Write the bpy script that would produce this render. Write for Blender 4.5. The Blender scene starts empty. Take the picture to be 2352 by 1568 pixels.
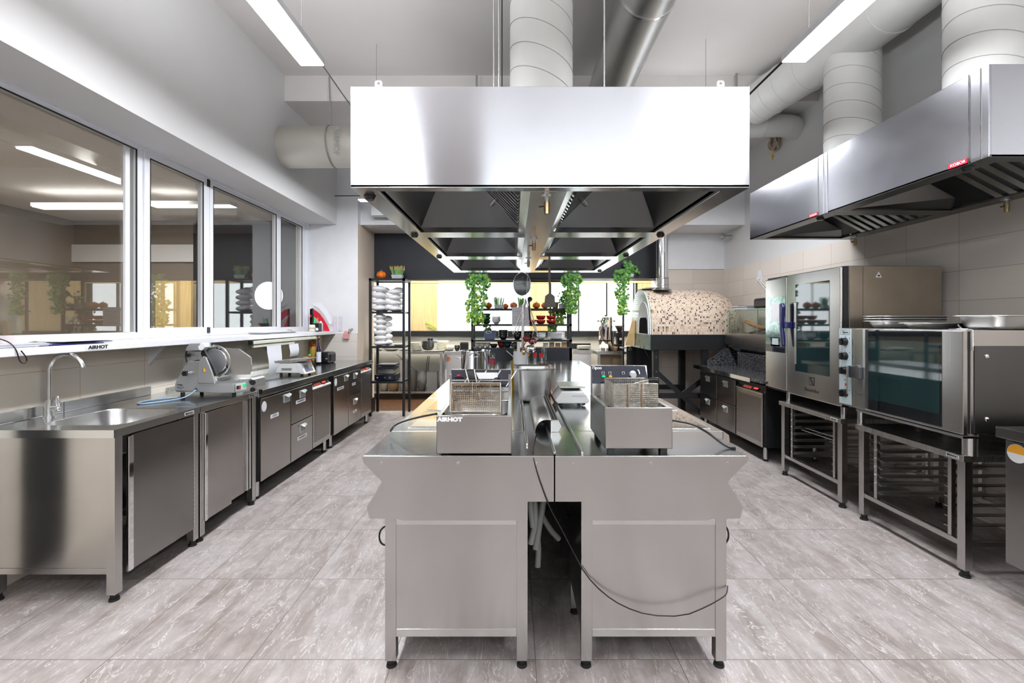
import bpy, math, random
from mathutils import Vector, Matrix
random.seed(7)
PI = math.pi
COL = bpy.context.scene.collection
F, CX, HY, EH = 1045.3, 1180.0, 738.0, 1.42     # focal length in px, axis, horizon, eye height
def PX(px, Y): return (px - CX) / F * Y
def PZ(py, Y): return EH - (py - HY) / F * Y
def YG(py, z=0.0): return (EH - z) * F / (py - HY)

# ------------------------------------------------------------------ mesh builder
class MB:
    def __init__(s): s.v = []; s.f = []; s.m = []; s.s = []
    def add(s, vs, fs, m=0, sm=False):
        b = len(s.v); s.v += [tuple(v) for v in vs]
        for f in fs: s.f.append(tuple(b + i for i in f)); s.m.append(m); s.s.append(sm)
        return s
    def box(s, x0, x1, y0, y1, z0, z1, m=0):
        if x0 > x1: x0, x1 = x1, x0
        if y0 > y1: y0, y1 = y1, y0
        if z0 > z1: z0, z1 = z1, z0
        return s.add([(x0,y0,z0),(x1,y0,z0),(x1,y1,z0),(x0,y1,z0),(x0,y0,z1),(x1,y0,z1),(x1,y1,z1),(x0,y1,z1)],
              [(0,3,2,1),(4,5,6,7),(0,1,5,4),(1,2,6,5),(2,3,7,6),(3,0,4,7)], m)
    def quad(s, a, b, c, d, m=0): return s.add([a,b,c,d], [(0,1,2,3)], m)
    def slab(s, a, b, c, d, n, m=0):      # quad given thickness vector n
        A = [Vector(p) for p in (a,b,c,d)]; B = [p + Vector(n) for p in A]
        return s.add(A + B, [(0,3,2,1),(4,5,6,7),(0,1,5,4),(1,2,6,5),(2,3,7,6),(3,0,4,7)], m)
    def cyl(s, p0, p1, r0, r1=None, n=18, m=0, caps=True):
        r1 = r0 if r1 is None else r1
        p0 = Vector(p0); p1 = Vector(p1); d = (p1 - p0).normalized()
        a = Vector((0,0,1)) if abs(d.z) < .9 else Vector((1,0,0))
        u = d.cross(a).normalized(); w = d.cross(u)
        R0 = [p0 + (u*math.cos(2*PI*i/n) + w*math.sin(2*PI*i/n))*r0 for i in range(n)]
        R1 = [p1 + (u*math.cos(2*PI*i/n) + w*math.sin(2*PI*i/n))*r1 for i in range(n)]
        s.add(R0 + R1, [(i,(i+1)%n,n+(i+1)%n,n+i) for i in range(n)], m, True)
        if caps:
            if r0 > 1e-5: s.add(R0, [tuple(range(n))], m)
            if r1 > 1e-5: s.add(R1, [tuple(reversed(range(n)))], m)
        return s
    def tube(s, pts, r, n=8, m=0, sub=0, caps=True):
        P = [Vector(p) for p in pts]
        for _ in range(sub):                    # Chaikin smoothing
            Q = [P[0]]
            for i in range(len(P)-1): Q += [P[i]*.75 + P[i+1]*.25, P[i]*.25 + P[i+1]*.75]
            P = Q + [P[-1]]
        rs = r if isinstance(r, (list, tuple)) else None
        prev = None; rings = []
        for i, p in enumerate(P):
            t = (P[min(i+1, len(P)-1)] - P[max(i-1, 0)]).normalized()
            if prev is None:
                a = Vector((0,0,1)) if abs(t.z) < .9 else Vector((1,0,0))
                u = t.cross(a).normalized()
            else: u = (prev - t*prev.dot(t)).normalized()
            prev = u; w = t.cross(u)
            rr = r if rs is None else rs[0] + (rs[1]-rs[0])*i/max(1, len(P)-1)
            rings += [p + (u*math.cos(2*PI*k/n) + w*math.sin(2*PI*k/n))*rr for k in range(n)]
        fs = []
        for i in range(len(P)-1):
            for k in range(n): fs.append((i*n+k, i*n+(k+1)%n, (i+1)*n+(k+1)%n, (i+1)*n+k))
        s.add(rings, fs, m, True)
        if caps: s.add(rings[:n], [tuple(range(n))], m); s.add(rings[-n:], [tuple(reversed(range(n)))], m)
        return s
    def lathe(s, prof, c=(0,0,0), n=24, m=0, sm=True, sq=None, rot=0):
        # prof: (r,z) list ; sq -> superellipse exponent for square pans
        c = Vector(c); V = []
        for r, z in prof:
            for i in range(n):
                a = 2*PI*i/n + rot
                ca, sa = math.cos(a), math.sin(a); k = 1
                if sq: k = (abs(ca)**sq + abs(sa)**sq)**(-1/sq)
                V.append(c + Vector((ca*r*k, sa*r*k, z)))
        fs = [(j*n+i, j*n+(i+1)%n, (j+1)*n+(i+1)%n, (j+1)*n+i) for j in range(len(prof)-1) for i in range(n)]
        s.add(V, fs, m, sm)
        if prof[0][0] > 1e-4: s.add(V[:n], [tuple(reversed(range(n)))], m)
        if prof[-1][0] > 1e-4: s.add(V[-n:], [tuple(range(n))], m)
        return s
    def prism(s, poly, ax, a0, a1, m=0, sm=False):   # poly in the two other axes (order x,y,z without ax)
        def P(p, a):
            if ax == 'x': return (a, p[0], p[1])
            if ax == 'y': return (p[0], a, p[1])
            return (p[0], p[1], a)
        n = len(poly); A = [P(p, a0) for p in poly]; B = [P(p, a1) for p in poly]
        s.add(A, [tuple(range(n))], m); s.add(B, [tuple(reversed(range(n)))], m)
        s.add(A + B, [(i,(i+1)%n,n+(i+1)%n,n+i) for i in range(n)], m, sm)
        return s
    def trace(s, pts, Y, th, m=0, sm=False): return s.prism([(PX(a,Y), PZ(b,Y)) for a, b in pts], 'y', Y, Y+th, m, sm)
    def ell(s, c, r, m=0, nu=20, nv=10, fn=None):
        c = Vector(c); r = (r,r,r) if not isinstance(r,(tuple,list)) else r; V = []
        for j in range(nv+1):
            t = PI*j/nv
            for i in range(nu):
                a = 2*PI*i/nu; k = fn(a, t) if fn else 1
                V.append(c + Vector((math.sin(t)*math.cos(a)*r[0]*k, math.sin(t)*math.sin(a)*r[1]*k, math.cos(t)*r[2])))
        s.add(V, [(j*nu+i, (j+1)*nu+i, (j+1)*nu+(i+1)%nu, j*nu+(i+1)%nu) for j in range(nv) for i in range(nu)], m, True)
        return s
    def bounds(s):
        xs = [v[0] for v in s.v]; ys = [v[1] for v in s.v]; zs = [v[2] for v in s.v]
        return ((min(xs)+max(xs))/2, (min(ys)+max(ys))/2, min(zs))
    def build(s, name, mats, parent=None, bevel=0, label=None, loc=None, uv=None):
        if loc is None:
            r = parent
            if r is not None:
                while r.parent is not None: r = r.parent
            loc = tuple(r.location) if r is not None else (0,0,0)
        me = bpy.data.meshes.new(name)
        me.from_pydata([(v[0]-loc[0], v[1]-loc[1], v[2]-loc[2]) for v in s.v], [], s.f)
        mats = mats if isinstance(mats, (list, tuple)) else [mats]
        for mt in mats: me.materials.append(mt)
        me.polygons.foreach_set('material_index', s.m); me.polygons.foreach_set('use_smooth', s.s)
        if uv:
            L = me.uv_layers.new(name='UVMap')
            for i, l in enumerate(me.loops): L.data[i].uv = uv[l.vertex_index]
        me.update()
        import bmesh
        bm = bmesh.new(); bm.from_mesh(me)
        if bevel:
            bmesh.ops.remove_doubles(bm, verts=[v for v in bm.verts if not any(f.smooth for f in v.link_faces)], dist=1e-6)
        bmesh.ops.recalc_face_normals(bm, faces=bm.faces); bm.to_mesh(me); bm.free()
        o = bpy.data.objects.new(name, me); COL.objects.link(o)
        if parent is not None: o.parent = parent
        else: o.location = loc
        if bevel:
            b = o.modifiers.new('bevel', 'BEVEL'); b.width = bevel; b.segments = 2; b.limit_method = 'ANGLE'; b.angle_limit = 1.0
        if label: o['label'] = label
        return o
def thing(name, label, cat, loc=(0,0,0), group=None):
    o = bpy.data.objects.new(name, None); COL.objects.link(o); o.location = loc; o.empty_display_size = .05
    o['label'] = label; o['category'] = cat
    if group: o['group'] = group
    return o
def solo(mb, name, mats, label, cat, group=None, bevel=0, kind=None, uv=None):
    o = mb.build(name, mats, None, bevel, label, loc=mb.bounds(), uv=uv); o['category'] = cat
    if group: o['group'] = group
    if kind: o['kind'] = kind
    return o
def struct(name, mb, mats, parent=None, bevel=0):
    o = mb.build(name, mats, parent, bevel, loc=None if parent else (0,0,0))
    if parent is None: o['kind'] = 'structure'
    return o
def dup(root, loc, label=None, group=None, rotz=None):
    r = root.copy(); COL.objects.link(r); r.location = loc
    if label: r['label'] = label
    if group: r['group'] = group
    if rotz is not None: r.rotation_euler = (0, 0, rotz)
    for ch in list(root.children):
        c = ch.copy(); COL.objects.link(c); c.parent = r
        for g in list(ch.children):
            d = g.copy(); COL.objects.link(d); d.parent = c
    return r
def adopt(child, root, name=None):
    child.parent = root; child.location = Vector(child.location) - Vector(root.location)
    for k in ('label','category','group'):
        if k in child: del child[k]
    if name: child.name = name
    return child
ROT = {'-y': (PI/2,0,0), '+x': (PI/2,0,PI/2), '-x': (PI/2,0,-PI/2), 'z': (0,0,0)}
def text(s, size, loc, face, mat, parent, name='lettering', sx=1.0, bold=0.0, align='CENTER', ext=.0006, rot=None):
    cu = bpy.data.curves.new('t', 'FONT'); cu.body = s; cu.size = size; cu.align_x = align; cu.align_y = 'CENTER'
    cu.extrude = ext; cu.offset = bold; cu.resolution_u = 3
    t = bpy.data.objects.new('t', cu); COL.objects.link(t)
    dg = bpy.context.evaluated_depsgraph_get()
    me = bpy.data.meshes.new_from_object(t.evaluated_get(dg))
    bpy.data.objects.remove(t)
    from mathutils import Euler
    M = Matrix.Translation(Vector(loc)) @ Euler(rot or ROT[face]).to_matrix().to_4x4() @ Matrix.Diagonal((sx,1,1,1))
    r = parent
    while r.parent is not None: r = r.parent
    me.transform(Matrix.Translation(-Vector(r.location)) @ M)
    me.materials.clear(); me.materials.append(mat)
    o = bpy.data.objects.new(name, me); COL.objects.link(o); o.parent = parent
    return o

# ------------------------------------------------------------------ materials
def nt(name):
    m = bpy.data.materials.new(name); m.use_nodes = True; t = m.node_tree; t.nodes.clear()
    o = t.nodes.new('ShaderNodeOutputMaterial'); p = t.nodes.new('ShaderNodeBsdfPrincipled')
    t.links.new(p.outputs[0], o.inputs[0]); return m, t, p, o
def N(t, typ, **kw):
    n = t.nodes.new(typ)
    for k, v in kw.items():
        if k.startswith('_'): n.inputs[k[1:].replace('_', ' ')].default_value = v
        else: setattr(n, k, v)
    return n
def math_(t, op, a, b=None, c=None):
    n = t.nodes.new('ShaderNodeMath'); n.operation = op
    for i, x in enumerate((a, b, c)):
        if x is None: continue
        if isinstance(x, (int, float)): n.inputs[i].default_value = x
        else: t.links.new(x, n.inputs[i])
    return n.outputs[0]
def ramp(t, fac, stops):
    r = t.nodes.new('ShaderNodeValToRGB'); e = r.color_ramp.elements
    while len(e) < len(stops): e.new(.5)
    for i, (p, c) in enumerate(stops): e[i].position = p; e[i].color = (*c, 1)
    t.links.new(fac, r.inputs[0]); return r.outputs[0]
def mixc(t, fac, a, b, mode='MIX'):
    n = t.nodes.new('ShaderNodeMix'); n.data_type = 'RGBA'; n.blend_type = mode
    for i, x in ((0, fac), (6, a), (7, b)):
        if isinstance(x, (int, float)): n.inputs[i].default_value = x
        elif isinstance(x, tuple): n.inputs[i].default_value = (*x, 1)
        else: t.links.new(x, n.inputs[i])
    return n.outputs[2]
def coords(t, scale=(1,1,1), rot=(0,0,0), loc=(0,0,0), kind='Object'):
    c = t.nodes.new('ShaderNodeTexCoord'); m = t.nodes.new('ShaderNodeMapping')
    m.inputs['Scale'].default_value = scale; m.inputs['Rotation'].default_value = rot; m.inputs['Location'].default_value = loc
    t.links.new(c.outputs[kind], m.inputs[0]); return m.outputs[0]
def noise(t, vec, scale=5, detail=3, rough=.5, out=0):
    n = N(t, 'ShaderNodeTexNoise', _Scale=scale, _Detail=detail, _Roughness=rough); t.links.new(vec, n.inputs['Vector']); return n.outputs[out]
def bump(t, p, h, strength=.1, dist=.01):
    b = N(t, 'ShaderNodeBump', _Strength=strength, _Distance=dist); t.links.new(h, b.inputs['Height']); t.links.new(b.outputs[0], p.inputs['Normal'])
def M(name, col, rough=.5, metal=0, var=.06, nscale=6, emit=0, ecol=None, trans=0, ior=1.45, coat=0, spec=.5, alpha=1):
    m, t, p, o = nt(name)
    v = noise(t, coords(t), nscale, 3)
    c = ramp(t, v, [(.3, tuple(max(0, x*(1-var)) for x in col)), (.7, tuple(min(1, x*(1+var)) for x in col))])
    t.links.new(c, p.inputs['Base Color'])
    p.inputs['Roughness'].default_value = rough; p.inputs['Metallic'].default_value = metal
    p.inputs['Transmission Weight'].default_value = trans; p.inputs['IOR'].default_value = ior
    p.inputs['Coat Weight'].default_value = coat; p.inputs['Specular IOR Level'].default_value = spec
    p.inputs['Alpha'].default_value = alpha
    if emit:
        p.inputs['Emission Color'].default_value = (*(ecol or col), 1); p.inputs['Emission Strength'].default_value = emit
    return m
def steel(name, col=(.62,.62,.61), r0=.2, r1=.32, aniso=.0, stretch=(3,3,160), bs=.03, wav=0, wcol=.06):
    m, t, p, o = nt(name)
    g = noise(t, coords(t, stretch), 4, 3)
    big = noise(t, coords(t, (1,1,1)), 2.2, 4)
    c = ramp(t, big, [(.3, tuple(x*(1-wcol) for x in col)), (.7, tuple(min(1, x*(1+wcol)) for x in col))])
    t.links.new(c, p.inputs['Base Color']); p.inputs['Metallic'].default_value = 1
    mr = N(t, 'ShaderNodeMapRange'); mr.inputs[3].default_value = r0; mr.inputs[4].default_value = r1
    t.links.new(math_(t, 'MULTIPLY_ADD', g, .6, math_(t, 'MULTIPLY', big, .4)), mr.inputs[0]); t.links.new(mr.outputs[0], p.inputs['Roughness'])
    if aniso:
        p.inputs['Anisotropic'].default_value = aniso; p.inputs['Anisotropic Rotation'].default_value = .25
        tg = N(t, 'ShaderNodeTangent', direction_type='RADIAL', axis='Z'); t.links.new(tg.outputs[0], p.inputs['Tangent'])
    b = N(t, 'ShaderNodeBump', _Strength=bs, _Distance=.002); t.links.new(g, b.inputs['Height'])
    if wav:
        b2 = N(t, 'ShaderNodeBump', _Strength=wav, _Distance=.05); t.links.new(noise(t, coords(t, (1,1,.6)), 1.3, 1), b2.inputs['Height'])
        t.links.new(b2.outputs[0], b.inputs['Normal'])
    t.links.new(b.outputs[0], p.inputs['Normal'])
    return m
def tiles(name, col, grout, tw, th, axis, off=(0,0), rough=.12, gw=.0035, var=.04, veins=0):
    # axis 'x': plane faces X (uses Y,Z) ; 'y': uses X,Z
    m, t, p, o = nt(name)
    c = t.nodes.new('ShaderNodeTexCoord'); s = t.nodes.new('ShaderNodeSeparateXYZ'); t.links.new(c.outputs['Object'], s.inputs[0])
    u = s.outputs[1] if axis == 'x' else s.outputs[0]; v = s.outputs[2]
    def edge(x, size, o_):
        d = math_(t, 'DIVIDE', math_(t, 'SUBTRACT', x, o_), size)
        fr = math_(t, 'FRACT', d); dd = math_(t, 'MINIMUM', fr, math_(t, 'SUBTRACT', 1.0, fr))
        return math_(t, 'LESS_THAN', math_(t, 'MULTIPLY', dd, size), gw/2), math_(t, 'FLOOR', d)
    e1, i1 = edge(u, tw, off[0]); e2, i2 = edge(v, th, off[1])
    g = math_(t, 'MAXIMUM', e1, e2)
    cb = t.nodes.new('ShaderNodeCombineXYZ'); t.links.new(i1, cb.inputs[0]); t.links.new(i2, cb.inputs[1])
    wn = t.nodes.new('ShaderNodeTexWhiteNoise'); t.links.new(cb.outputs[0], wn.inputs[0])
    base = ramp(t, wn.outputs[0], [(0, tuple(x*(1-var) for x in col)), (1, tuple(min(1, x*(1+var)) for x in col))])
    t.links.new(mixc(t, g, base, grout), p.inputs['Base Color'])
    t.links.new(math_(t, 'MULTIPLY_ADD', g, .6, rough), p.inputs['Roughness'])
    bump(t, p, math_(t, 'SUBTRACT', 1.0, g), .25, .002)
    return m

m_steel = steel('brushed_steel', (.62,.61,.59), .22, .34, 0, (120,120,2), .02)
m_steelv = steel('brushed_steel_sheet', (.50,.49,.48), .17, .24, .92, (.6,.6,40), .0, wav=.015)
m_hood = steel('hood_steel', (.66,.67,.72), .20, .22, 1.0, (.6,.6,40), .0, wav=.02)
m_hoodr = steel('wall_hood_steel', (.62,.63,.69), .16, .24, .2, (200,1.5,1.5), .02, wav=.1)
m_top = steel('polished_worktop_steel', (.62,.64,.65), .09, .24, 0, (2,60,2), .008, wav=.01)
m_dark = steel('dark_reflective_steel', (.28,.27,.265), .16, .26, .5, (.6,.6,40), 0, wav=.01)  # same steel as elsewhere, dark reflections put into its base colour
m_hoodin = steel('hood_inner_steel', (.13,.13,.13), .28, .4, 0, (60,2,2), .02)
m_front = None
m_pan = steel('matt_pan_steel', (.55,.55,.54), .34, .42, 0, (3,3,3), .01)
m_chrome = M('chrome', (.82,.82,.83), .06, 1, .02)
m_satin = M('satin_steel', (.62,.62,.62), .25, 1, .05)
m_brass = M('brass', (.62,.47,.25), .28, 1, .1)
m_foil = steel('foil_insulation', (.55,.55,.54), .3, .5, 0, (40,40,40), .35)
m_blackm = M('black_powder_coat', (.012,.013,.015), .42)
m_blackp = M('black_plastic', (.01,.01,.011), .3)
m_rubber = M('black_rubber', (.008,.008,.008), .55)
m_handle = M('pale_metal_handle', (.60,.66,.66), .3, .4, .03)
m_white = M('white_paint', (.82,.83,.86), .55, var=.02)
m_whitew = M('white_wall_paint', (.72,.72,.72), .6, var=.02, nscale=1.5)
m_ceil = M('ceiling_paint', (.78,.75,.73), .7, var=.04, nscale=.8)
m_frame = M('white_aluminium', (.86,.88,.93), .3, var=.01)
m_shelf = M('white_shelf_board', (.88,.89,.94), .3, var=.02)
m_peach = M('peach_wall_paint', (.82,.70,.58), .6, var=.02)
m_darkw = M('charcoal_wall_paint', (.022,.024,.032), .55, var=.1)
m_taupe = M('taupe_wall_paint', (.30,.26,.225), .7, var=.04, nscale=.7)
m_duct = M('white_painted_duct', (.74,.74,.72), .45, var=.03)
m_ceramic = M('white_ceramic', (.92,.92,.95), .25, var=.02)
m_cream = M('cream_ceramic', (.78,.76,.66), .3, var=.03)
m_blackc = M('black_ceramic', (.015,.016,.017), .22)
m_green = M('dark_green_ceramic', (.02,.10,.05), .15)
m_red = M('red_ceramic', (.48,.02,.012), .15)
m_blue = M('slate_blue_enamel', (.07,.09,.16), .35)
m_paper = M('paper', (.85,.86,.92), .7, var=.02)
m_redp = M('red_plastic', (.62,.01,.03), .35)
m_pink = M('pink_plastic', (.75,.36,.36), .4)
m_led = M('led_panel', (1,1,1), .5, var=0, emit=30, ecol=(.93,.95,1))
m_ledred = M('red_led', (.8,.02,.02), .4, emit=1.6, ecol=(1,.08,.05))
m_ledgreen = M('green_lamp', (.02,.6,.15), .3, emit=.6)
m_amber = M('amber_lamp', (.8,.35,.02), .3, emit=.4)
m_wood = None
m_orange = M('orange_pumpkin_skin', (.95,.20,.015), .35, var=.2, nscale=14)
m_stem = M('pumpkin_stem', (.35,.22,.05), .7)
m_ivy = M('ivy_leaf', (.15,.40,.09), .5, var=.45, nscale=30)
m_ivyl = M('light_ivy_leaf', (.45,.66,.10), .5, var=.35, nscale=30)
m_grass = M('ornamental_grass', (.22,.45,.15), .6, var=.3, nscale=40)
m_tipg = M('dry_grass_tip', (.45,.30,.10), .7, var=.3, nscale=40)
m_pot = M('pale_grey_pot', (.6,.62,.68), .4)
m_yellow = M('yellow_plastic', (.85,.55,.02), .35)
m_woodspoon = M('reddish_wood', (.42,.16,.05), .45, var=.2, nscale=20)
m_board = M('light_wood_board', (.62,.42,.2), .45, var=.15, nscale=9)
m_glass = M('clear_glass', (.95,.98,.97), .02, trans=1, ior=1.35, var=0)
m_oil = M('yellow_oil', (.7,.5,.08), .1, trans=.5)
m_cork = M('cork', (.5,.34,.18), .8)
m_blueh = M('dark_blue_plastic', (.012,.015,.09), .25)
m_lightpanel = M('pale_control_panel', (.55,.66,.70), .3, var=.02)
m_scale = M('off_white_scale_plastic', (.88,.9,.9), .35, var=.02)
m_lcd = M('lcd_screen', (.25,.33,.42), .15)
m_ink = M('black_ink', (.01,.01,.012), .6)
m_whiteink = M('white_ink', (.85,.86,.88), .5)
m_cable = M('light_blue_cable', (.32,.48,.66), .4)
m_hose = M('grey_hose', (.35,.36,.34), .5)
m_rope = M('beige_cable_bundle', (.5,.42,.33), .7, var=.3, nscale=60)
m_castal = M('cast_aluminium', (.55,.56,.58), .32, .85, .05)
m_bag = M('clear_plastic_bag', (.6,.6,.58), .25, trans=.55, ior=1.2)
m_kraft = M('kraft_card', (.55,.36,.2), .7)
m_rust = M('rusty_wire', (.30,.15,.05), .5, .6, .4, nscale=25)
m_wire = M('steel_wire', (.6,.57,.5), .3, .9, .25, nscale=25)
m_blackglass = M('black_glass_ceramic', (.008,.010,.012), .03, coat=1, var=0)
m_ovenglass = M('oven_door_glass', (.012,.03,.032), .04, coat=1, var=.3, nscale=3)
m_navy = M('navy_glass_panel', (.008,.012,.03), .06, coat=1)
m_bgr = M('beige_light', (.9,.8,.6), .5)

def wood(name, c0, c1, scale=(8,8,.6), rough=.45):
    m, t, p, o = nt(name)
    v = noise(t, coords(t, scale), 3, 5)
    t.links.new(ramp(t, v, [(.3, c0), (.7, c1)]), p.inputs['Base Color']); p.inputs['Roughness'].default_value = rough; return m
m_panelw = wood('light_oak_panel', (.70,.50,.22), (.84,.66,.36), (14,14,.8))
def floor_mat():
    m, t, p, o = nt('stone_floor_tile')
    c = t.nodes.new('ShaderNodeTexCoord'); s = t.nodes.new('ShaderNodeSeparateXYZ'); t.links.new(c.outputs['Object'], s.inputs[0])
    sh = math_(t, 'MULTIPLY', math_(t, 'GREATER_THAN', s.outputs[0], .9), -.16)
    x = math_(t, 'ADD', s.outputs[0], sh); y = s.outputs[1]; T = .5985
    def ed(v, o_):
        d = math_(t, 'DIVIDE', math_(t, 'SUBTRACT', v, o_), T); fr = math_(t, 'FRACT', d)
        return math_(t, 'LESS_THAN', math_(t, 'MULTIPLY', math_(t, 'MINIMUM', fr, math_(t, 'SUBTRACT', 1.0, fr)), T), .0016), math_(t, 'FLOOR', d)
    e1, i1 = ed(x, -1.106); e2, i2 = ed(y, 2.511); g = math_(t, 'MAXIMUM', e1, e2)
    cb = t.nodes.new('ShaderNodeCombineXYZ'); t.links.new(i1, cb.inputs[0]); t.links.new(i2, cb.inputs[1])
    wn = t.nodes.new('ShaderNodeTexWhiteNoise'); t.links.new(cb.outputs[0], wn.inputs[0])
    sc = t.nodes.new('ShaderNodeVectorMath'); sc.operation = 'SCALE'; sc.inputs[3].default_value = 17; t.links.new(wn.outputs[1], sc.inputs[0])
    ad = t.nodes.new('ShaderNodeVectorMath'); t.links.new(c.outputs['Object'], ad.inputs[0]); t.links.new(sc.outputs[0], ad.inputs[1])
    mp = t.nodes.new('ShaderNodeMapping'); mp.inputs['Rotation'].default_value = (0,0,.35); mp.inputs['Scale'].default_value = (3.4,.75,1); t.links.new(ad.outputs[0], mp.inputs[0])
    n1 = N(t, 'ShaderNodeTexNoise', _Scale=2.6, _Detail=9, _Roughness=.68, _Distortion=.6); t.links.new(mp.outputs[0], n1.inputs['Vector'])
    n2 = N(t, 'ShaderNodeTexNoise', _Scale=9, _Detail=8, _Roughness=.7); t.links.new(ad.outputs[0], n2.inputs['Vector'])
    n3 = N(t, 'ShaderNodeTexNoise', _Scale=3.2, _Detail=6, _Roughness=.6, _Distortion=1.5); t.links.new(mp.outputs[0], n3.inputs['Vector'])
    base = ramp(t, n1.outputs[0], [(.32, (.27,.225,.205)), (.5, (.385,.345,.33)), (.68, (.47,.435,.43))])
    spk = ramp(t, n2.outputs[0], [(.35, (.72,.70,.68)), (.6, (1,1,1))])
    base = mixc(t, .8, base, spk, 'MULTIPLY')
    vein = math_(t, 'LESS_THAN', math_(t, 'ABSOLUTE', math_(t, 'SUBTRACT', n3.outputs[0], .5)), .006)
    base = mixc(t, math_(t, 'MULTIPLY', vein, .5), base, (.8,.78,.77))
    t.links.new(mixc(t, g, base, (.12,.10,.095)), p.inputs['Base Color'])
    t.links.new(math_(t, 'MULTIPLY_ADD', n1.outputs[0], .25, .30), p.inputs['Roughness'])
    bump(t, p, n2.outputs[0], .06, .004)
    return m
m_floor = floor_mat()
m_tilel = tiles('beige_wall_tile_side', (.93,.86,.75), (.62,.46,.32), .5, .213, 'x', (.36,.92), rough=.08)
m_tileb = tiles('beige_wall_tile_back', (.80,.75,.69), (.5,.42,.34), .5, .213, 'y', (-2.725,.92), rough=.08)
m_tiler = tiles('beige_wall_tile_right', (.80,.73,.66), (.5,.35,.24), .46, .222, 'x', (.2,.245), rough=.1)
m_tilefr = tiles('beige_wall_tile_far', (.66,.60,.54), (.45,.36,.28), .5, .222, 'y', (2.85,.245), rough=.15)
def mosaic():
    m, t, p, o = nt('mosaic_tile')
    c = t.nodes.new('ShaderNodeTexCoord'); s = t.nodes.new('ShaderNodeSeparateXYZ'); t.links.new(c.outputs['UV'], s.inputs[0])
    def ed(v):
        d = math_(t, 'MULTIPLY', v, 46); fr = math_(t, 'FRACT', d)
        return math_(t, 'LESS_THAN', math_(t, 'MINIMUM', fr, math_(t, 'SUBTRACT', 1.0, fr)), .09), math_(t, 'FLOOR', d)
    e1, i1 = ed(s.outputs[0]); e2, i2 = ed(s.outputs[1]); g = math_(t, 'MAXIMUM', e1, e2)
    cb = t.nodes.new('ShaderNodeCombineXYZ'); t.links.new(i1, cb.inputs[0]); t.links.new(i2, cb.inputs[1])
    wn = t.nodes.new('ShaderNodeTexWhiteNoise'); t.links.new(cb.outputs[0], wn.inputs[0])
    r = t.nodes.new('ShaderNodeValToRGB'); r.color_ramp.interpolation = 'CONSTANT'; e = r.color_ramp.elements
    for i, (pp, cc) in enumerate([(0,(.10,.05,.03)), (.09,(.30,.17,.07)), (.14,(.62,.46,.33)), (.45,(.76,.60,.47)), (.75,(.80,.68,.56))]):
        if i > 1: e.new(pp)
        e[i].position = pp; e[i].color = (*cc, 1)
    t.links.new(wn.outputs[0], r.inputs[0])
    t.links.new(mixc(t, g, r.outputs[0], (.62,.53,.45)), p.inputs['Base Color']); p.inputs['Roughness'].default_value = .3
    return m
m_mosaic = mosaic()
m_mosw = tiles('white_mosaic', (.80,.86,.80), (.5,.6,.52), .03, .03, 'x', (0,0), rough=.2, gw=.004)
def granite():
    m, t, p, o = nt('dark_granite'); v = N(t, 'ShaderNodeTexVoronoi', _Scale=140); t.links.new(coords(t), v.inputs['Vector'])
    n = noise(t, coords(t), 60, 4)
    t.links.new(ramp(t, math_(t, 'MULTIPLY', n, math_(t, 'ADD', v.outputs[0], .5)), [(.3, (.012,.012,.014)), (.5, (.04,.04,.045)), (.66, (.15,.15,.16))]), p.inputs['Base Color'])
    p.inputs['Roughness'].default_value = .12; return m
m_granite = granite()
def perf(name, axis='x'):
    m, t, p, o = nt(name); c = t.nodes.new('ShaderNodeTexCoord'); s = t.nodes.new('ShaderNodeSeparateXYZ'); t.links.new(c.outputs['Object'], s.inputs[0])
    z = math_(t, 'DIVIDE', s.outputs[2], .014); row = math_(t, 'FLOOR', z)
    y = math_(t, 'ADD', math_(t, 'DIVIDE', s.outputs[1], .036), math_(t, 'MULTIPLY', math_(t, 'MODULO', row, 2.0), .5))
    fy = math_(t, 'ABSOLUTE', math_(t, 'SUBTRACT', math_(t, 'FRACT', y), .5)); fz = math_(t, 'ABSOLUTE', math_(t, 'SUBTRACT', math_(t, 'FRACT', z), .5))
    h = math_(t, 'MULTIPLY', math_(t, 'LESS_THAN', fy, .36), math_(t, 'LESS_THAN', fz, .2))
    t.links.new(mixc(t, h, (.42,.40,.385), (.01,.01,.01)), p.inputs['Base Color'])
    p.inputs['Metallic'].default_value = .95; t.links.new(math_(t, 'MULTIPLY_ADD', h, .5, .3), p.inputs['Roughness']); return m
m_perf = perf('perforated_grille')
def front_mat():      # brushed refrigerator fronts
    return steel('fridge_front_steel', (.40,.38,.365), .18, .26, .4, (.6,.6,40), 0, wcol=.08, wav=.01)
m_front = front_mat()
def schlick(t, tr, gl, o, f0, k):
    lw = N(t, 'ShaderNodeLayerWeight'); lw.inputs[0].default_value = .5; mx = N(t, 'ShaderNodeMixShader')
    t.links.new(math_(t, 'MULTIPLY_ADD', math_(t, 'POWER', lw.outputs['Facing'], 4.0), k, f0), mx.inputs[0])
    t.links.new(tr.outputs[0], mx.inputs[1]); t.links.new(gl.outputs[0], mx.inputs[2]); t.links.new(mx.outputs[0], o.inputs[0])
def pane_mat():
    m, t, p, o = nt('window_glass'); t.nodes.remove(p)
    tr = N(t, 'ShaderNodeBsdfTransparent'); tr.inputs[0].default_value = (.86,.87,.86,1)
    gl = N(t, 'ShaderNodeBsdfGlossy'); gl.inputs['Roughness'].default_value = .0
    schlick(t, tr, gl, o, .10, .95)
    return m
m_pane = pane_mat()
def thin_glass(name, col=(.9,.95,.93), ior=1.5):
    m, t, p, o = nt(name); t.nodes.remove(p)
    tr = N(t, 'ShaderNodeBsdfTransparent'); tr.inputs[0].default_value = (*col, 1)
    gl = N(t, 'ShaderNodeBsdfGlossy'); gl.inputs['Roughness'].default_value = .02
    schlick(t, tr, gl, o, .03 if ior < 1.6 else .12, .8)
    return m
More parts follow.
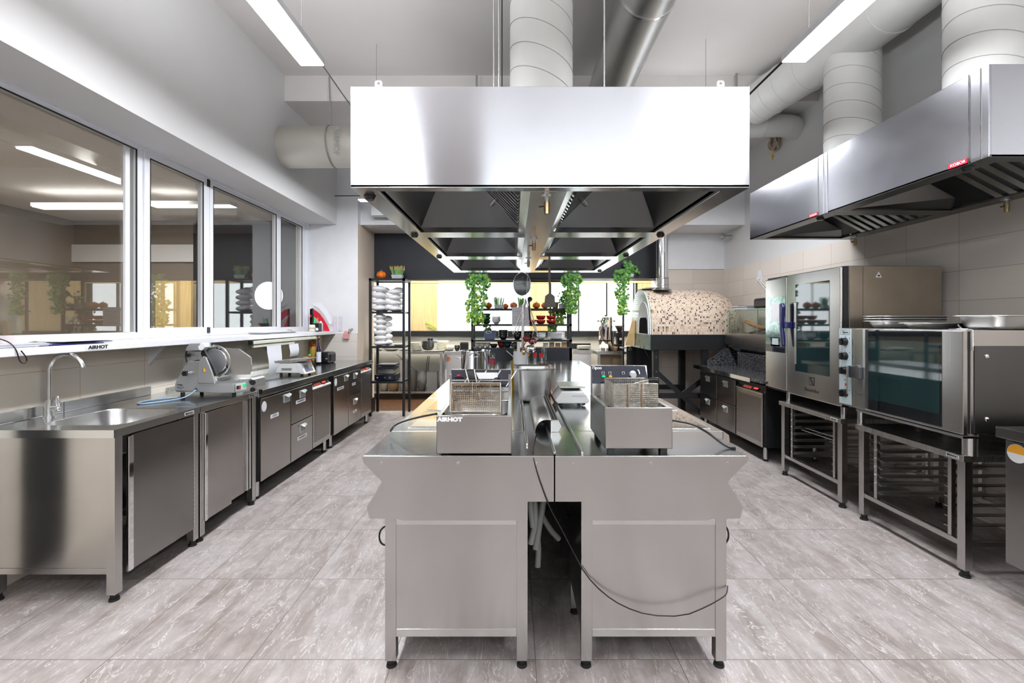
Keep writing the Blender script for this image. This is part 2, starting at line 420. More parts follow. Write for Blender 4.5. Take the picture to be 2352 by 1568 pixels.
m_tglass = thin_glass('thin_display_glass', (.82,.90,.86))
m_dglass = thin_glass('daylight_window_glass', (.97,.98,.98))
m_bottleg = thin_glass('bottle_glass', (.86,.93,.92), 1.9)
def herring():
    m, t, p, o = nt('brown_wood_floor'); b = N(t, 'ShaderNodeTexBrick'); t.links.new(coords(t, (1.6,1.6,1), (0,0,.78)), b.inputs['Vector'])
    b.inputs['Color1'].default_value = (.16,.075,.035,1); b.inputs['Color2'].default_value = (.10,.045,.022,1); b.inputs['Mortar'].default_value = (.03,.015,.01,1)
    b.inputs['Scale'].default_value = 4; b.inputs['Mortar Size'].default_value = .006
    t.links.new(b.outputs[0], p.inputs['Base Color']); p.inputs['Roughness'].default_value = .4; return m
m_bfloor = herring()
# ================================================================== SETTING
cam = bpy.data.cameras.new('camera'); cam.lens = 16.0; cam.sensor_width = 36; cam.sensor_fit = 'HORIZONTAL'
cam.shift_x = -4/2352; cam.shift_y = -46/2352; cam.clip_start = .05
co = bpy.data.objects.new('camera', cam); COL.objects.link(co); co.location = (0,0,EH); co.rotation_euler = (PI/2,0,0)
bpy.context.scene.camera = co
w = bpy.data.worlds.new('world'); bpy.context.scene.world = w; w.use_nodes = True
bg = w.node_tree.nodes['Background']; bg.inputs[0].default_value = (.93,.97,1,1); bg.inputs[1].default_value = 4.5
sc = bpy.context.scene
sc.view_settings.view_transform = 'Standard'; sc.view_settings.look = 'None'; sc.view_settings.exposure = 0.0
try:
    sc.cycles.max_bounces = 7; sc.cycles.diffuse_bounces = 4; sc.cycles.glossy_bounces = 4; sc.cycles.transparent_max_bounces = 10; sc.cycles.use_adaptive_sampling = True; sc.cycles.adaptive_threshold = .02; sc.cycles.sample_clamp_indirect = 6
    sc.cycles.caustics_reflective = False; sc.cycles.caustics_refractive = False; sc.cycles.blur_glossy = .5
except Exception: pass

XL, XLU, XW, XR = -2.725, -2.52, -2.94, 3.35
YB, YO, YF = 6.48, 7.24, 7.3
ZC, ZL = 4.12, 3.84
struct('floor', MB().box(-3.1, XR+.1, -4.1, YO, -.1, 0), m_floor)
struct('floor', MB().box(-4.6, 4.6, YO, 9.1, -.1, -.002), m_bfloor)
struct('ceiling', MB().box(-3.1, XR+.1, -4.1, 5.0, ZC, ZC+.15), m_ceil)
struct('ceiling', MB().box(-3.1, XR+.1, 5.0, YO+.1, ZL, ZC+.15), m_ceil)
struct('ceiling', MB().box(-4.6, 4.6, YO+.1, 9.1, 2.75, 2.85), m_white)
struct('wall_left', MB().box(-3.1, XLU, -4.1, YB, 2.80, ZC).box(-3.1, XLU, -4.1, .6, 0, 2.8), m_whitew)
struct('wall_left', MB().box(-3.1, XL, .6, YB, 0, 1.24), m_tilel)
struct('wall_back', MB().box(-3.1, -2.22, YB, YO, 0, ZL, 0).quad((-2.2199,YB,0),(-2.2199,YO,0),(-2.2199,YO,2.82),(-2.2199,YB,2.82),1), [m_white, m_peach])
struct('trim_1', MB().box(XL, -2.22, YB-.012, YB, 0, 1.255), m_tileb)
struct('wall_back', MB().box(-4.6, 2.27, YO, YO+.10, 2.10, ZL), m_darkw)
struct('trim_2', MB().box(-2.22, 2.27, YO-.03, YO+.12, 2.075, 2.10), m_blackm)
struct('wall_back', MB().box(-2.22, XR, 6.6, YO-.001, 2.82, ZL), m_white)
struct('wall_back', MB().box(2.27, XR+.1, YF-.06, YF+.2, 2.25, 2.82, 0).box(2.27, XR+.1, YF-.06, YF+.2, 2.82, ZL, 0), m_white)
struct('trim_3', MB().box(2.27, XR+.1, YF-.062, YF+.2, 0, 2.245), m_tilefr)
struct('wall_right', MB().box(XR, XR+.1, -4.1, YF, 2.24, ZC), m_whitew)
struct('wall_right', MB().box(XR-.004, XR+.1, -4.1, YF, 0, 2.24), m_tiler)
struct('baseboard_back', MB().box(-2.25, -2.205, YB+.05, YO, 0, .22), m_blackm)
# wall behind the camera, window openings added to light the room and band the hood
fw = MB(); wy0, wy1 = -4.25, -4.1; ops = [(-2.95,-2.0),(-.6,2.4),(2.75,3.3)]; x = -3.1
for a, b in ops: fw.box(x, a, wy0, wy1, 0, ZC); fw.box(a, b, wy0, wy1, 0, 2.3); fw.box(a, b, wy0, wy1, 4.0, ZC); x = b
fw.box(x, XR+.1, wy0, wy1, 0, ZC); struct('wall_front', fw, m_taupe)
for k, (a, b) in enumerate(ops):
    f = MB(); f.box(a, b, wy0, wy1, 2.3, 2.35).box(a, b, wy0, wy1, 3.95, 4.0).box(a, a+.05, wy0, wy1, 2.3, 4.0).box(b-.05, b, wy0, wy1, 2.3, 4.0)
    o = struct('window_%d' % (10+k), f, m_frame); MB().box(a+.05, b-.05, -4.19, -4.18, 2.35, 3.95).build('pane', m_dglass, o)
# ---- left glazing toward the neighbouring room
def win(n, y0, y1, py0, py1, pz0, pz1, off=0, dark=True):
    x0, x1 = XW-.06+off, XW+off
    f = MB(); f.box(x0, x1, y0, y1, pz1, 2.80).box(x0, x1, y0, y1, 1.285, pz0).box(x0, x1, y0, py0, pz0, pz1).box(x0, x1, py1, y1, pz0, pz1)
    o = struct('window_%d' % n, f, m_frame, bevel=.003)
    g = MB().box(x1-.004, x1+.001, py0, py0+.007, pz0, pz1).box(x1-.004, x1+.001, py1-.012, py1, pz0, pz1).box(x1-.004, x1+.001, py0, py1, pz1-.01, pz1)
    g.build('rubber_seal', m_rubber, o)
    MB().box(XW-.035+off, XW-.03+off, py0, py1, pz0, pz1).build('pane', m_pane, o)
    return o
w1 = win(1, .6, 3.61, .9, 3.555, 1.335, 2.765)
MB().box(XW-.03, XW-.012, 3.46, 3.50, 1.34, 2.76).build('inner_stile', m_frame, w1)
w2 = win(2, 3.612, 4.38, 3.665, 4.30, 1.365, 2.735, .012)
w3 = win(3, 4.40, 5.70, 4.452, 5.64, 1.355, 2.745, .002)
w4 = win(4, 5.702, 6.44, 5.76, 6.34, 1.345, 2.745, -.006)
MB().box(XW+.012, XW+.022, 4.345, 4.378, 1.31, 1.365).box(XW+.012, XW+.022, 4.345, 4.378, 2.71, 2.78).build('latch', m_blackp, w2)
struct('trim_4', MB().box(XW-.07, XW+.03, 6.44, YB, 1.285, 2.8).box(XW, XW+.02, .6, 6.44, 2.785, 2.80), m_frame)
struct('wall_left', MB().box(-3.1, XL, 6.479, YB+.01, 1.24, 2.8), m_white)
shelf = thing('window_shelf', 'long white shelf board running under the sliding windows above the left counter', 'shelf', (-2.6, 3.5, 1.24))
MB().box(XW+.001, -2.53, .6, 6.46, 1.241, 1.284).build('board', m_shelf, shelf, .004)
for yy in (3.39, 5.0, 6.1): MB().prism([(XL+.001,1.24),(-2.60,1.24),(XL+.001,1.09)], 'y', yy, yy+.025).build('bracket', m_frame, shelf)
MB().box(-2.529,-2.5285, 2.69,2.85,1.250,1.278).build('name_plate', m_whiteink, shelf)
text('AIRHOT', .028, (-2.528,2.77,1.264), '+x', m_ink, shelf, sx=1.25, bold=.0012)
# neighbouring room behind the glass
nb = MB().box(-7.0,-6.9, .3,7.24,0,3.3,0).box(-7,-3.1,7.14,7.3,0,3.3,0).box(-7,-3.1,.2,.3,0,3.3,0)
struct('wall_left', nb, m_taupe)
struct('floor', MB().box(-7,-3.1,.3,7.14,-.1,0), m_taupe)
struct('ceiling', MB().box(-7,-3.1,.3,7.14,3.0,3.1), m_ceil)
struct('wall_left', MB().box(-5.0,-3.12,7.1,7.139,0,2.95), m_darkw)
struct('trim_5', MB().box(-6.9,-5.0,7.1,7.139,2.35,2.62), m_white)
struct('trim_6', MB().box(-5.55,-5.0,7.05,7.099,0,2.05), m_panelw)
LED_W = 48
def lamp(x, y, z, sx, sy, e, rot=(0,0,0), col=(.95,.97,1)):
    l = bpy.data.lights.new('led_lamp', 'AREA'); l.shape = 'RECTANGLE'; l.size = sx; l.size_y = sy; l.energy = e; l.color = col
    o = bpy.data.objects.new('led_lamp', l); COL.objects.link(o); o.location = (x,y,z); o.rotation_euler = rot; return o

def led(x, y0, y1, z, label, along='y', w_=.15, group=None, em=None, name='led_batten_light'):
    t = thing(name, label, 'ceiling light', (x, (y0+y1)/2, z), group)
    em = em or m_led
    if along == 'y':
        MB().box(x-w_/2, x+w_/2, y0, y1, z, z+.006).build('diffuser', em, t)
        MB().box(x-w_/2-.006, x+w_/2+.006, y0-.006, y1+.006, z+.006, z+.05).build('housing', m_white, t, .004)
        r = MB()
        for yy in (y0+.15, y1-.15): MB().cyl((x, yy, z+.05), (x, yy, (ZC if yy < 5 else ZL)-.001), .003, n=6).build('suspension_wire', m_satin, t)
        lamp(x, (y0+y1)/2, z-.01, w_, y1-y0, LED_W if y0 > 1 else 18)
        lamp(x, (y0+y1)/2, z+.06, w_, y1-y0, LED_W*(.5 if 0 < y1 < 4 else .12), (PI,0,0))  # added uplight that brightens the ceiling
    else:
        MB().box(y0, y1, x-w_/2, x+w_/2, z, z+.006).build('diffuser', em, t)
        MB().box(y0-.006, y1+.006, x-w_/2-.006, x+w_/2+.006, z+.006, z+.05).build('housing', m_white, t, .004)
    return t
m_led2 = M('led_panel_dim', (1,1,1), .5, var=0, emit=6, ecol=(.93,.95,1))
led(-1.337, 1.80, 3.02, 3.116, 'long white LED ceiling light at the top left above the aisle')
led(-1.337, 4.28, 5.48, 3.06, 'second LED light behind the island hood on the left cable line')
led(1.835, 1.76, 2.98, 3.116, 'long white LED ceiling light at the top right beside the white duct')
led(1.835, 4.20, 5.40, 3.116, 'second LED light behind the island hood on the right cable line')  # added fixture hidden by the hood, lights the right side and back
led(-1.337, -.4, .8, 3.116, 'LED light on the left ceiling line nearest overhead')  # overhead pair added out of view to brighten the left tiles
led(1.835, -.4, .8, 3.116, 'LED light on the right ceiling line nearest overhead')
led(-1.337, -2.4, -1.2, 3.116, 'rear LED light on the left ceiling line, behind the camera side tables')  # rear pair added behind the camera as room light
led(1.835, -2.4, -1.2, 3.116, 'rear LED light on the right ceiling line, behind the camera side ovens')
for o in [o for o in bpy.data.objects if o.name.startswith('led_batten')]: pass
tn = thing('led_batten_light', 'left one of two horizontal LED lights seen through the window glass', 'ceiling light', (-5.26, 5.55, 2.8))
tn.location = (-5.26,5.55,2.8); MB().box(-5.8,-4.73,5.48,5.62,2.8,2.806).build('diffuser', m_led2, tn); MB().box(-5.81,-4.72,5.47,5.63,2.806,2.85).build('housing', m_white, tn)
tn = thing('led_batten_light', 'right one of two horizontal LED lights seen through the window glass', 'ceiling light', (-3.9, 5.55, 2.82))
MB().box(-4.4,-3.42,5.48,5.62,2.82,2.826).build('diffuser', m_led2, tn); MB().box(-4.41,-3.41,5.47,5.63,2.826,2.87).build('housing', m_white, tn)
m_mirror = M('bright_round_mirror', (.9,.9,.9), .3, emit=1.5, ecol=(1,1,1))  # glow put into the mirror to make it a bright disc
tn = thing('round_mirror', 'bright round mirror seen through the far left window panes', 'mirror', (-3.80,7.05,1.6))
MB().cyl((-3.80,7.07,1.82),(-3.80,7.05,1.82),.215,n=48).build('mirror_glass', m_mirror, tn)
MB().cyl((-3.80,7.099,1.82),(-3.80,7.071,1.82),.22,n=48).build('backing', m_blackm, tn)
solo(MB().tube([(-1.27,3.02,3.12),(-1.27,4.28,3.07)], .005, 6), 'power_cable', m_hose, 'thin grey cable between the two left LED lights', 'cable')
solo(MB().tube([(1.76,2.98,3.12),(1.76,5.0,3.10)], .008, 6), 'power_cable', m_blackp, 'dark cable line running back from the right LED light', 'cable')
# ---- dining side windows behind the pass opening
YW = 8.9
wb = MB().box(-4.6,4.6,YW,YW+.15,0,1.13).box(-4.6,4.6,YW,YW+.15,2.19,2.85); struct('wall_back', wb, m_cream)
sill = MB().box(-4.6,4.6,YW-.06,YW+.15,1.13,1.235); struct('trim_7', sill, m_blackm)
struct('trim_8', MB().box(-4.6,4.6,YW-.02,YW+.1,2.17,2.24), m_panelw)
struct('wall_left', MB().box(-4.6,-4.5,YO,YW,0,2.8), m_panelw); struct('wall_right', MB().box(4.5,4.6,YO,YW,0,2.8), m_darkw)
k = 5
for a, b in ((-4.5,-2.02),(-1.50,.32),(.70,2.42)):
    f = MB(); n = {5:(-3.3,), 6:(-.88,-.34,), 7:(1.27,1.82,2.35)}[k]
    f.box(a,a+.035,YW,YW+.06,1.235,2.17).box(b-.035,b,YW,YW+.06,1.235,2.17)
    for x in n: f.box(x-.012,x+.012,YW,YW+.05,1.235,2.17)
    o = struct('window_%d' % k, f, m_frame if k != 7 else m_blackm); MB().box(a,b,YW+.05,YW+.055,1.235,2.17).build('pane', m_dglass, o); k += 1
pw = MB()
for a, b in ((-2.02,-1.50),(.32,.70),(2.42,4.5)): pw.box(a,b,YW-.01,YW+.1,1.235,2.17)
struct('trim_9', pw, m_panelw)
for (a, b) in ((-3.1,.3),(.7,4.5)): pass
# shutter box on the beam
t = thing('roller_shutter_box', 'white roller shutter box fixed to the beam at the left', 'shutter box', (-1.6,6.58,2.9))
MB().box(-2.02,-.9,6.44,6.598,2.92,3.07).build('box', m_white, t, .006); MB().box(-2.0,-.92,6.46,6.58,2.90,2.919).build('slot', m_hose, t)
# small wall spotlight
t = thing('wall_spotlight', 'small lit spotlight on a thin rail behind the left hood corner', 'spotlight', (-2.05,6.2,3.05))
MB().tube([(-2.44,6.2,3.13),(-2.0,6.2,3.13)], .006, 6).build('rail', m_blackm, t); MB().box(-2.10,-1.9,6.1,6.22,3.06,3.10).build('lamp_housing', m_white, t, .01)
MB().box(-2.09,-1.93,6.11,6.21,3.05,3.059).build('lens', m_led2, t)

# sky portals at the far windows and at the added openings behind the camera
def portal(x, y, z, sx, sz, face):
    l = bpy.data.lights.new('window_portal', 'AREA'); l.shape = 'RECTANGLE'; l.size = sx; l.size_y = sz
    try: l.cycles.is_portal = True
    except Exception: return
    o = bpy.data.objects.new('window_portal', l); COL.objects.link(o); o.location = (x,y,z); o.rotation_euler = (-PI/2 if face < 0 else PI/2, 0, 0)
for a, b in ops: portal((a+b)/2, wy0-.02, 3.15, b-a, 1.7, 1)
for a, b in ((-4.5,-2.02),(-1.50,.32),(.70,2.42)): portal((a+b)/2, YW+.17, 1.7, b-a, .95, -1)

lamp(-4.9, 4.5, 2.9, 2.0, 3.5, 130, col=(1,.93,.85))  # added fill light for the neighbouring room, no fixture of its own
lamp(0, 8.0, 2.7, 5, .8, 150, col=(1,.95,.85))  # added fill light that brightens the dining side

struct('trim_10', MB().box(XL+.001,XL+.03,1.86,2.09,0,1.235), m_blackm)  # unseen dark strip added to reflect as a band in the sink cabinet end
# ================================================================== ISLAND
ZT = .873; YI = 1.85
def pelmet(x0, x1, side):     # end plate profile in (x,z)
    if side < 0:
        return [(x0+.165,.611),(x0+.145,.615),(x0+.028,.62),(x0+.018,.665),(x0+.08,.768),(x0+.006,.845),(x0,.862),(x0+.004,ZT),(x1,ZT),(x1,.687),(.057,.687),(.057,.611)]
    return [(x1-.165,.611),(x1-.145,.615),(x1-.028,.62),(x1-.018,.665),(x1-.08,.768),(x1-.006,.845),(x1,.862),(x1-.004,ZT),(x0,ZT),(x0,.687),(.276,.687),(.276,.611)]
def foot(mb, x, y, z0=0.0, h=.03, r=.02): mb.cyl((x,y,z0+.012),(x,y,z0+h),r*.8,n=14).cyl((x,y,z0),(x,y,z0+.012),r*1.1,r,n=16)
def island_end(side, x0, x1, lx0, lx1, label):
    t = thing('island_worktable', label, 'work table', ((x0+x1)/2, YI+.2, 0), 'stainless end tables of the island')
    MB().prism(pelmet(x0, x1, side), 'y', YI, YI+.004).build('end_plate', m_steelv, t, .0015)
    MB().box(x0+.004, x1, YI+.004, 2.268, ZT-.03, ZT).build('tabletop', m_top, t, .002)
    e = MB(); xo = x0 if side < 0 else x1
    s = 1 if side < 0 else -1
    e.prism([(xo+s*.003,.862),(xo+s*.009,.845),(xo+s*.083,.768),(xo+s*.021,.665),(xo+s*.031,.62),(xo+s*.036,.62),(xo+s*.027,.665),(xo+s*.09,.768),(xo+s*.013,.846)], 'y', YI+.004, 2.268)
    e.build('side_apron', m_steelv, t)
    for i, px in enumerate((876,1052,1231) if side < 0 else (1316,1495,1671)):
        xs, zs = PX(px, YI), PZ(1063, YI)
        MB().cyl((xs,YI,zs),(xs,YI-.0025,zs),.0058,.0045,n=14,m=0).cyl((xs,YI-.0026,zs),(xs,YI-.003,zs),.002,n=6,m=1).build('screw', [m_chrome, m_ink], t)
    for a in (lx0, lx1-.045):
        for b in (1.862, 2.205):
            l = MB().box(a, a+.045, b, b+.04, .03, .687 if (a > 0 and a < .3 and b < 2) else .86).build('leg', m_steelv, t, .002)
            f = MB(); foot(f, a+.022, b+.02); f.build('foot', m_rubber, l)
    MB().box(lx0+.045, lx1-.045, 1.866, 1.872, .16, .588).box(lx0+.045, lx1-.045, 2.24, 2.244, .16, .85).box(lx0,lx0+.003,1.9,2.21,.16,.85).box(lx1-.003,lx1,1.9,2.21,.16,.68).build('panel', m_steelv, t)
    for zz in ((.13,.16),(.588,.611)): MB().box(lx0+.045, lx1-.045, 1.862, 1.892, *zz).build('rail', m_satin, t, .002)
    return t
isl_a = island_end(-1, -.616, .1635, -.527, .057, 'front left stainless island table with notched end plate, under the left fryer')
isl_b = island_end(1, .1685, .950, .276, .871, 'front right stainless island table with notched end plate, under the right fryer')
def hob_unit(x0, x1, y0, y1, glass, label, lipside):
    t = thing('island_cooking_unit', label, 'cooking range', ((x0+x1)/2, (y0+y1)/2, 0))
    MB().box(x0, x1, y0, y1, ZT-.04, ZT).build('worktop', m_top, t, .003)
    if lipside: MB().prism([(x1,ZT),(x1+.03,ZT-.02),(x1+.035,ZT-.05),(x1+.012,ZT-.09),(x1-.12,ZT-.09),(x1-.12,ZT-.041),(x1,ZT-.041)], 'y', y0, y1).build('front_lip', m_steelv, t, .002)
    MB().box(x0+.09 if x0 < 0 else x0+.11, x1-.11 if x0 < 0 else x1-.09, y0+.02, y1-.02, .14, ZT-.041).build('body', m_steelv, t, .003)
    for gx0, gx1, gy0, gy1 in glass:
        g = MB().box(gx0-.012, gx1+.012, gy0-.012, gy1+.012, ZT, ZT+.004).build('glass_frame', m_satin, t, .001)
        MB().box(gx0, gx1, gy0, gy1, ZT+.0035, ZT+.006).build('glass_hob', m_blackglass, g)
    for a in (x0+.12, x1-.16):
        for b in (y0+.05, y1-.09):
            l = MB().box(a, a+.04, b, b+.04, .03, .15).build('leg', m_satin, t); f = MB(); foot(f, a+.02, b+.02); f.build('foot', m_rubber, l)
hob_unit(-.616, .05, 2.272, 3.25, [(-.53,-.11,2.34,2.72),(-.53,-.11,2.78,3.16)], 'left steel cooking unit with framed glass hob behind the left fryer', False)
hob_unit(.29, 1.045, 2.272, 3.25, [(.56,.99,2.33,2.72),(.56,.99,2.80,3.18)], 'right steel cooking unit with glass hob panels reflecting the mosaic', True)
def back_unit(x0, x1, y0, y1, label):
    t = thing('island_counter', label, 'counter', ((x0+x1)/2, (y0+y1)/2, 0), 'rear island counters')
    MB().box(x0, x1, y0, y1, ZT-.04, ZT).build('worktop', m_top, t, .003)
    MB().box(x0+.07, x1-.07, y0+.01, y1-.03, .14, ZT-.041).build('cabinet', m_steelv, t, .003)
    for a in (x0+.1, x1-.14):
        for b in (y0+.05, y1-.09):
            l = MB().box(a, a+.04, b, b+.04, .03, .14).build('leg', m_satin, t); f = MB(); foot(f, a+.02, b+.02); f.build('foot', m_rubber, l)
back_unit(-.616, .05, 3.254, 5.0, 'left rear island counter, middle stretch under the stock pot')
back_unit(.29, .93, 3.254, 5.0, 'right rear island counter beside the bottles')
back_unit(-.616, .05, 5.004, 6.4, 'left rear island counter, farthest stretch toward the shelving')
back_unit(.29, .93, 5.004, 6.4, 'right rear island counter, farthest stretch toward the shelving')
# raised service channel strip between the two rows
t = thing('service_channel', 'flat stainless service channel between the two island rows', 'channel cover', (.17, 4.3, .8))
MB().box(.054, .286, 2.272, 6.4, ZT-.03, ZT-.003).build('cover', m_top, t)
c = MB()
for xa in (.058, .168, .282): c.box(xa-.005, xa+.005, 1.87 if xa > .1 else 2.0, 6.39, ZT, ZT+.012)
c.build('raised_seam', m_satin, t, .002)
# hoses in the gap
for i, (pts, r) in enumerate([([(.10,2.1,.84),(.09,2.08,.66),(.10,2.05,.52),(.075,2.05,.42)],.014), ([(.14,2.2,.84),(.155,2.15,.66),(.12,2.1,.50),(.10,2.08,.38)],.016), ([(.07,2.05,.84),(.07,2.04,.62),(.085,2.04,.50)],.013), ([(.10,2.1,.50),(.115,2.1,.38),(.11,2.1,.29)],.014), ([(.10,2.2,.55),(.17,2.2,.42),(.22,2.22,.36)],.014)]):
    solo(MB().tube(pts, r, 10, sub=2), 'drain_hose', m_hose, 'grey flexible hose in the dark gap under the island, ' + ['leftmost upright','thick middle','short left','low hanging','bent rightward'][i], 'hose', 'hoses in the island gap')
# front cable
pp = [(1232,985,2.2),(1225,1010,2.0),(1224,1045,1.84),(1232,1080,1.84),(1245,1120,1.835),(1262,1165,1.83),(1290,1215,1.83),(1318,1270,1.84),(1345,1320,1.845),(1385,1362,1.84),(1430,1392,1.83),(1490,1413,1.825),(1570,1415,1.82),(1625,1392,1.82),(1660,1372,1.83),(1670,1362,1.84),(1671,1345,1.86)]
P3 = [(PX(a,Y), Y, PZ(b,Y)) for a, b, Y in pp]; P3[0] = (P3[0][0], 2.2, ZT+.004); P3[1] = (P3[1][0], 2.0, ZT+.004); P3[2] = (P3[2][0], 1.845, ZT+.004)
front_cord = solo(MB().tube(P3, .0026, 6, sub=1), 'power_cord', m_blackp, 'x', 'cord')
def cord(px, label, r=.004, sub=2, z=None):
    P = [(PX(a,Y), Y, max(PZ(b,Y), (z or -9))) for a, b, Y in px]
    return solo(MB().tube(P, r, 8, sub=sub), 'power_cord', m_blackp, label, 'cord')
cord_a = cord([(1003,950,1.95),(965,957,2.02),(925,968,2.1),(905,978,2.15),(897,990,2.16)], 'black cord of the left fryer running over the left table edge', .005, z=ZT+.005)
cord_b = cord([(1545,966,1.95),(1590,974,2.0),(1625,992,2.0),(1650,1012,1.98),(1672,1030,1.96),(1690,1038,1.95)], 'black cord of the right fryer running over the right table edge', .005, z=ZT+.005)
cord_c = cord([(890,1205,1.95),(874,1215,1.95),(870,1235,1.95),(877,1250,1.95),(890,1252,1.95)], 'black cord loop beside the left island leg', .004)
cord_d = cord([(1660,1200,1.95),(1672,1215,1.95),(1674,1235,1.95),(1666,1248,1.95)], 'black cord loop beside the right island leg', .004)

# ================================================================== FRYERS
def basket(mb, x0, x1, y0, y1, z0, z1, cell=.0085, r=.0007, tilt=None, m=0, mr=1):
    def T(p): return tilt(Vector(p)) if tilt else Vector(p)
    def rod(a, b, rr, mm): mb.tube([T(a), T(b)], rr, 4, m=mm, caps=False)
    nx = int((x1-x0)/cell); ny = int((y1-y0)/cell); nz = int((z1-z0)/cell)
    for i in range(nx+1):
        x = x0 + (x1-x0)*i/nx
        rod((x,y0,z1),(x,y0,z0),r,m); rod((x,y1,z1),(x,y1,z0),r,m); rod((x,y0,z0),(x,y1,z0),r,m)
    for j in range(ny+1):
        y = y0 + (y1-y0)*j/ny
        rod((x0,y,z1),(x0,y,z0),r,m); rod((x1,y,z1),(x1,y,z0),r,m); rod((x0,y,z0),(x1,y,z0),r,m)
    for k in range(nz+1):
        z = z0 + (z1-z0)*k/nz
        rod((x0,y0,z),(x1,y0,z),r,m); rod((x0,y1,z),(x1,y1,z),r,m); rod((x0,y0,z),(x0,y1,z),r,m); rod((x1,y0,z),(x1,y1,z),r,m)
    rim = [(x0,y0,z1),(x1,y0,z1),(x1,y1,z1),(x0,y1,z1),(x0,y0,z1)]
    for a, b in zip(rim, rim[1:]): rod(a, b, .003, mr)
    for a, b in (((x0,y0,z1),(x0,y0,z0)),((x1,y0,z1),(x1,y0,z0)),((x0,y0,z0),(x1,y0,z0))): rod(a, b, .0018, mr)
def fryer(x0, x1, y0, y1, zb, zt, yh, zh, label, feet):
    t = thing('deep_fryer', label, 'deep fryer', ((x0+x1)/2, (y0+y1)/2, ZT), None)
    th = .003; w_ = .018
    h = MB().box(x0, x1, y0, y0+th, zb, zt).box(x0, x0+th, y0, yh, zb, zt).box(x1-th, x1, y0, yh, zb, zt).box(x0, x1, yh, yh+th, zb, zt).box(x0, x1, y0, yh, zb, zb+th)
    h.build('housing', m_steelv, t, .0012)
    cy = yh-.05
    rim = MB().box(x0+.001, x1-.001, y0+.001, y0+w_, zt-.004, zt+.001).box(x0+.001, x0+w_, y0+w_, cy, zt-.004, zt+.001).box(x1-w_, x1-.001, y0+w_, cy, zt-.004, zt+.001).box(x0+.001, x1-.001, cy, yh, zt-.004, zt+.001)
    rim.build('rim', m_satin, t, .001)
    # rounded tank
    V = []; n = 32; mx = (x0+x1)/2; my = (y0+w_+cy)/2; ax = (x1-x0)/2-w_+.002; ay = (cy-y0-w_)/2+.002
    tk = MB(); ring = []
    for dz, k in ((0,1),(-.02,.985),(-.11,.95),(-.125,.85)):
        for i in range(n):
            a = 2*PI*i/n; ca, sa = math.cos(a), math.sin(a); q = (abs(ca)**6+abs(sa)**6)**(-1/6)
            V.append((mx+ca*q*ax*k, my+sa*q*ay*k, zt+dz))
    tk.add(V, [(j*n+i, j*n+(i+1)%n, (j+1)*n+(i+1)%n, (j+1)*n+i) for j in range(3) for i in range(n)] + [tuple(range(3*n,4*n))], 0, True)
    tk.build('oil_tank', m_satin, t)
    hd = MB().prism([(yh-.045,zt+.001),(yh+.012,zt+.001),(yh+.012,zh),(yh-.008,zh),(yh-.03,zh-.075),(yh-.038,zh-.085)], 'x', x0+.002, x1-.002)
    hb = hd.build('control_head', m_steelv, t, .002)
    for fx in (x0+.03, x1-.03):
        for fy in (y0+.03, yh-.03): MB().box(fx-.014, fx+.014, fy-.014, fy+.014, ZT, zb).build('foot', m_blackp, t)
    return t, hb
# left fryer
tL, hL = fryer(-.317, -.009, 1.865, 2.31, .878, 1.032, 2.30, 1.178, 'left countertop deep fryer with the AIRHOT name on its front', True)
MB().slab((-.313,2.2615,1.095),(-.014,2.2615,1.095),(-.014,2.290,1.176),(-.313,2.290,1.176),(0,-.004,.001)).build('control_panel', m_navy, hL)
MB().slab((-.205,2.262,1.135),(-.08,2.262,1.135),(-.08,2.274,1.165),(-.205,2.274,1.165),(0,-.002,0)).build('white_label', m_whiteink, hL)
for a in (-.26,-.19,-.12,-.04):
    st = MB().slab((a,2.2565,1.098),(a+.006,2.2565,1.098),(a+.056,2.2845,1.174),(a+.050,2.2845,1.174),(0,-.001,0)).build('white_stripe', m_whiteink, hL)
MB().cyl((-.085,2.27,1.12),(-.085,2.245,1.115),.024,.02,n=20).build('dial', m_blackp, hL)
text('K3', .012, (-.09,2.262,1.160), '-y', m_whiteink, hL)
MB().ell((-.275,2.27,1.150),(.010,.003,.006)).build('red_flame_logo', m_redp, hL); MB().box(-.295,-.25,2.265,2.268,1.139,1.143).build('blue_line', m_blueh, hL)
text('AIRHOT', .022, (-.262,1.8640,1.018), '-y', m_whiteink, tL, sx=1.25, bold=.0015)
fr = MB()
for xx in (-.305,-.02): fr.box(xx-.006, xx+.006, 2.20,2.212, 1.03,1.165)
fr.tube([(-.305,2.205,1.135),(-.02,2.205,1.135)], .0035).tube([(-.305,2.205,1.085),(-.02,2.205,1.085)], .0035); fr.build('basket_rest', m_satin, tL)
bt = thing('fryer_basket', 'rusty wire basket hanging tilted over the left fryer tank', 'fryer basket', (-.16,2.05,1.03))
def tl(p):     # tilt forward about x axis
    c = Vector((-.167,2.14,1.085)); d = p-c; a = 1.28; return Vector((-.167,2.10,1.07)) + Vector((d.x, d.y*math.cos(a)-d.z*math.sin(a), d.y*math.sin(a)+d.z*math.cos(a)))
b_ = MB(); basket(b_, -.285, -.06, 2.07, 2.20, 1.04, 1.13, .0088, .0011, tl); b_.build('wire_mesh', [M('rusty_mesh',(.48,.36,.24),.4,.8,.45,nscale=30), m_wire], bt)
MB().tube([(-.185,2.04,1.15),(-.185,2.035,1.09),(-.19,2.05,1.07)], .0022, 6, sub=1).tube([(-.155,2.04,1.10),(-.153,2.035,1.075),(-.145,2.05,1.065)], .0022, 6, sub=1).tube([(-.20,2.03,1.15),(-.22,2.08,1.20)], .003, 6).tube([(-.165,2.03,1.15),(-.18,2.08,1.20)], .003, 6).build('basket_brace', m_wire, bt)
MB().slab((-.245,2.16,1.185),(-.19,2.16,1.19),(-.165,2.14,1.145),(-.215,2.14,1.15),(0,.02,.004)).build('handle', m_blackp, bt, .004)
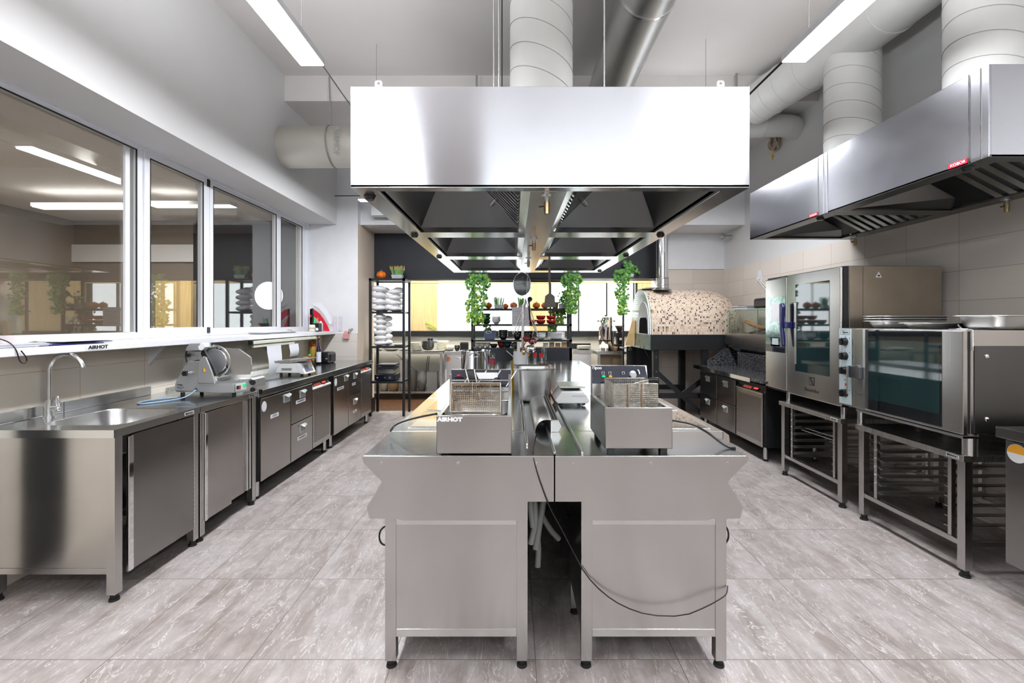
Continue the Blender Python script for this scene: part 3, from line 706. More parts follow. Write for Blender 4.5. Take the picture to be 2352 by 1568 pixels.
# right fryer
tR, hR = fryer(.379, .657, 1.885, 2.30, .893, 1.062, 2.25, 1.203, 'right countertop deep fryer with bright steel front and dark control panel', True)
MB().slab((.381,2.2115,1.118),(.655,2.2115,1.118),(.645,2.240,1.201),(.381,2.240,1.201),(0,-.004,.001)).build('control_panel', m_navy, hR)
text('Проо', .018, (.408,2.229,1.192), '-y', m_whiteink, hR, bold=.0006, rot=(PI/2-.33,0,0))
for xx, mm, nm in ((.437,m_ledgreen,'green_lamp'),(.470,m_amber,'amber_lamp')): MB().ell((xx,2.212,1.153),(.009,.006,.006),nu=12,nv=8).build(nm, mm, hR)
for xx in (.435,.468,.533):
    MB().box(xx-.007,xx+.007,2.2155,2.2165,1.163,1.175).box(xx-.005,xx+.005,2.2150,2.2154,1.165,1.173,1).build('printed_symbol', [m_whiteink, m_navy], hR)
MB().cyl((.58,2.222,1.165),(.58,2.200,1.160),.016,.014,n=20).build('dial', m_whiteink, hR)
MB().tube([(.603,2.213,1.186),(.61,2.211,1.176),(.611,2.210,1.164)], .003, 6, sub=1).build('dial_mark', m_whiteink, hR)
b2 = thing('fryer_basket', 'level wire basket with dark grey handle standing on the right fryer', 'fryer basket', (.53,2.08,1.0))
b_ = MB(); basket(b_, .432, .622, 1.965, 2.165, 1.005, 1.150, .009, .0011); b_.build('wire_mesh', [m_wire, m_wire], b2)
MB().box(.488,.493,1.962,1.966,1.02,1.15).box(.548,.553,1.962,1.966,1.04,1.15).build('rusty_strap', m_rust, b2)
MB().tube([(.52,1.965,1.151),(.555,1.95,1.165),(.585,1.94,1.17)], .0035, 6).tube([(.55,1.965,1.151),(.57,1.95,1.165),(.585,1.94,1.17)], .0035, 6).build('handle_wire', m_wire, b2)
MB().tube([(.575,1.94,1.169),(.595,1.932,1.172),(.612,1.925,1.170)], [.011,.013], 12).build('handle', m_blackp, b2)

# ================================================================== ITEMS ON THE ISLAND
def pan(mb, x0, x1, y0, y1, z0, z1, taper=.012, lip=.012, th=.0, m=0, er=7):
    # gastronorm tray, rounded corners, open top
    mx, my, ax, ay = (x0+x1)/2, (y0+y1)/2, (x1-x0)/2, (y1-y0)/2; n = 40; V = []
    prof = [(0,0,z1),(lip,lip,z1),(lip+.004,lip+.004,z1-.012),(lip+taper,lip+taper,z0+.02),(lip+taper+.012,lip+taper+.012,z0+.003),(lip+taper+.03,lip+taper+.03,z0)]
    prof = [(0,0,z1-.004)] + prof
    for dx, dy, z in prof:
        for i in range(n):
            a = 2*PI*(i+.5)/n; ca, sa = math.cos(a), math.sin(a); q = (abs(ca)**er+abs(sa)**er)**(-1/er)
            V.append((mx+ca*q*(ax-dx), my+sa*q*(ay-dy), z))
    L = len(prof)
    mb.add(V, [(j*n+i, j*n+(i+1)%n, (j+1)*n+(i+1)%n, (j+1)*n+i) for j in range(L-1) for i in range(n)] + [tuple(range((L-1)*n, L*n))], m, True)
    return mb
t = thing('gastronorm_pan', 'deep stainless container standing in the middle of the island', 'food container', (.14,3.2,ZT))
pan(MB(), .005, .272, 3.05, 3.36, ZT+.001, 1.10, .02, .012).build('pan_body', m_pan, t)
MB().tube([(.0,3.05,1.10),(.277,3.05,1.10),(.277,3.36,1.10),(.0,3.36,1.10),(.0,3.05,1.10)], .004, 6).build('rim', m_chrome, t)
# curved cover with perforated strip
t = thing('curved_steel_cover', 'curved stainless cover with a perforated strip lying on the island centre', 'steel cover', (.14,2.6,ZT))
def lerp(a, b, k): return a+(b-a)*k
arc = MB(); n = 14; V = []
for Y, xc, zb, R in ((2.25,.165,.84,.062),(2.98,.165,.84,.062)):
    for i in range(n+1):
        a = PI - (PI*.62)*i/n; V.append((xc+R*math.cos(a), Y, zb+.035+R*math.sin(a)))
arc.add(V, [(i,i+1,n+2+i,n+1+i) for i in range(n)], 0, True)
o = arc.build('curved_sheet', m_pan, t); sm_ = o.modifiers.new('thick', 'SOLIDIFY'); sm_.thickness = .003
tx = .165+.062*math.cos(PI*.38); tz = .875+.062*math.sin(PI*.38)
pf = MB().box(tx, tx+.035, 2.25, 2.98, tz-.003, tz); h = MB()
for k in range(34):
    for q in (0,1): h.box(tx+.006+q*.014, tx+.015+q*.014, 2.26+k*.021, 2.271+k*.021, tz+.0002, tz+.0012)
o = pf.build('perforated_strip', m_pan, t); h.build('slots', m_ink, o)
MB().box(.11,.165,2.6,2.61,.876,.90).build('inner_rib', m_blackp, t)
MB().prism([(tx,tz-.004),(tx+.034,tz-.004),(tx+.048,tz-.03),(tx+.034,tz-.058),(tx,tz-.058)], 'y', 2.25, 2.256).build('end_cap', m_steelv, t)
MB().box(tx-.004,tx,2.25,2.98,.874,tz-.004).build('side_rail', m_satin, t)
adopt(front_cord, t); adopt(cord_a, tL); adopt(cord_b, tR); adopt(cord_c, isl_a); adopt(cord_d, isl_b)
# scale behind (rear side to the viewer)
def scale(x0, x1, y0, y1, zb, zt, label, face):
    t = thing('kitchen_scale', label, 'kitchen scale', ((x0+x1)/2,(y0+y1)/2,zb))
    hz = zt-zb; mx = (x0+x1)/2
    if face == 'back':
        MB().prism([(x0-.01,zb+.03),(x0+.035,zb+hz*.74),(x1-.035,zb+hz*.74),(x1+.01,zb+.03),(x1-.01,zb+.012),(x0+.01,zb+.012)], 'y', y0, y1).build('body', m_scale, t, .006)
        MB().box(x0+.13,x1-.03,y0-.001,y0,zb+.05,zb+.075).build('rating_label', m_paper, t)
        text('Made 6V 30 kg  e=5 g', .011, ((x0+x1)/2+.045,y0-.0015,zb+.062), '-y', m_hose, t)
    for xx in (x0+.03,x1-.03):
        for yy in (y0+.03,y1-.03): MB().cyl((xx,yy,zb),(xx,yy,zb+.02),.012,n=12).build('foot', m_blackp, t)
    MB().box(x0+.02,x1-.02,y0+.01,y1-.01,zt-.012,zt).build('platform', m_steel, t, .005); MB().box(mx-.05,mx+.05,y0+.05,y1-.05,zb+hz*.72,zt-.012).build('neck', m_blackp, t)
    return t
scale(.275,.485,2.93,3.20,ZT+.006,1.0,'off-white electronic scale seen from behind beside the steel container', 'back')
# stock pot
t = thing('stock_pot', 'tall shiny stainless stock pot behind the left fryer', 'pot', (-.335,4.0,ZT))
MB().lathe([(0,.002),(.12,.002),(.126,.008),(.126,.285),(.131,.290),(.131,.294),(.122,.294),(.122,.02),(0,.02)], (-.335,4.0,ZT), 40).build('pot_body', m_chrome, t)
for s in (-1,1): MB().tube([(-.335+s*.125,3.96,1.10),(-.335+s*.165,3.975,1.10),(-.335+s*.165,4.025,1.10),(-.335+s*.125,4.04,1.10)], .005, 8, sub=1).build('handle', m_chrome, t)
MB().tube([(-.385,3.876,1.12),(-.375,3.85,1.12),(-.295,3.85,1.12),(-.285,3.876,1.12)], .005, 8, sub=1).build('handle', m_chrome, t)
# bottle beside pot
t = thing('sauce_bottle', 'steel bottle with pink and orange band beside the stock pot', 'bottle', (-.185,4.0,ZT))
MB().lathe([(0,0),(.021,0),(.021,.165),(0,.165)], (-.185,4,ZT), 20).build('bottle_body', m_steel, t)
MB().lathe([(.0225,.17),(.0235,.20),(.022,.225)], (-.185,4,ZT), 20, m=0).build('pink_band', M('pink_band',(.55,.08,.14),.5), t)
MB().lathe([(.022,.165),(.0225,.18)], (-.185,4,ZT), 20).build('orange_band', M('orange_band',(.85,.35,.05),.4), t)
MB().lathe([(.022,.226),(.021,.25),(.015,.268),(0,.272)], (-.185,4,ZT), 20).build('cap', m_bottleg, t)
# bottles behind the pan
def bottle(x, y, zt, r, cap, label, pattern=False):
    h = zt-ZT; t = thing('glass_bottle', label, 'bottle', (x,y,ZT), 'clear bottles behind the steel container')
    MB().lathe([(0,.001),(r,.001),(r,h*.45),(r*.9,h*.62),(r*.45,h*.80),(r*.40,h*.9)], (x,y,ZT), 22).build('glass', m_bottleg, t)
    MB().lathe([(r*.44,h*.88),(r*.46,h*.99),(0,h)], (x,y,ZT), 18).build('cap', cap, t)
    MB().lathe([(0,.006),(r*.92,.006),(r*.92,h*.4),(0,h*.4)], (x,y,ZT), 18).build('contents', M('pale_liquid',(.75,.8,.78),.1,trans=.8), t)
m_ocap = M('orange_cap', (.85,.4,.03), .4); m_rcap = M('red_cap', (.7,.02,.03), .35)
bottle(.108,3.60,1.185,.04,m_ocap,'clear bottle with orange cap behind the steel container')
bottle(.168,3.62,1.175,.034,m_rcap,'clear bottle with red cap, middle of three behind the steel container')
bottle(.224,3.66,1.165,.037,m_rcap,'clear bottle with red cap, right of three behind the steel container')
solo(MB().lathe([(0,0),(.006,0),(.022,.02),(.022,.10),(.014,.12),(.014,.14),(0,.14)], (.262,3.95,ZT+.2), 16).lathe([(0,0),(.018,0),(.018,.2),(0,.2)],(.262,3.95,ZT),12), 'corked_bottle', [m_bottleg], 'clear corked bottle behind the red capped bottles', 'bottle')
t = thing('utensil_tub', 'white plastic tub full of utensils behind the steel container', 'tub', (.05,3.58,ZT))
MB().lathe([(0,0),(.05,0),(.058,.31),(.054,.31),(.047,.01),(0,.01)], (.055,3.6,ZT), 24).build('tub_body', m_white, t)
solo(MB().lathe([(0,0),(.028,0),(.038,.23),(.040,.23),(.036,.23),(.026,.01),(0,.01)], (.012,3.66,ZT), 20), 'plastic_cup', m_yellow, 'yellow plastic cup at the left of the utensil tub', 'cup')
solo(MB().lathe([(0,0),(.02,0),(.02,.12),(.010,.15),(.010,.17),(0,.17)], (.012,3.66,ZT+.15), 16), 'oil_bottle', M('amber_bottle',(.45,.3,.06),.2), 'small amber bottle standing in the yellow cup', 'bottle')
solo(MB().box(.19,.275,3.40,3.46,ZT+.001,1.102), 'cutting_board', M('dark_red_board',(.2,.02,.02),.5), 'dark red board edge behind the steel container', 'board')
def ladle(x, y, z, r, mt, label, ang=0):
    t = thing('ladle', label, 'ladle', (x,y,ZT+.1), 'ladles standing in the utensil tub')
    V = MB(); V.ell((x,y,z),(r,r*.55,r*.8),nu=18,nv=10); V.build('bowl', mt, t)
    MB().tube([(x,y,z-r*.6),(.055+ang,3.6,ZT+.32),(.055,3.6,ZT+.05)], .004, 6).build('handle', mt, t)
ladle(.01,3.60,1.232,.034,m_blackp,'black ladle, leftmost in the utensil tub')
ladle(.150,3.62,1.262,.034,M('dark_red_steel',(.3,.12,.13),.12,.8),'dark shiny ladle leaning to the right in the tub',.01)
ladle(.130,3.56,1.205,.042,m_chrome,'wide steel ladle leaning right over the bottles',.01)
ladle(.100,3.60,1.285,.03,m_redp if False else M('maroon_plastic',(.2,.02,.02),.3),'maroon ladle behind the centre pole',.005)
solo(MB().box(.025,.05,3.55,3.565,1.0,1.255), 'spatula', m_white, 'white upright spatula in the utensil tub', 'spatula')
solo(MB().ell((.075,3.55,1.18),(.018,.012,.024)).tube([(.075,3.55,1.16),(.075,3.56,.95)],.003,6), 'brush', m_brass, 'small brass coloured brush in front of the centre pole', 'brush')
solo(MB().tube([(-.06,3.6,1.19),(.01,3.6,1.13)], .003, 6), 'skewer', m_white, 'thin white stick leaning out over the yellow cup', 'stick')
solo(MB().cyl((.075,3.75,ZT),(.075,3.75,1.50),.0115,n=16).cyl((.075,3.75,1.45),(.075,3.75,1.56),.013,.007,n=16), 'steel_pole', m_satin, 'upright stainless pole in the middle of the island', 'pole')
# ================================================================== ISLAND HOOD
HX0, HX1, HZ0, HZ1, HY0, HY1 = -.767, 1.108, 2.05, 2.523, 2.137, 5.83
hood = thing('island_exhaust_hood', 'large stainless exhaust hood hanging over the central island', 'exhaust hood', (.17, 4.0, HZ0))
MB().box(HX0, HX1, HY0, HY0+.012, HZ0, HZ1).build('front_panel', m_hood, hood, .002)
MB().box(HX0, HX0+.01, HY0+.012, HY1, HZ0, HZ1).box(HX1-.01, HX1, HY0+.012, HY1, HZ0, HZ1).box(HX0, HX1, HY1-.01, HY1, HZ0, HZ1).build('side_panel', m_steelv, hood)
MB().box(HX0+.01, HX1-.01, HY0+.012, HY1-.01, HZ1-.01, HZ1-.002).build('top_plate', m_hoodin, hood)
r = MB(); z0, z1 = HZ0-.002, HZ0+.012
r.box(HX0, -.655, HY0+.06, HY1, z0, z1).box(.995, HX1, HY0+.06, HY1, z0, z1)
r.box(HX0, HX1, HY0, HY0+.06, z0, z1)
bars = [(3.21, 3.41), (4.40, 4.62), (5.62, HY1)]
for a, b in bars: r.box(-.655, .995, a+.03, b, z0, z1)
r.build('bottom_rim', m_top, hood, .001)
cb = MB().box(.08, .257, HY0+.06, HY1, HZ0-.004, HZ0+.010); cb.build('centre_channel', m_satin, hood)
st = MB()
for s, xa in ((-1,.08),(1,.257)): st.slab((xa,HY0+.06,HZ0+.01),(xa,HY1,HZ0+.01),(xa+s*.045,HY1,HZ0+.03),(xa+s*.045,HY0+.06,HZ0+.03),(0,0,.003))
st.build('channel_flange', m_satin, hood)
bays = [(HY0+.07, 3.21), (3.41, 4.40), (4.62, 5.62)]
for y0, y1 in bays:
    for s in (-1, 1):
        xi = .035 if s < 0 else .302; xo = -.655 if s < 0 else .995; xt = -.45 if s < 0 else .79; xf = -.30 if s < 0 else .637
        b = MB()
        b.quad((xo,y1,HZ0+.03),(xi,y1,HZ0+.03),(xf,y1-.22,2.43),(xt,y1-.22,2.43))          # far sloped plate
        b.quad((xo,y0,HZ0+.03),(xi,y0,HZ0+.03),(xf,y0+.22,2.43),(xt,y0+.22,2.43))
        b.quad((xo,y0,HZ0+.03),(xo,y1,HZ0+.03),(xt,y1-.22,2.43),(xt,y0+.22,2.43))          # outer sloped plate
        b.quad((xt,y0+.2,2.43),(xt,y1-.2,2.43),(xf,y1-.2,2.43),(xf,y0+.2,2.43))
        b.quad((xi,y0,HZ0+.03),(xi,y0+.2,HZ0+.03),(xf,y0+.22,2.43),(xf,y0+.2,2.43))
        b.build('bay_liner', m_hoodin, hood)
        # small inner rails
        MB().box(min(xo,xi), max(xo,xi), y1-.002, y1+.03, HZ0-.003, HZ0+.035).build('cross_rail', m_top, hood)
        # baffle filter: slats along the slope
        P0 = Vector((xi, 0, HZ0+.035)); P1 = Vector((xf, 0, 2.42)); d = (P1-P0); nrm = Vector((-d.z, 0, d.x)).normalized()
        if nrm.z > 0: nrm = -nrm
        f = MB(); ya, yb = y0+.16, y1-.12; k = int((yb-ya)/.068)
        for i in range(k):
            yy = ya + .068*i
            A = P0 + Vector((0,yy,0)); B = P1 + Vector((0,yy,0)); w_ = Vector((0,.030,0))
            f.slab(A, B, B+w_, A+w_, nrm*.018)
        ff = f.build('baffle_filter', m_chrome, hood)
        MB().slab(P0+Vector((0,y0,0)), P1+Vector((0,y0,0)), P1+Vector((0,y1,0)), P0+Vector((0,y1,0)), -nrm*.004).build('filter_backing', m_blackm, ff)
        hs = MB()
        for q in (.45, .85):
            c = P0 + d*q + Vector((0, yb-.03 if q < .6 else yb-.2, 0)) + nrm*.014
            hs.tube([c+Vector((0,-.05,0)), c+nrm*.045+Vector((0,-.03,0)), c+nrm*.045+Vector((0,.03,0)), c+Vector((0,.05,0))], .003, 6, sub=2)
        hs.build('wire_handle', m_chrome, ff)
for xx in (-.72, 1.06):
    for yy in ((2.28,3.30,4.40) if xx < 0 else (3.29,4.30,5.62)):
        MB().cyl((xx,yy,HZ0-.004),(xx,yy,HZ0-.022),.03,.02,n=14).build('drain_plug', m_blackp, hood)
for i, px in enumerate((869,1656)):
    xx = PX(px, HY0)
    MB().prism([(xx-.018,HZ1-.002),(xx+.018,HZ1-.002),(xx+.018,HZ1+.022),(xx+.012,HZ1+.030),(xx-.012,HZ1+.030),(xx-.018,HZ1+.022)], 'y', HY0+.003, HY0+.006).cyl((xx,HY0+.0025,HZ1+.016),(xx,HY0+.002,HZ1+.016),.006,n=12,m=1).build('hanging_lug', [m_white, m_hose], hood)
def valve(x, y, z, label, s=1.0, lev=-1, grp='brass valves under the hood'):
    t = thing('brass_valve', label, 'valve', (x,y,z-.09*s), grp)
    MB().cyl((x,y,z),(x,y,z-.006),.028*s,n=18).cyl((x,y,z),(x,y,z-.035*s),.012*s,n=14).build('flange', m_satin, t)
    MB().cyl((x,y,z-.03*s),(x,y,z-.07*s),.015*s,n=8).cyl((x,y,z-.07*s),(x,y,z-.088*s),.013*s,n=14).build('valve_body', m_brass, t)
    MB().tube([(x,y,z-.05*s),(x+lev*.02*s,y,z-.05*s),(x+lev*.04*s,y,z-.052*s)], .004*s, 6).build('lever', m_blackp, t)
valve(.166,2.28,HZ0-.004,'brass valve nearest the viewer under the island hood channel')
valve(.153,3.45,HZ0-.004,'second brass valve under the middle of the island hood channel')
valve(.145,4.50,HZ0-.004,'farthest brass valve under the island hood channel')
# ================================================================== DUCTS
def ribs(mb, c, r, z0, z1, step, n=40):
    z = z0
    while z < z1:
        mb.lathe([(r+.0005,z-.003),(r+.003,z),(r+.0005,z+.003)], (c[0],c[1],0), n); z += step
def vduct(x, y, r, z0, z1, label, tilt=True):
    t = thing('vertical_duct', label, 'ventilation duct', (x,y,z0), None)
    MB().cyl((x,y,z0),(x,y,z1),r,n=48).build('pipe', m_duct, t)
    h = MB(); z = z0+.05; step = .145
    while z < z1-.15:      # slightly tilted spiral seams
        h.tube([(x+(r+.0008)*math.cos(a), y+(r+.0008)*math.sin(a), z+.05*math.sin(a*.5)**2*2-.03*math.cos(a)) for a in [2*PI*k/40 for k in range(41)]], .0028, 5); z += step
    h.build('spiral_seam', M('duct_seam', (.55,.55,.52), .5), t)
    return t
vduct(.175, 2.9, .199, HZ1, ZC, 'white spiral duct rising from the middle of the island hood')
vduct(2.95, 3.97, .207, 2.69, 3.80, 'white spiral duct rising from the far section of the wall hood')
vduct(2.95, 2.83, .21, 2.69, 3.80, 'large white duct rising from the near section of the wall hood at the right edge')
t = thing('horizontal_duct', 'white horizontal duct under the ceiling joining the two wall hood risers', 'ventilation duct', (2.88,4.0,3.6))
DP = [(2.93,2.2,3.86),(2.93,3.97,3.86),(2.80,4.5,3.84),(2.62,4.985,3.78)]
MB().tube(DP, .21, 32, sub=2).build('pipe', m_duct, t)
def dring(k, a, b, r=.216): 
    a = Vector(a); b = Vector(b); p = a.lerp(b, k); d_ = (b-a).normalized()*.012; MB().cyl(p-d_, p+d_, r, n=36).build('joint_ring', m_duct, t)
dring(.4, DP[0], DP[1]); dring(.75, DP[0], DP[1]); dring(.25, DP[1], DP[2]); dring(.75, DP[1], DP[2]); dring(.25, DP[2], DP[3]); dring(.55, DP[2], DP[3]); dring(.8, DP[2], DP[3])
t = thing('wall_duct_stub', 'lower white duct elbow going into the right wall near the cable coil', 'ventilation duct', (3.0,5.25,3.5))
MB().tube([(2.6,5.25,3.66),(2.95,5.25,3.68),(3.2,5.3,3.70),(3.345,5.4,3.70)], .125, 24, sub=2).build('pipe', m_duct, t); MB().cyl((2.85,5.25,3.675),(2.865,5.25,3.676),.129,n=32).build('joint_ring', m_duct, t)
# foil pipe running back over the hood
t = thing('foil_insulated_duct', 'grey foil insulated duct sloping back above the hood, right of the white duct', 'ventilation duct', (1.0,4.2,3.6))
MB().tube([(1.02,.5,3.86),(1.0,3.0,3.86),(.99,4.3,3.86),(.98,4.85,3.74),(.97,5.25,3.2),(.97,5.3,2.535)], .215, 30, sub=2).build('pipe', m_foil, t)
for y in (3.35,4.05): MB().cyl((.995,y,3.86),(.995,y+.02,3.86),.219,n=36).build('tape_ring', m_satin, t)
t = thing('foil_insulated_duct', 'pale insulated duct coming out of the left wall behind the hood', 'ventilation duct', (-1.7,4.98,3.1))
MB().cyl((XLU-.02,5.0,3.33),(.4,4.98,3.34),.218,n=40).build('pipe', steel('pale_foil', (.62,.60,.55), .5, .7, 0, (40,40,40), .3), t)
MB().lathe([(.2185,0),(.221,.004),(.221,.022),(.2185,.026)], (0,0,0), 36).build('strap_dummy', m_hose, t)
so = [o for o in bpy.data.objects if o.name.startswith('strap_dummy')][0]; bpy.data.objects.remove(so)
h = MB(); x = -2.00; pts = [(x+.03*math.sin(a*.5), 4.98+.220*math.sin(a), 3.33+.220*math.cos(a)) for a in [2*PI*k/40 for k in range(41)]]
h.tube(pts, .006, 6); h.tube([(x,4.98,3.55),(x-.02,4.98,ZC-.02)], .007, 6)
h.build('perforated_strap', m_hose, t)
text('BERHOF', .085, (-1.86,4.762,3.31), '-y', m_hose, t, rot=(PI/2,PI/2,0), ext=.0003)
# rods
for i, (px, lab) in enumerate(((1134,'rusty threaded rod left of the white duct, outermost'),(1146,'thin steel rod left of the white duct, middle'),(1153,'dark steel rod closest to the white duct'),(1388,'threaded rod in front of the grey foil duct'))):
    Y = 2.35 if i else 2.5; x = PX(px, Y)
    solo(MB().cyl((x,Y,HZ1),(x,Y,ZC),.0035,n=8), 'hanging_rod', [m_rust,m_satin,m_blackm,m_satin][i] if i else m_satin, lab, 'rod', None)
for px, lab in ((760,'perforated strap'),): pass
for px, Y, lab in ((1095,4.9,'short perforated hanger strap above the left half of the hood'),(1692,4.95,'short perforated hanger strap above the right end of the hood')):
    x = PX(px, Y); solo(MB().box(x-.012,x+.012,Y,Y+.003,3.2,PZ(172 if px<1200 else 150,Y)), 'hanger_strap', m_hose, lab, 'strap')
# cable coil
t = thing('cable_coil', 'coiled bundle of beige cable hanging high on the right wall', 'cable bundle', (3.27,5.75,3.62)); random.seed(3); cc = MB()
for k in range(9):
    a0 = random.uniform(0,6.28); rr = random.uniform(.05,.085); tilt_ = random.uniform(-.7,.7)
    cc.tube([(3.29+.03*math.sin(a*2+a0), 5.75+rr*math.cos(a+a0), 3.70+rr*1.1*math.sin(a+a0+tilt_)-.01*k*.5) for a in [2*PI*q/16 for q in range(17)]], .008, 6)
cc.tube([(3.30,5.75,3.76),(3.32,5.75,3.84)], .005, 6).build('cable_loops', m_rope, t)
MB().tube([(3.29,5.76,3.6),(3.29,5.80,3.52),(3.28,5.77,3.47)], .005, 6, sub=1).ell((3.28,5.78,3.52),(.02,.02,.02)).build('yellow_tag', m_yellow, t)
solo(MB().cyl((3.33,6.95,2.71),(3.22,6.95,2.71),.03,n=14).tube([(3.22,6.95,2.74),(3.15,6.92,2.71),(3.18,6.95,2.67)], .012, 8, sub=1), 'pipe_clamp', m_satin, 'small metal pipe clamp on the white wall left of the wall hood', 'clamp')

# ================================================================== WALL HOOD (right)
WX0, WZ0, WZ1, WY0, WY1 = 2.352, 2.235, 2.692, 2.25, 4.53
def wall_hood(y0, y1, label, lamp):
    t = thing('wall_exhaust_hood', label, 'exhaust hood', (2.85,(y0+y1)/2,WZ0), 'wall exhaust hoods above the ovens')
    MB().box(WX0, WX0+.01, y0, y1, WZ0, WZ1).box(WX0-.003, WX0, y0+.0, y0+.09, WZ0, WZ1).build('front_panel', m_hoodr, t, .001)
    for q in (y0, y1-.01): MB().box(WX0+.01, XR-.01, q, q+.01, WZ0, WZ1).build('end_panel', m_hood if lamp else m_steelv, t)
    MB().box(WX0+.01, XR-.01, y0+.01, y1-.01, WZ1-.012, WZ1-.002).build('top_plate', m_steelv, t)
    MB().box(WX0, WX0+.11, y0, y1, WZ0-.002, WZ0+.01).box(XR-.14, XR-.006, y0, y1, WZ0-.002, WZ0+.01).box(WX0+.11, XR-.14, y0, y0+.07, WZ0-.002, WZ0+.01).box(WX0+.11, XR-.14, y1-.07, y1, WZ0-.002, WZ0+.01).build('bottom_rim', m_hoodin, t)
    P0 = Vector((XR-.15,0,WZ0+.02)); P1 = Vector((2.62,0,2.56)); d = P1-P0; nrm = Vector((-d.z,0,d.x)).normalized(); nrm = -nrm if nrm.z > 0 else nrm
    for q in (y0+.035, y0+.095): MB().box(WX0-.0045, WX0-.003, q, q+.006, WZ0, WZ1).build('bright_seam', m_chrome, t)
    f = MB(); k = 0; yy = y0+.12
    while yy < y1-.36:
        f.slab(P0+Vector((0,yy,0)), P1+Vector((0,yy,0)), P1+Vector((0,yy+.045,0)), P0+Vector((0,yy+.045,0)), nrm*.02); yy += .085
    ff = f.build('baffle_filter', m_satin, t)
    MB().slab(P0+Vector((0,y0+.05,0)), P1+Vector((0,y0+.05,0)), P1+Vector((0,y1-.05,0)), P0+Vector((0,y1-.05,0)), -nrm*.004).build('filter_backing', m_blackm, ff)
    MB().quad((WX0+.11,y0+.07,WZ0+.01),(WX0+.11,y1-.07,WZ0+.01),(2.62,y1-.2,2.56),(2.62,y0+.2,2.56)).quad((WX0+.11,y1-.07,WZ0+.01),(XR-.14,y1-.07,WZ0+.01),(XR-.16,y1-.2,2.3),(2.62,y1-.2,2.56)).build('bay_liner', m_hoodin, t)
    c = P1 - d*.12 + Vector((0,y1-.38,0)) + nrm*.02
    MB().tube([c+Vector((0,-.05,0)), c+nrm*.05, c+Vector((0,.06,0))], .003, 6, sub=2).build('wire_handle', m_chrome, ff)
    MB().box(WX0-.0042, WX0-.003, y0+.105, y0+.21, WZ0+.006, WZ0+.032).build('red_name_tag', m_redp, t)
    text('KOBOR', .022, (WX0-.0046,y0+.157,WZ0+.0185), '-x', m_whiteink, t, sx=1.1)
    MB().cyl((WX0+.06,y0+.17,WZ0-.002),(WX0+.06,y0+.17,WZ0-.02),.03,.02,n=14).build('drain_plug', m_blackp, t)
    return t
wall_hood(WY0, 3.408, 'near stainless wall hood section above the lower oven', True)
wall_hood(3.412, WY1, 'far stainless wall hood section above the tall oven', False)
valve(3.27,3.02,WZ0-.003,'brass valve under the near wall hood, at the tiled wall',1.0,-1,None)
valve(3.27,4.36,WZ0-.003,'brass valve under the far wall hood, at the tiled wall',1.0,-1,None)

# ================================================================== THINGS HANGING FROM THE HOOD
YT = 4.77
def hp(px, py, Y=YT): return (PX(px,Y), Y, PZ(py,Y))
t = thing('hanging_turner', 'long grey perforated turner hanging from the back of the hood', 'spatula', hp(1263,708))
MB().tube([hp(1262,594),hp(1262,640),hp(1263,664),hp(1263,676)], [.010,.012], 10).build('handle', m_hose, t)
p = MB().trace([(1262,672),(1252,680),(1250,705),(1276,706),(1274,680),(1264,672)], YT, .003); p.build('blade', m_hose, t)
h = MB()
for a, b in ((1263,686),(1263,693),(1263,700),(1257,690),(1269,690),(1256,697),(1270,697),(1260,690),(1266,695),(1260,700)): c = hp(a,b); h.cyl((c[0],YT-.0005,c[2]),(c[0],YT+.0035,c[2]),.0035,n=8)
h.build('blade_holes', m_bgr, t)
t = thing('hanging_clock', 'round dark clock with silver rim and thin hands above the tongs', 'clock', hp(1199,678,4.6))
c = Vector(hp(1199,652,4.6)); rx, rz = 20/F*4.6, 26.5/F*4.6
def ringp(k, y): return [(c.x+rx*k*math.cos(a), y, c.z+rz*k*math.sin(a)) for a in [2*PI*q/40 for q in range(41)]]
MB().prism([(p[0],p[2]) for p in ringp(1,0)[:-1]], 'y', 4.6, 4.62).build('clock_face', M('dark_clock_face',(.05,.08,.085),.08,coat=.5), t)
MB().tube(ringp(1.0,4.6), .004, 6).build('rim', m_chrome, t)
MB().tube([(c.x-.06,4.597,c.z-.005),(c.x+.045,4.597,c.z+.012)], .0018, 5).tube([(c.x,4.597,c.z+.06),(c.x+.012,4.597,c.z+.075)], .0015, 5).tube([(c.x,4.597,c.z-.075),(c.x+.012,4.597,c.z-.06)], .0015, 5).build('hands', m_whiteink, t)
def tongs(pts, label):
    t = thing('tongs', label, 'tongs', hp(*pts[-1][-1], 4.4), 'tongs hanging in the middle of the island')
    for q in pts: MB().tube([hp(a,b,4.4) for a,b in q], .0055, 6, sub=1).build('arm', m_satin, t)
tongs([[(1208,690),(1190,735),(1181,765)],[(1210,690),(1196,740),(1188,763)]], 'steel tongs hanging at the left of the pole')
tongs([[(1212,690),(1226,735),(1233,762)],[(1210,695),(1222,740),(1231,762)]], 'steel tongs hanging at the right of the pole')
solo(MB().tube([hp(1207,686,4.35),hp(1203,720,4.35),hp(1199,745,4.35)], .008, 8), 'tongs', m_white, 'pale tongs hanging in the centre over the pole', 'tongs')
solo(MB().ell(hp(1217,687,4.35),.024).cyl(hp(1215,692,4.35),hp(1217,735,4.35),.009,n=10), 'whisk', m_blackp, 'black knobbed tool hanging right of the tongs', 'kitchen tool')
solo(MB().tube([hp(1209,680,4.42),(.145,4.42,2.0),(.145,4.42,2.044)], .002, 6), 'hook_wire', m_satin, 'thin wire from the hood channel holding the tongs', 'wire')
# ================================================================== LEFT COUNTERS
XF = -2.01
def leg_(mb, x, y, s=.045, z1=.835): mb.box(x, x+s, y, y+s, .035, z1)
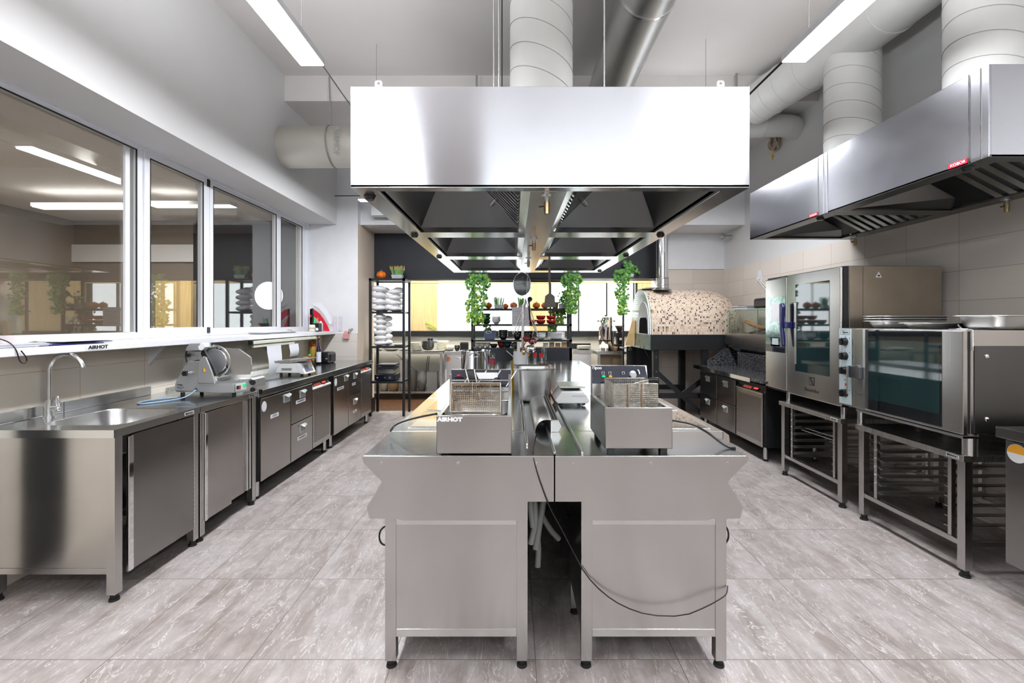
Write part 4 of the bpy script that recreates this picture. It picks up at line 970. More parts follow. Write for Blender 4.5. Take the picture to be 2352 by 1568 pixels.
# sink cabinet
t = thing('sink_cabinet', 'near left stainless sink cabinet with hinged door', 'sink cabinet', (-2.36,2.6,0))
bx0, bx1, by0, by1 = -2.53, -2.075, 2.40, 2.87
tp = MB(); n = 32; mx, my, ax, ay = (bx0+bx1)/2, (by0+by1)/2, (bx1-bx0)/2, (by1-by0)/2; V = []
for i in range(n):
    a = 2*PI*(i+.5)/n; ca, sa = math.cos(a), math.sin(a); q = (abs(ca)**7+abs(sa)**7)**(-1/7); V.append((mx+ca*q*ax, my+sa*q*ay, .873))
x0, x1, y0, y1 = XL, XF, 2.29, 2.918
W = []
for i in range(n):
    a = 2*PI*(i+.5)/n; ca, sa = math.cos(a), math.sin(a); k = max(abs(ca), abs(sa)); ux, uy = ca/k, sa/k
    W.append((x0 if ux < -.999 else x1 if ux > .999 else mx+ux*((x1-mx) if ux > 0 else (mx-x0)), y0 if uy < -.999 else y1 if uy > .999 else my+uy*((y1-my) if uy > 0 else (my-y0)), .873))
tp.add(V + W, [(i,(i+1)%n,n+(i+1)%n,n+i) for i in range(n)], 0)
for cx_, cy_, i0, i1 in ((x1,y1,3,4),(x0,y1,11,12),(x0,y0,19,20),(x1,y0,27,28)): tp.add([W[i0],(cx_,cy_,.873),W[i1]], [(0,1,2)], 0)
tp.box(x0, x1, y0, y0+.002, .833, .8729).box(x1-.002, x1, y0, y1, .833, .8729).box(x0,x1,y1-.002,y1,.833,.8729)
tp.build('worktop', m_top, t)
bs = MB(); V = []
for dz, k in ((0,1),(-.006,.985),(-.15,.96),(-.17,.9),(-.172,.1)):
    for i in range(n):
        a = 2*PI*(i+.5)/n; ca, sa = math.cos(a), math.sin(a); q = (abs(ca)**7+abs(sa)**7)**(-1/7); V.append((mx+ca*q*ax*k, my+sa*q*ay*k, .873+dz))
bs.add(V, [(j*n+i, j*n+(i+1)%n, (j+1)*n+(i+1)%n, (j+1)*n+i) for j in range(4) for i in range(n)] + [tuple(range(4*n,5*n))], 0, True)
bs.build('basin', m_satin, t)
for a in (-2.655, XF-.05):
    for b in (2.30, 2.865):
        l = MB(); leg_(l, a, b); lo = l.build('leg', m_steelv, t, .002); f = MB(); foot(f, a+.022, b+.022, 0, .035, .022); f.build('foot', m_rubber, lo)
MB().box(-2.61,-2.06,2.306,2.31,.17,.832).box(-2.61,-2.06,2.303,2.33,.14,.17).build('side_panel', m_steelv, t, .001)
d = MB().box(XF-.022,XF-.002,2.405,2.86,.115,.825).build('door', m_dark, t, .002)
MB().box(XF-.002,XF+.014,2.362,2.392,.122,.822).box(XF-.02,XF,2.392,2.405,.122,.822).build('edge_handle', m_chrome, d, .002)
MB().box(XF-.03,XF-.02,2.33,2.36,.06,.83).build('frame_post', m_steelv, t)
hg = MB()
for k in range(26): hg.cyl((XF-.002,2.864,.125+k*.027),(XF-.002,2.864,.148+k*.027),.004,n=8)
hg.build('piano_hinge', m_satin, d)
MB().box(XF,XF+.001,2.78,2.86,.843,.862).build('name_plate', m_whiteink, t); text('BRENGO', .018, (XF+.0015,2.82,.8525), '+x', m_ink, t, bold=.0006)
# second cabinet with sliding doors
t = thing('sliding_door_cabinet', 'left stainless cabinet with sliding doors under the slicer', 'cabinet', (-2.36,3.24,0))
MB().box(XL, XF, 2.92, 3.565, .833, .873).build('worktop', m_top, t, .002)
for a in (-2.655, XF-.05):
    for b in (2.925, 3.51):
        l = MB(); leg_(l, a, b); lo = l.build('leg', m_steelv, t, .002); f = MB(); foot(f, a+.022, b+.022, 0, .035, .022); f.build('foot', m_rubber, lo)
d = MB().box(XF-.02,XF-.004,2.985,3.25,.12,.825).build('door', m_front, t, .002); MB().box(XF-.004,XF+.006,2.962,2.985,.12,.825).build('edge_handle', m_chrome, d, .003)
MB().box(XF-.035,XF-.024,3.22,3.44,.13,.825).build('door', m_front, t, .002)
MB().box(XF-.03,XF-.01,3.44,3.462,.14,.825).box(XF-.03,XF-.01,3.475,3.50,.14,.825).build('frame_post', m_satin, t)
MB().box(XF,XF+.001,3.46,3.54,.843,.862).build('name_plate', m_whiteink, t); text('BRENGO', .018, (XF+.0015,3.50,.8525), '+x', m_ink, t, bold=.0006)
MB().box(-2.60,-2.05,2.95,3.52,.14,.16).box(-2.64,-2.62,2.95,3.52,.14,.83).build('inner_shelf', m_steelv, t)
t = thing('backsplash_rail', 'low stainless upstand along the wall behind the sink', 'backsplash', (XL+.01,3.0,.873))
MB().box(XL+.001,XL+.016,2.29,3.40,.874,.937).build('upstand', m_steelv, t, .002); MB().box(XL+.016,XL+.017,2.74,2.742,.874,.937).build('seam', m_ink, t)
# refrigerated counters
def handle(mb, x, s, y, z):    # recessed bow handle : frame + curved lip
    w_, h_ = .11, .072
    mb.box(x, x+s*.004, y, y+w_, z, z+h_, 0).box(x+s*.0041, x+s*.0045, y+.008, y+w_-.008, z+.006, z+h_-.020, 1)
    n = 8; V = []
    for i in range(n+1):
        k = i/n; V += [(x+s*.004, y+.004+(w_-.008)*k, z+h_-.002), (x+s*.022, y+.004+(w_-.008)*k, z+h_-.010-.018*math.sin(PI*k))]
    mb.add(V, [(2*i,2*i+1,2*i+3,2*i+2) for i in range(n)], 0, True)
def lab(par, x, s, y, z, txt, w_=.13, blank=False):
    MB().box(x+s*.0005, x+s*.0012, y, y+w_, z, z+.032).build('paper_label', m_paper, par)
    if txt: text(txt, .024 if len(txt) < 8 else .019, (x+s*.0016, y+w_/2, z+.016), '+x' if s > 0 else '-x', m_ink, par, sx=.9)
def fridge(xf, s, y0, y1, cols, label, mats, zt=.873, th=.05):
    D = .62
    t = thing('refrigerated_counter', label, 'refrigerated counter', (xf-s*.3,(y0+y1)/2,0))
    zb = .145; ztop = zt-th
    MB().box(xf-s*.03, xf-s*D, y0+.01, y1-.01, zb, ztop).build('body', m_blackm, t)
    for kind, a, b in cols:
        if kind == 'door':
            d = MB().box(xf-s*.03, xf, a, b, zb, ztop-.02).build('door', mats[0], t, .003)
            MB().box(xf-s*.028, xf+s*.001, a, b, ztop-.02, ztop-.014).build('top_trim', m_chrome, d)
            h = MB(); handle(h, xf, s, b-.125 if s > 0 else a+.02, ztop-.115); h.build('handle', [m_handle, m_hose], d)
            yield_.append(('door', d, a, b))
        elif kind == 'drawers':
            zm = (zb+ztop)/2-.0
            for i, (q0, q1) in enumerate(((zb, zm-.004), (zm+.004, ztop-.02))):
                d = MB().box(xf-s*.03, xf, a, b, q0, q1).build('drawer', mats[i], t, .003)
                h = MB(); handle(h, xf, s, (a+b)/2-.05, q1-.105); h.build('handle', [m_handle, m_hose], d)
                yield_.append(('drawer%d' % i, d, a, b))
        else:
            c = MB().box(xf-s*.03, xf-.002*s, a, b, zb, ztop-.085).build('compressor_cover', mats[2], t, .003)
            MB().box(xf-s*.002, xf-.0005*s, a+.03, b-.03, zb+.05, ztop-.13).build('grille', m_perf, c)
            p = MB().prism([(xf-s*.055,ztop-.03),(xf-s*.055,ztop-.084),(xf+s*.003,ztop-.084),(xf+s*.003,ztop-.075)], 'y', a, b, 0); pp_ = p.build('display_panel', m_white if s > 0 else m_satin, t)
            L = b-a; u0, u1 = (a+L*.18, a+L*.52) if s > 0 else (a+L*.45, a+L*.75)
            A = Vector((xf+s*.002,0,ztop-.068)); B = Vector((xf-s*.045,0,ztop-.034)); nn = Vector((s*.6,0,.8))*.002
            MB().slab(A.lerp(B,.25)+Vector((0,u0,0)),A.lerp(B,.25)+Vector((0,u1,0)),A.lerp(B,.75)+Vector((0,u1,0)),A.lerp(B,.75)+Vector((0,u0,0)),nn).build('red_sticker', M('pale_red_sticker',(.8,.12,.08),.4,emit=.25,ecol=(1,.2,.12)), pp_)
            v0, v1 = (a+L*.56, a+L*.86) if s > 0 else (a+L*.18, a+L*.42)
            e = MB().slab(A.lerp(B,.15)+Vector((0,v0,0)),A.lerp(B,.15)+Vector((0,v1,0)),A.lerp(B,.85)+Vector((0,v1,0)),A.lerp(B,.85)+Vector((0,v0,0)),nn).build('controller', m_blackp, pp_)
            MB().slab(A.lerp(B,.35)+Vector((0,v0+.02,0))+nn,A.lerp(B,.35)+Vector((0,v1-.03,0))+nn,A.lerp(B,.7)+Vector((0,v1-.03,0))+nn,A.lerp(B,.7)+Vector((0,v0+.02,0))+nn,nn*.5).build('red_digits', m_ledred, e)
    for a in (y0+.05, y1-.09):
        for q in (.06, .56):
            l = MB().cyl((xf-s*q,a+.02,.02),(xf-s*q,a+.02,zb),.022,n=16).build('leg', m_satin, t); MB().cyl((xf-s*q,a+.02,0),(xf-s*q,a+.02,.02),.026,n=16).build('foot', m_rubber, l)
    return t
yield_ = []
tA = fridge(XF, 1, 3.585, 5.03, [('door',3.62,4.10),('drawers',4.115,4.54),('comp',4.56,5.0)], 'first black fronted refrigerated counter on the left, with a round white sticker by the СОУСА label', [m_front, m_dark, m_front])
dA = yield_; yield_ = []
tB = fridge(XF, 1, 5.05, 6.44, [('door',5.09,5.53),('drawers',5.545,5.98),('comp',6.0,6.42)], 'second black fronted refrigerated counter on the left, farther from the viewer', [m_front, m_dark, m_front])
dB = yield_; yield_ = []
def disc(par, x, s, y, z, r, rz=None): 
    rz = rz or r; MB().prism([(y+r*math.cos(2*PI*i/32), z+rz*math.sin(2*PI*i/32)) for i in range(32)], 'x', x, x+s*.001).build('round_sticker', m_paper, par)
disc(dA[0][1], XF, 1, 3.665, .735, .036, .042); lab(dA[0][1], XF, 1, 3.76, .615, 'СОУСА', .13)
lab(dA[2][1], XF, 1, 4.20, .655, 'ПОЛУФАБРИКАТЫ', .19); lab(dA[1][1], XF, 1, 4.23, .31, 'ПОЛУФАБРИКАТЫ', .19)
disc(dB[0][1], XF, 1, 5.14, .735, .036, .045); lab(dB[0][1], XF, 1, 5.18, .63, 'ПОЛУФАБРИКАТЫ', .20)
lab(dB[2][1], XF, 1, 5.66, .62, 'ОВОЩИ', .12); lab(dB[1][1], XF, 1, 5.70, .27, 'РЫБА', .12)
t = thing('counter_worktop', 'continuous polished steel worktop over the left refrigerated counters', 'worktop', (-2.36,5.0,.823))
MB().box(XL, XF+.012, 3.567, 6.46, .824, .874).build('worktop', m_top, t, .002)
MB().box(XL+.001,XL+.012,3.567,6.46,.8745,.90).box(XF+.0121,XF+.0125,5.035,5.039,.824,.874,1).build('edge', [m_steel, m_ink], t)
# faucet
t = thing('kitchen_faucet', 'tall brushed gooseneck faucet behind the left sink', 'faucet', (-2.655,2.63,.873))
fx_, fy_ = -2.655, 2.60
MB().cyl((fx_,fy_,.873),(fx_,fy_,.879),.032,n=24).cyl((fx_,fy_,.879),(fx_,fy_,.975),.0235,n=24).build('base', m_satin, t)
R = .098; P = [(fx_,fy_,.975),(fx_,fy_,1.135)] + [(fx_+R-R*math.cos(a), fy_-.0*a, 1.135+R*math.sin(a)) for a in [PI*k/14*.93 for k in range(1,15)]]
MB().tube(P, .0125, 16).build('spout', m_satin, t)
hd = MB().cyl((fx_+.02,fy_,.925),(fx_+.062,fy_-.01,.925),.014,n=16).build('valve_stub', m_satin, t)
MB().tube([(fx_+.055,fy_-.012,.93),(fx_+.06,fy_-.015,.975),(fx_+.065,fy_-.02,1.0),(fx_+.075,fy_-.02,.985),(fx_+.075,fy_-.015,.93)], .005, 8, sub=2).ell((fx_+.066,fy_-.012,.925),(.012,.014,.016)).build('lever', m_chrome, hd)
# ---------------- slicer (outline traced at its own depth)
Ys = 3.28
t = thing('meat_slicer', 'silver electric meat slicer on the left counter under the shelf', 'meat slicer', (-2.2,3.4,.873))
def tr(pts, y, th, nm, mt, par=t, bev=.004): return MB().trace(pts, y, th).build(nm, mt, par, bev)
tr([(402,897),(401,885),(404,875),(418,850),(431,830),(438,828),(455,829),(460,845),(463,878),(492,880),(538,880),(537,902),(500,903),(470,901)], Ys, .10, 'housing', m_castal)
bx = tr([(454,830),(467,817),(474,820),(487,852),(495,877),(492,881),(456,881),(453,878)], Ys-.012, .03, 'blade_guard_arm', m_castal, bev=.006)
tr([(463,800),(470,807),(488,840),(497,862),(492,864),(480,845),(461,812)], Ys-.004, .02, 'black_edge', m_blackp, bev=0)
c = Vector((PX(473,Ys), Ys+.10, PZ(832,Ys))); rb = 36/F*Ys
MB().cyl((c.x,c.y,c.z),(c.x,c.y-.012,c.z),rb,n=48).build('blade', m_chrome, t)
MB().cyl((c.x,c.y-.0121,c.z),(c.x,c.y-.02,c.z),rb*.82,n=48).build('blade_cover', m_castal, t)
MB().tube([(c.x+rb*1.03*math.cos(a), c.y-.006, c.z+rb*1.03*math.sin(a)) for a in [PI*(-.42)+PI*.95*k/30 for k in range(31)]], .006, 8).build('guard_ring', m_satin, t)
MB().trace([(478,795),(549,801),(576,820),(578,838),(573,860),(497,862),(507,845),(508,825),(498,808)], Ys+.09, .012).build('product_plate', m_satin, t, .003)
tr([(428,797),(436,788),(461,788),(464,800),(455,805),(425,806)], Ys-.02, .11, 'sharpener_cover', m_castal, bev=.006)
tr([(454,796),(464,787),(470,789),(472,797),(463,805),(457,804)], Ys-.035, .05, 'sharpener_cap', m_white, bev=.003)
MB().cyl((PX(438,Ys),Ys-.01,PZ(815,Ys)),(PX(438,Ys),Ys-.03,PZ(815,Ys)),.013,n=16).build('sharpener_knob', m_blackp, t)
tr([(431,806),(462,806),(459,826),(436,829)], Ys+.01, .06, 'sharpener_frame', m_castal)
MB().tube([(PX(430,Ys),Ys+.0,PZ(803,Ys)),(PX(426,Ys),Ys,PZ(815,Ys)),(PX(429,Ys),Ys,PZ(831,Ys))], .005, 8, sub=2).build('rubber_edge', m_blackp, t)
kb = MB(); kx, kz = PX(434,Ys), PZ(856,Ys); kb.prism([(kx+(.017+.004*math.cos(6*a))*math.cos(a), kz+(.017+.004*math.cos(6*a))*math.sin(a)) for a in [2*PI*i/36 for i in range(36)]], 'y', Ys-.05, Ys-.03); kb.build('star_knob', m_blackp, t)
MB().cyl((kx+.012,Ys-.03,kz),(kx+.02,Ys,kz+.006),.008,n=12).build('knob_stem', m_chrome, t)
tr([(490,880),(538,880),(577,868),(582,872),(583,890),(577,898),(540,902)], Ys+.02, .16, 'base', m_castal, bev=.006)
cp = MB().trace([(541,881),(564,877),(565,893),(542,898)], Ys+.017, .003).build('switch_plate', M('mint_plate',(.55,.72,.66),.4), t)
tr([(543,886),(552,885),(552,893),(543,894)], Ys+.010, .007, 'black_switch', m_blackp, cp, .001); tr([(548,887),(552,886),(552,892),(548,893)], Ys+.008, .002, 'red_button', m_redp, cp, 0)
MB().cyl((PX(559,Ys),Ys+.02,PZ(884,Ys)),(PX(559,Ys),Ys+.008,PZ(884,Ys)),.009,n=16).build('green_button', m_ledgreen, cp)
MB().cyl((PX(572,Ys),Ys+.03,PZ(877,Ys)),(PX(586,Ys),Ys-.03,PZ(877,Ys)),.018,.019,n=20).build('thickness_knob', m_blackp, t)
MB().cyl((PX(577,Ys),Ys+.03,PZ(894,Ys)),(PX(582,Ys),Ys-.01,PZ(894,Ys)),.017,n=18).build('lower_knob', m_blackp, t)
MB().lathe([(0,0),(.035,0),(.042,.012),(0,.014)], (PX(541,Ys),Ys+.11,PZ(876,Ys)), 24).build('pusher_disc', m_white, t)
wt = MB().trace([(469,844),(465,853),(473,853)], Ys-.0135, .001).build('warning_triangle', M('warning_yellow',(.9,.45,.02),.4), bx); text('!', .016, (PX(469,Ys),Ys-.015,PZ(850.3,Ys)), '-y', m_ink, bx, bold=.0006)
text('Omas', .016, (PX(413,Ys),Ys-.001,PZ(883.5,Ys)), '-y', m_ink, t, bold=.0004); text('N.Mod 250  V230', .007, (PX(414,Ys),Ys-.001,PZ(889,Ys)), '-y', m_ink, t); text('Matr. 50Hz', .007, (PX(413,Ys),Ys-.001,PZ(892.5,Ys)), '-y', m_ink, t)
for fx2, fy2, r2 in ((PX(413,Ys),Ys+.03,.014),(PX(530,Ys),Ys+.04,.013),(PX(420,Ys),Ys+.2,.013),(PX(570,Ys),Ys+.16,.013)):
    MB().cyl((fx2,fy2,.873),(fx2,fy2,.905),r2,n=14).build('foot', m_blackp, t)
MB().trace([(401,890),(580,886),(580,899),(402,900)], Ys+.12, .10).build('rear_base', m_castal, t, .01)
MB().tube([(PX(452,Ys),Ys-.002,PZ(894,Ys)),(-2.30,3.2,.885),(-2.36,3.08,.879),(-2.44,2.98,.879),(-2.51,3.02,.879),(-2.50,3.15,.879),(-2.40,3.25,.879)], .005, 8, sub=3).build('power_cable', m_cable, t)
MB().ell((PX(451,Ys),Ys-.002,PZ(894,Ys)),.009).build('cable_grommet', m_blackp, t)
# ---------------- scale on left counter
t = thing('kitchen_scale', 'white electronic scale with blue display on the left worktop', 'kitchen scale', (-2.24,4.66,.874))
Yk = 4.55
def tk_(pts, y, th, nm, mt, par=t, bev=.003): return MB().trace(pts, y, th).build(nm, mt, par, bev)
tk_([(632,856),(640,834),(678,834),(702,857)], Yk, .22, 'body', m_scale, bev=.006)
fp = MB().slab((PX(690,Yk)-.004,Yk-.004,PZ(857,Yk)-.006),(PX(677,Yk),Yk-.004,PZ(834,Yk)+.003),(PX(677,Yk),Yk+.24,PZ(834,Yk)+.003),(PX(690,Yk)-.004,Yk+.24,PZ(857,Yk)-.006),(.055,0,-.004)).build('display_housing', m_white, t, .004)
sl = (Vector((PX(677,Yk)+.055,0,PZ(834,Yk)-.001)), Vector((PX(690,Yk)+.051,0,PZ(857,Yk)-.010)))
a_, b_ = sl; dn = Vector((.01,0,.004)).normalized()*.0016
def sq(k0,k1,y0,y1,nm,mt): MB().slab(a_.lerp(b_,k0)+Vector((0,y0,0)),a_.lerp(b_,k0)+Vector((0,y1,0)),a_.lerp(b_,k1)+Vector((0,y1,0)),a_.lerp(b_,k1)+Vector((0,y0,0)),dn).build(nm, mt, fp)
sq(.15,.85,Yk+.03,Yk+.20,'blue_bezel',m_blueh); sq(.2,.7,Yk+.04,Yk+.13,'lcd',m_lcd)
for i in range(6): pass
MB().trace([(629,829),(668,826),(703,824),(702,828),(672,833),(632,834)], Yk-.005, .24).build('platform', m_steel, t, .002)
MB().trace([(646,845),(670,845),(670,851),(646,851)], Yk-.0008, .0008).build('rating_label', m_hose, t); text('TOP  Max 15 kg', .012, (PX(658,Yk),Yk-.0012,PZ(848,Yk)), '-y', m_ink, t)
for xx, yy in ((-2.34,Yk+.03),(-2.13,Yk+.03),(-2.34,Yk+.2),(-2.13,Yk+.2)): MB().cyl((xx,yy,.874),(xx,yy,.91),.014,n=12).build('foot', m_blackp, t)
adopt(solo(MB().tube([(-2.64,3.6,.88),(-2.45,3.75,.88),(-2.30,4.1,.88),(-2.2,4.4,.88)], .003, 6, sub=2), 'power_cord', m_blackp, 'x', 'cord'), t)
# film roll + paper strip on shelf edge
t = thing('order_rail', 'off-white order ticket rail fixed to the window shelf edge', 'ticket rail', (-2.49,4.9,1.22))
MB().box(-2.528,-2.49,4.35,5.75,1.20,1.232).box(-2.524,-2.50,4.38,5.2,1.165,1.195).build('rail', M('ivory_plastic',(.75,.76,.65),.4), t, .004); MB().box(-2.529,-2.488,4.33,4.352,1.198,1.234).build('end_cap', m_blackp, t)
def sheet(mb, x, y0, y1, z0, z1, curl=.02, n=10):
    V = []
    for i in range(n+1):
        k = i/n; V += [(x+curl*math.sin(k*3)*k, y0+.01*k, z1+(z0-z1)*k), (x+curl*math.sin(k*3+.4)*k, y1-.01*k, z1+(z0-z1)*k)]
    mb.add(V, [(2*i,2*i+1,2*i+3,2*i+2) for i in range(n)], 0, True); return mb
solo(sheet(MB(), -2.485, 4.58, 4.86, .885, 1.17, .03), 'paper_sheet', m_paper, 'long white paper sheet hanging from the order rail to the worktop', 'paper')
solo(sheet(MB(), -2.47, 5.0, 5.22, 1.03, 1.17, .02), 'paper_ticket', m_paper, 'short white ticket hanging at the right of the order rail', 'paper')
t = thing('wall_sheets', 'plastic covered printed sheets fixed to the tiles behind the slicer', 'laminated sheets', (XL+.01,4.1,.93))
for i in range(7): MB().box(XL+.002,XL+.004,3.74+i*.13,3.855+i*.13,.945,1.13).build('sheet', M('laminated_paper',(.80,.84,.84),.08,coat=.6,var=.15,nscale=50), t)
solo(MB().tube([(XL+.012,5.18,1.02),(XL+.03,5.2,.95),(XL+.05,5.3,.88)], .005, 6, sub=1).box(XL+.001,XL+.03,5.16,5.21,1.01,1.08), 'power_plug', m_blackp, 'black plug and cord on the tiles under the order rail', 'plug')
# condiments in the corner
m_honey = M('honey_amber', (.5,.2,.02), .15)
def jar(x, y, r, h, body, cap, label, capname='lid', hc=.02, neck=None):
    t = thing('sauce_jar' if neck is None else 'sauce_bottle', label, 'jar' if neck is None else 'bottle', (x,y,.874))
    if neck is None: MB().lathe([(0,0),(r,0),(r,h-.01),(r*.85,h),(0,h)], (x,y,.874), 20).build('body', body, t); MB().lathe([(0,h),(r*.88,h),(r*.88,h+hc),(0,h+hc)], (x,y,.874), 20).build(capname, cap, t)
    else: MB().lathe([(0,0),(r,0),(r,h*.55),(neck,h*.75),(neck,h),(0,h)], (x,y,.874), 18).build('body', body, t); MB().lathe([(0,h),(neck*1.2,h),(neck*1.2,h+hc),(0,h+hc)], (x,y,.874), 16).build(capname, cap, t)
    return t
Yc = 5.8
jar(PX(702,5.6),5.6,.032,.09,m_bottleg,m_ocap,'small glass jar with amber content at the left of the corner bottles')
jar(PX(711,5.5),5.5,.02,.13,M('pepper_sauce',(.45,.05,.02),.2),m_ledgreen,'small red sauce bottle with green neck in the corner group',neck=.008)
jar(PX(718,Yc),Yc,.036,.23,m_oil,m_redp,'tall jar of yellow oil with red lid in the corner group',hc=.025)
jar(PX(722,6.1),6.1,.036,.29,m_oil,m_ocap,'yellow oil bottle with orange collar behind the red lidded jar')
jar(PX(722,6.2),6.2,.03,.37,m_bottleg,m_whiteink,'tallest pale bottle with black cap at the back of the corner group',neck=.014)
tb = jar(PX(732,Yc),Yc,.03,.33,M('dark_wine_glass',(.03,.01,.06),.1),m_honey,'dark bottle with white label beside the black box',neck=.012)
MB().lathe([(.0305,.03),(.0305,.16)], (PX(732,Yc),Yc,.874), 18).build('white_label', m_paper, tb)
solo(MB().box(-2.56,-2.50,5.35,5.36,.875,.97).slab((-2.52,5.3,.875),(-2.46,5.3,.95),(-2.44,5.34,.95),(-2.5,5.34,.875),(0,.03,0)), 'clear_packet', m_tglass, 'crumpled clear packet leaning on the corner bottles', 'packet')
t = thing('bread_box', 'rounded black plastic box at the end of the left worktop', 'container', (PX(750,6.0),6.0,.874))
MB().box(PX(737,6.0),PX(765,6.0),5.9,6.12,.875,PZ(808,6.0)).build('box', m_blackp, t, .03); MB().box(PX(748,5.9),PX(752,5.9),5.898,5.9,.93,.945).build('white_label', m_hose, t)
t = thing('wall_scissor_holder', 'pink wall pocket with scissors on the tiles above the worktop end', 'holder', (PX(796,6.46),6.46,1.16))
MB().box(PX(788,6.44),PX(801,6.44),6.43,6.466,1.17,1.25).box(PX(789,6.44),PX(799,6.44),6.455,6.466,1.25,1.285).build('pocket', m_pink, t, .006)
for s in (-1,1): MB().tube([(-2.35+s*.0,6.44,1.24),(-2.325+s*.01,6.44,1.275),(-2.31+s*.022,6.44,1.30),(-2.30+s*.026,6.44,1.315),(-2.315+s*.012,6.44,1.315),(-2.325+s*.008,6.44,1.29)], .004, 6, sub=1).build('scissor_handle', m_blackp, t)
# items on the shelf
def papers(x0,x1,y0,y1,z,n,label,mt=None,name='paper_stack'):
    mb = MB()
    for i in range(n):
        dx, dy = random.uniform(-.012,.012), random.uniform(-.02,.02); mb.box(x0+dx,x1+dx,y0+dy,y1+dy,z+i*.002,z+i*.002+.0015)
    return solo(mb, name, mt or m_paper, label, 'papers')
papers(-2.85,-2.56,2.05,2.5,1.285,10,'stack of papers at the near end of the window shelf')
solo(MB().box(-2.80,-2.62,2.15,2.40,1.306,1.345), 'notebook', M('worn_notebook',(.55,.5,.5),.7,var=.3), 'thick worn notebook on the papers at the far left', 'notebook')
solo(MB().tube([(-2.66,2.28,1.35),(-2.56,2.30,1.325),(-2.524,2.31,1.28),(-2.520,2.32,1.215),(-2.519,2.345,1.20),(-2.520,2.36,1.225),(-2.522,2.33,1.27)], .003, 6, sub=2), 'black_cord_loop', m_blackp, 'thin black strap looping over the shelf edge at the far left', 'strap')
solo(MB().box(-2.66,-2.55,2.45,2.83,1.285,1.292).slab((-2.60,2.5,1.292),(-2.60,2.95,1.292),(-2.72,2.95,1.297),(-2.72,2.5,1.297),(0,0,.004)), 'dark_folder', m_blueh, 'dark blue folder with sheets lying on the window shelf', 'folder')
papers(-2.73,-2.57,2.6,2.95,1.302,2,'white sheets on the dark blue folder')
solo(MB().tube([(-2.75,2.55,1.295),(-2.76,2.62,1.30),(-2.75,2.70,1.297)], .006, 6), 'pen', m_blackp, 'dark pen lying behind the blue folder', 'pen')
papers(-2.76,-2.56,4.72,5.35,1.285,12,'stack of white documents on the far half of the window shelf')
solo(MB().ell((-2.66,5.4,1.31),(.03,.04,.012)), 'paper_clip_ball', m_satin, 'small shiny clip on the document stack', 'clip')
t = thing('paper_cups', 'white paper cups nested at the far end of the window shelf', 'cups', (PX(717,5.9),5.9,1.285))
for i in range(2): MB().lathe([(0,0),(.042,0),(.033,.05+.0*i),(0,.05)], (PX(717,5.9),5.9,1.285+i*.042), 20).build('cup', m_cream, t)
t = thing('red_document_tray', 'curved red plastic magazine file with papers at the shelf end', 'file holder', (PX(735,6.33),6.33,1.285))
Yt = 6.33
arcp = [(712,709),(722,711),(733,719),(742,731),(751,746),(757,760),(747,761),(741,748),(733,738),(722,727),(712,722)]
MB().trace(arcp, Yt, .012).build('curved_frame', m_redp, t); MB().trace([(712,727),(716,727),(722,745),(728,760),(712,760)], Yt, .012).build('lower_frame', m_redp, t)
MB().trace([(712,709),(716,709),(716,761),(712,761)], Yt, .012).trace([(735,740),(738,740),(745,760),(741,761)], Yt, .012).build('rib', m_redp, t)
for i, pts in enumerate(([(715,698),(737,694),(752,715),(762,742),(757,745),(745,722),(733,708)],[(718,701),(745,700),(760,725),(764,740),(758,744),(742,716)])): solo(MB().trace(pts, Yt-.014+i*.028, .01), 'loose_papers', m_paper, ['white papers curling over the red file, in front','white papers behind the curved red file'][i], 'papers')
t = thing('pen_holder', 'black pen holder with pens beside the red file', 'pen holder', (PX(724,6.02),6.02,1.285))
MB().box(PX(716,6.0),PX(732,6.0),6.0,6.1,1.285,PZ(742,6.0)).build('cup', m_blackp, t, .003); MB().box(PX(725,6.0),PX(731,6.0),5.998,6.0,1.30,1.335).build('white_label', m_paper, t)
for i, (px, mt) in enumerate(((718,m_blackp),(721,m_ledgreen),(724,M('teal_pen',(.05,.5,.5),.4)),(728,m_ocap))): MB().tube([(PX(px,6.05),6.05,1.37),(PX(px+2,6.05),6.05,PZ(732-3*(i%2),6.05))], .006, 6).build('pen', mt, t)
solo(MB().slab((PX(717,6.11),6.11,1.29),(PX(721,6.11),6.11,1.29),(PX(719,6.11),6.11,PZ(708,6.11)),(PX(715,6.11),6.11,PZ(708,6.11)),(0,.02,0)), 'black_ruler', m_blackp, 'black strip leaning in the pen holder', 'ruler')
solo(MB().lathe([(0,0),(.028,0),(.026,.11),(.012,.125),(.012,.14),(0,.14)], (PX(737,6.15),6.15,1.285), 18), 'white_bottle', m_white, 'small white bottle in front of the red file', 'bottle')
for i, px in enumerate((764,777)): solo(MB().box(PX(px,6.47),PX(px+9,6.47),6.474,6.478,PZ(760,6.47),PZ(726,6.47)), 'wall_notice', M('printed_notice',(.72,.72,.78),.6,var=.15,nscale=60), ['faint printed notice on the white wall, left one','faint printed notice on the white wall, right one'][i], 'notice')
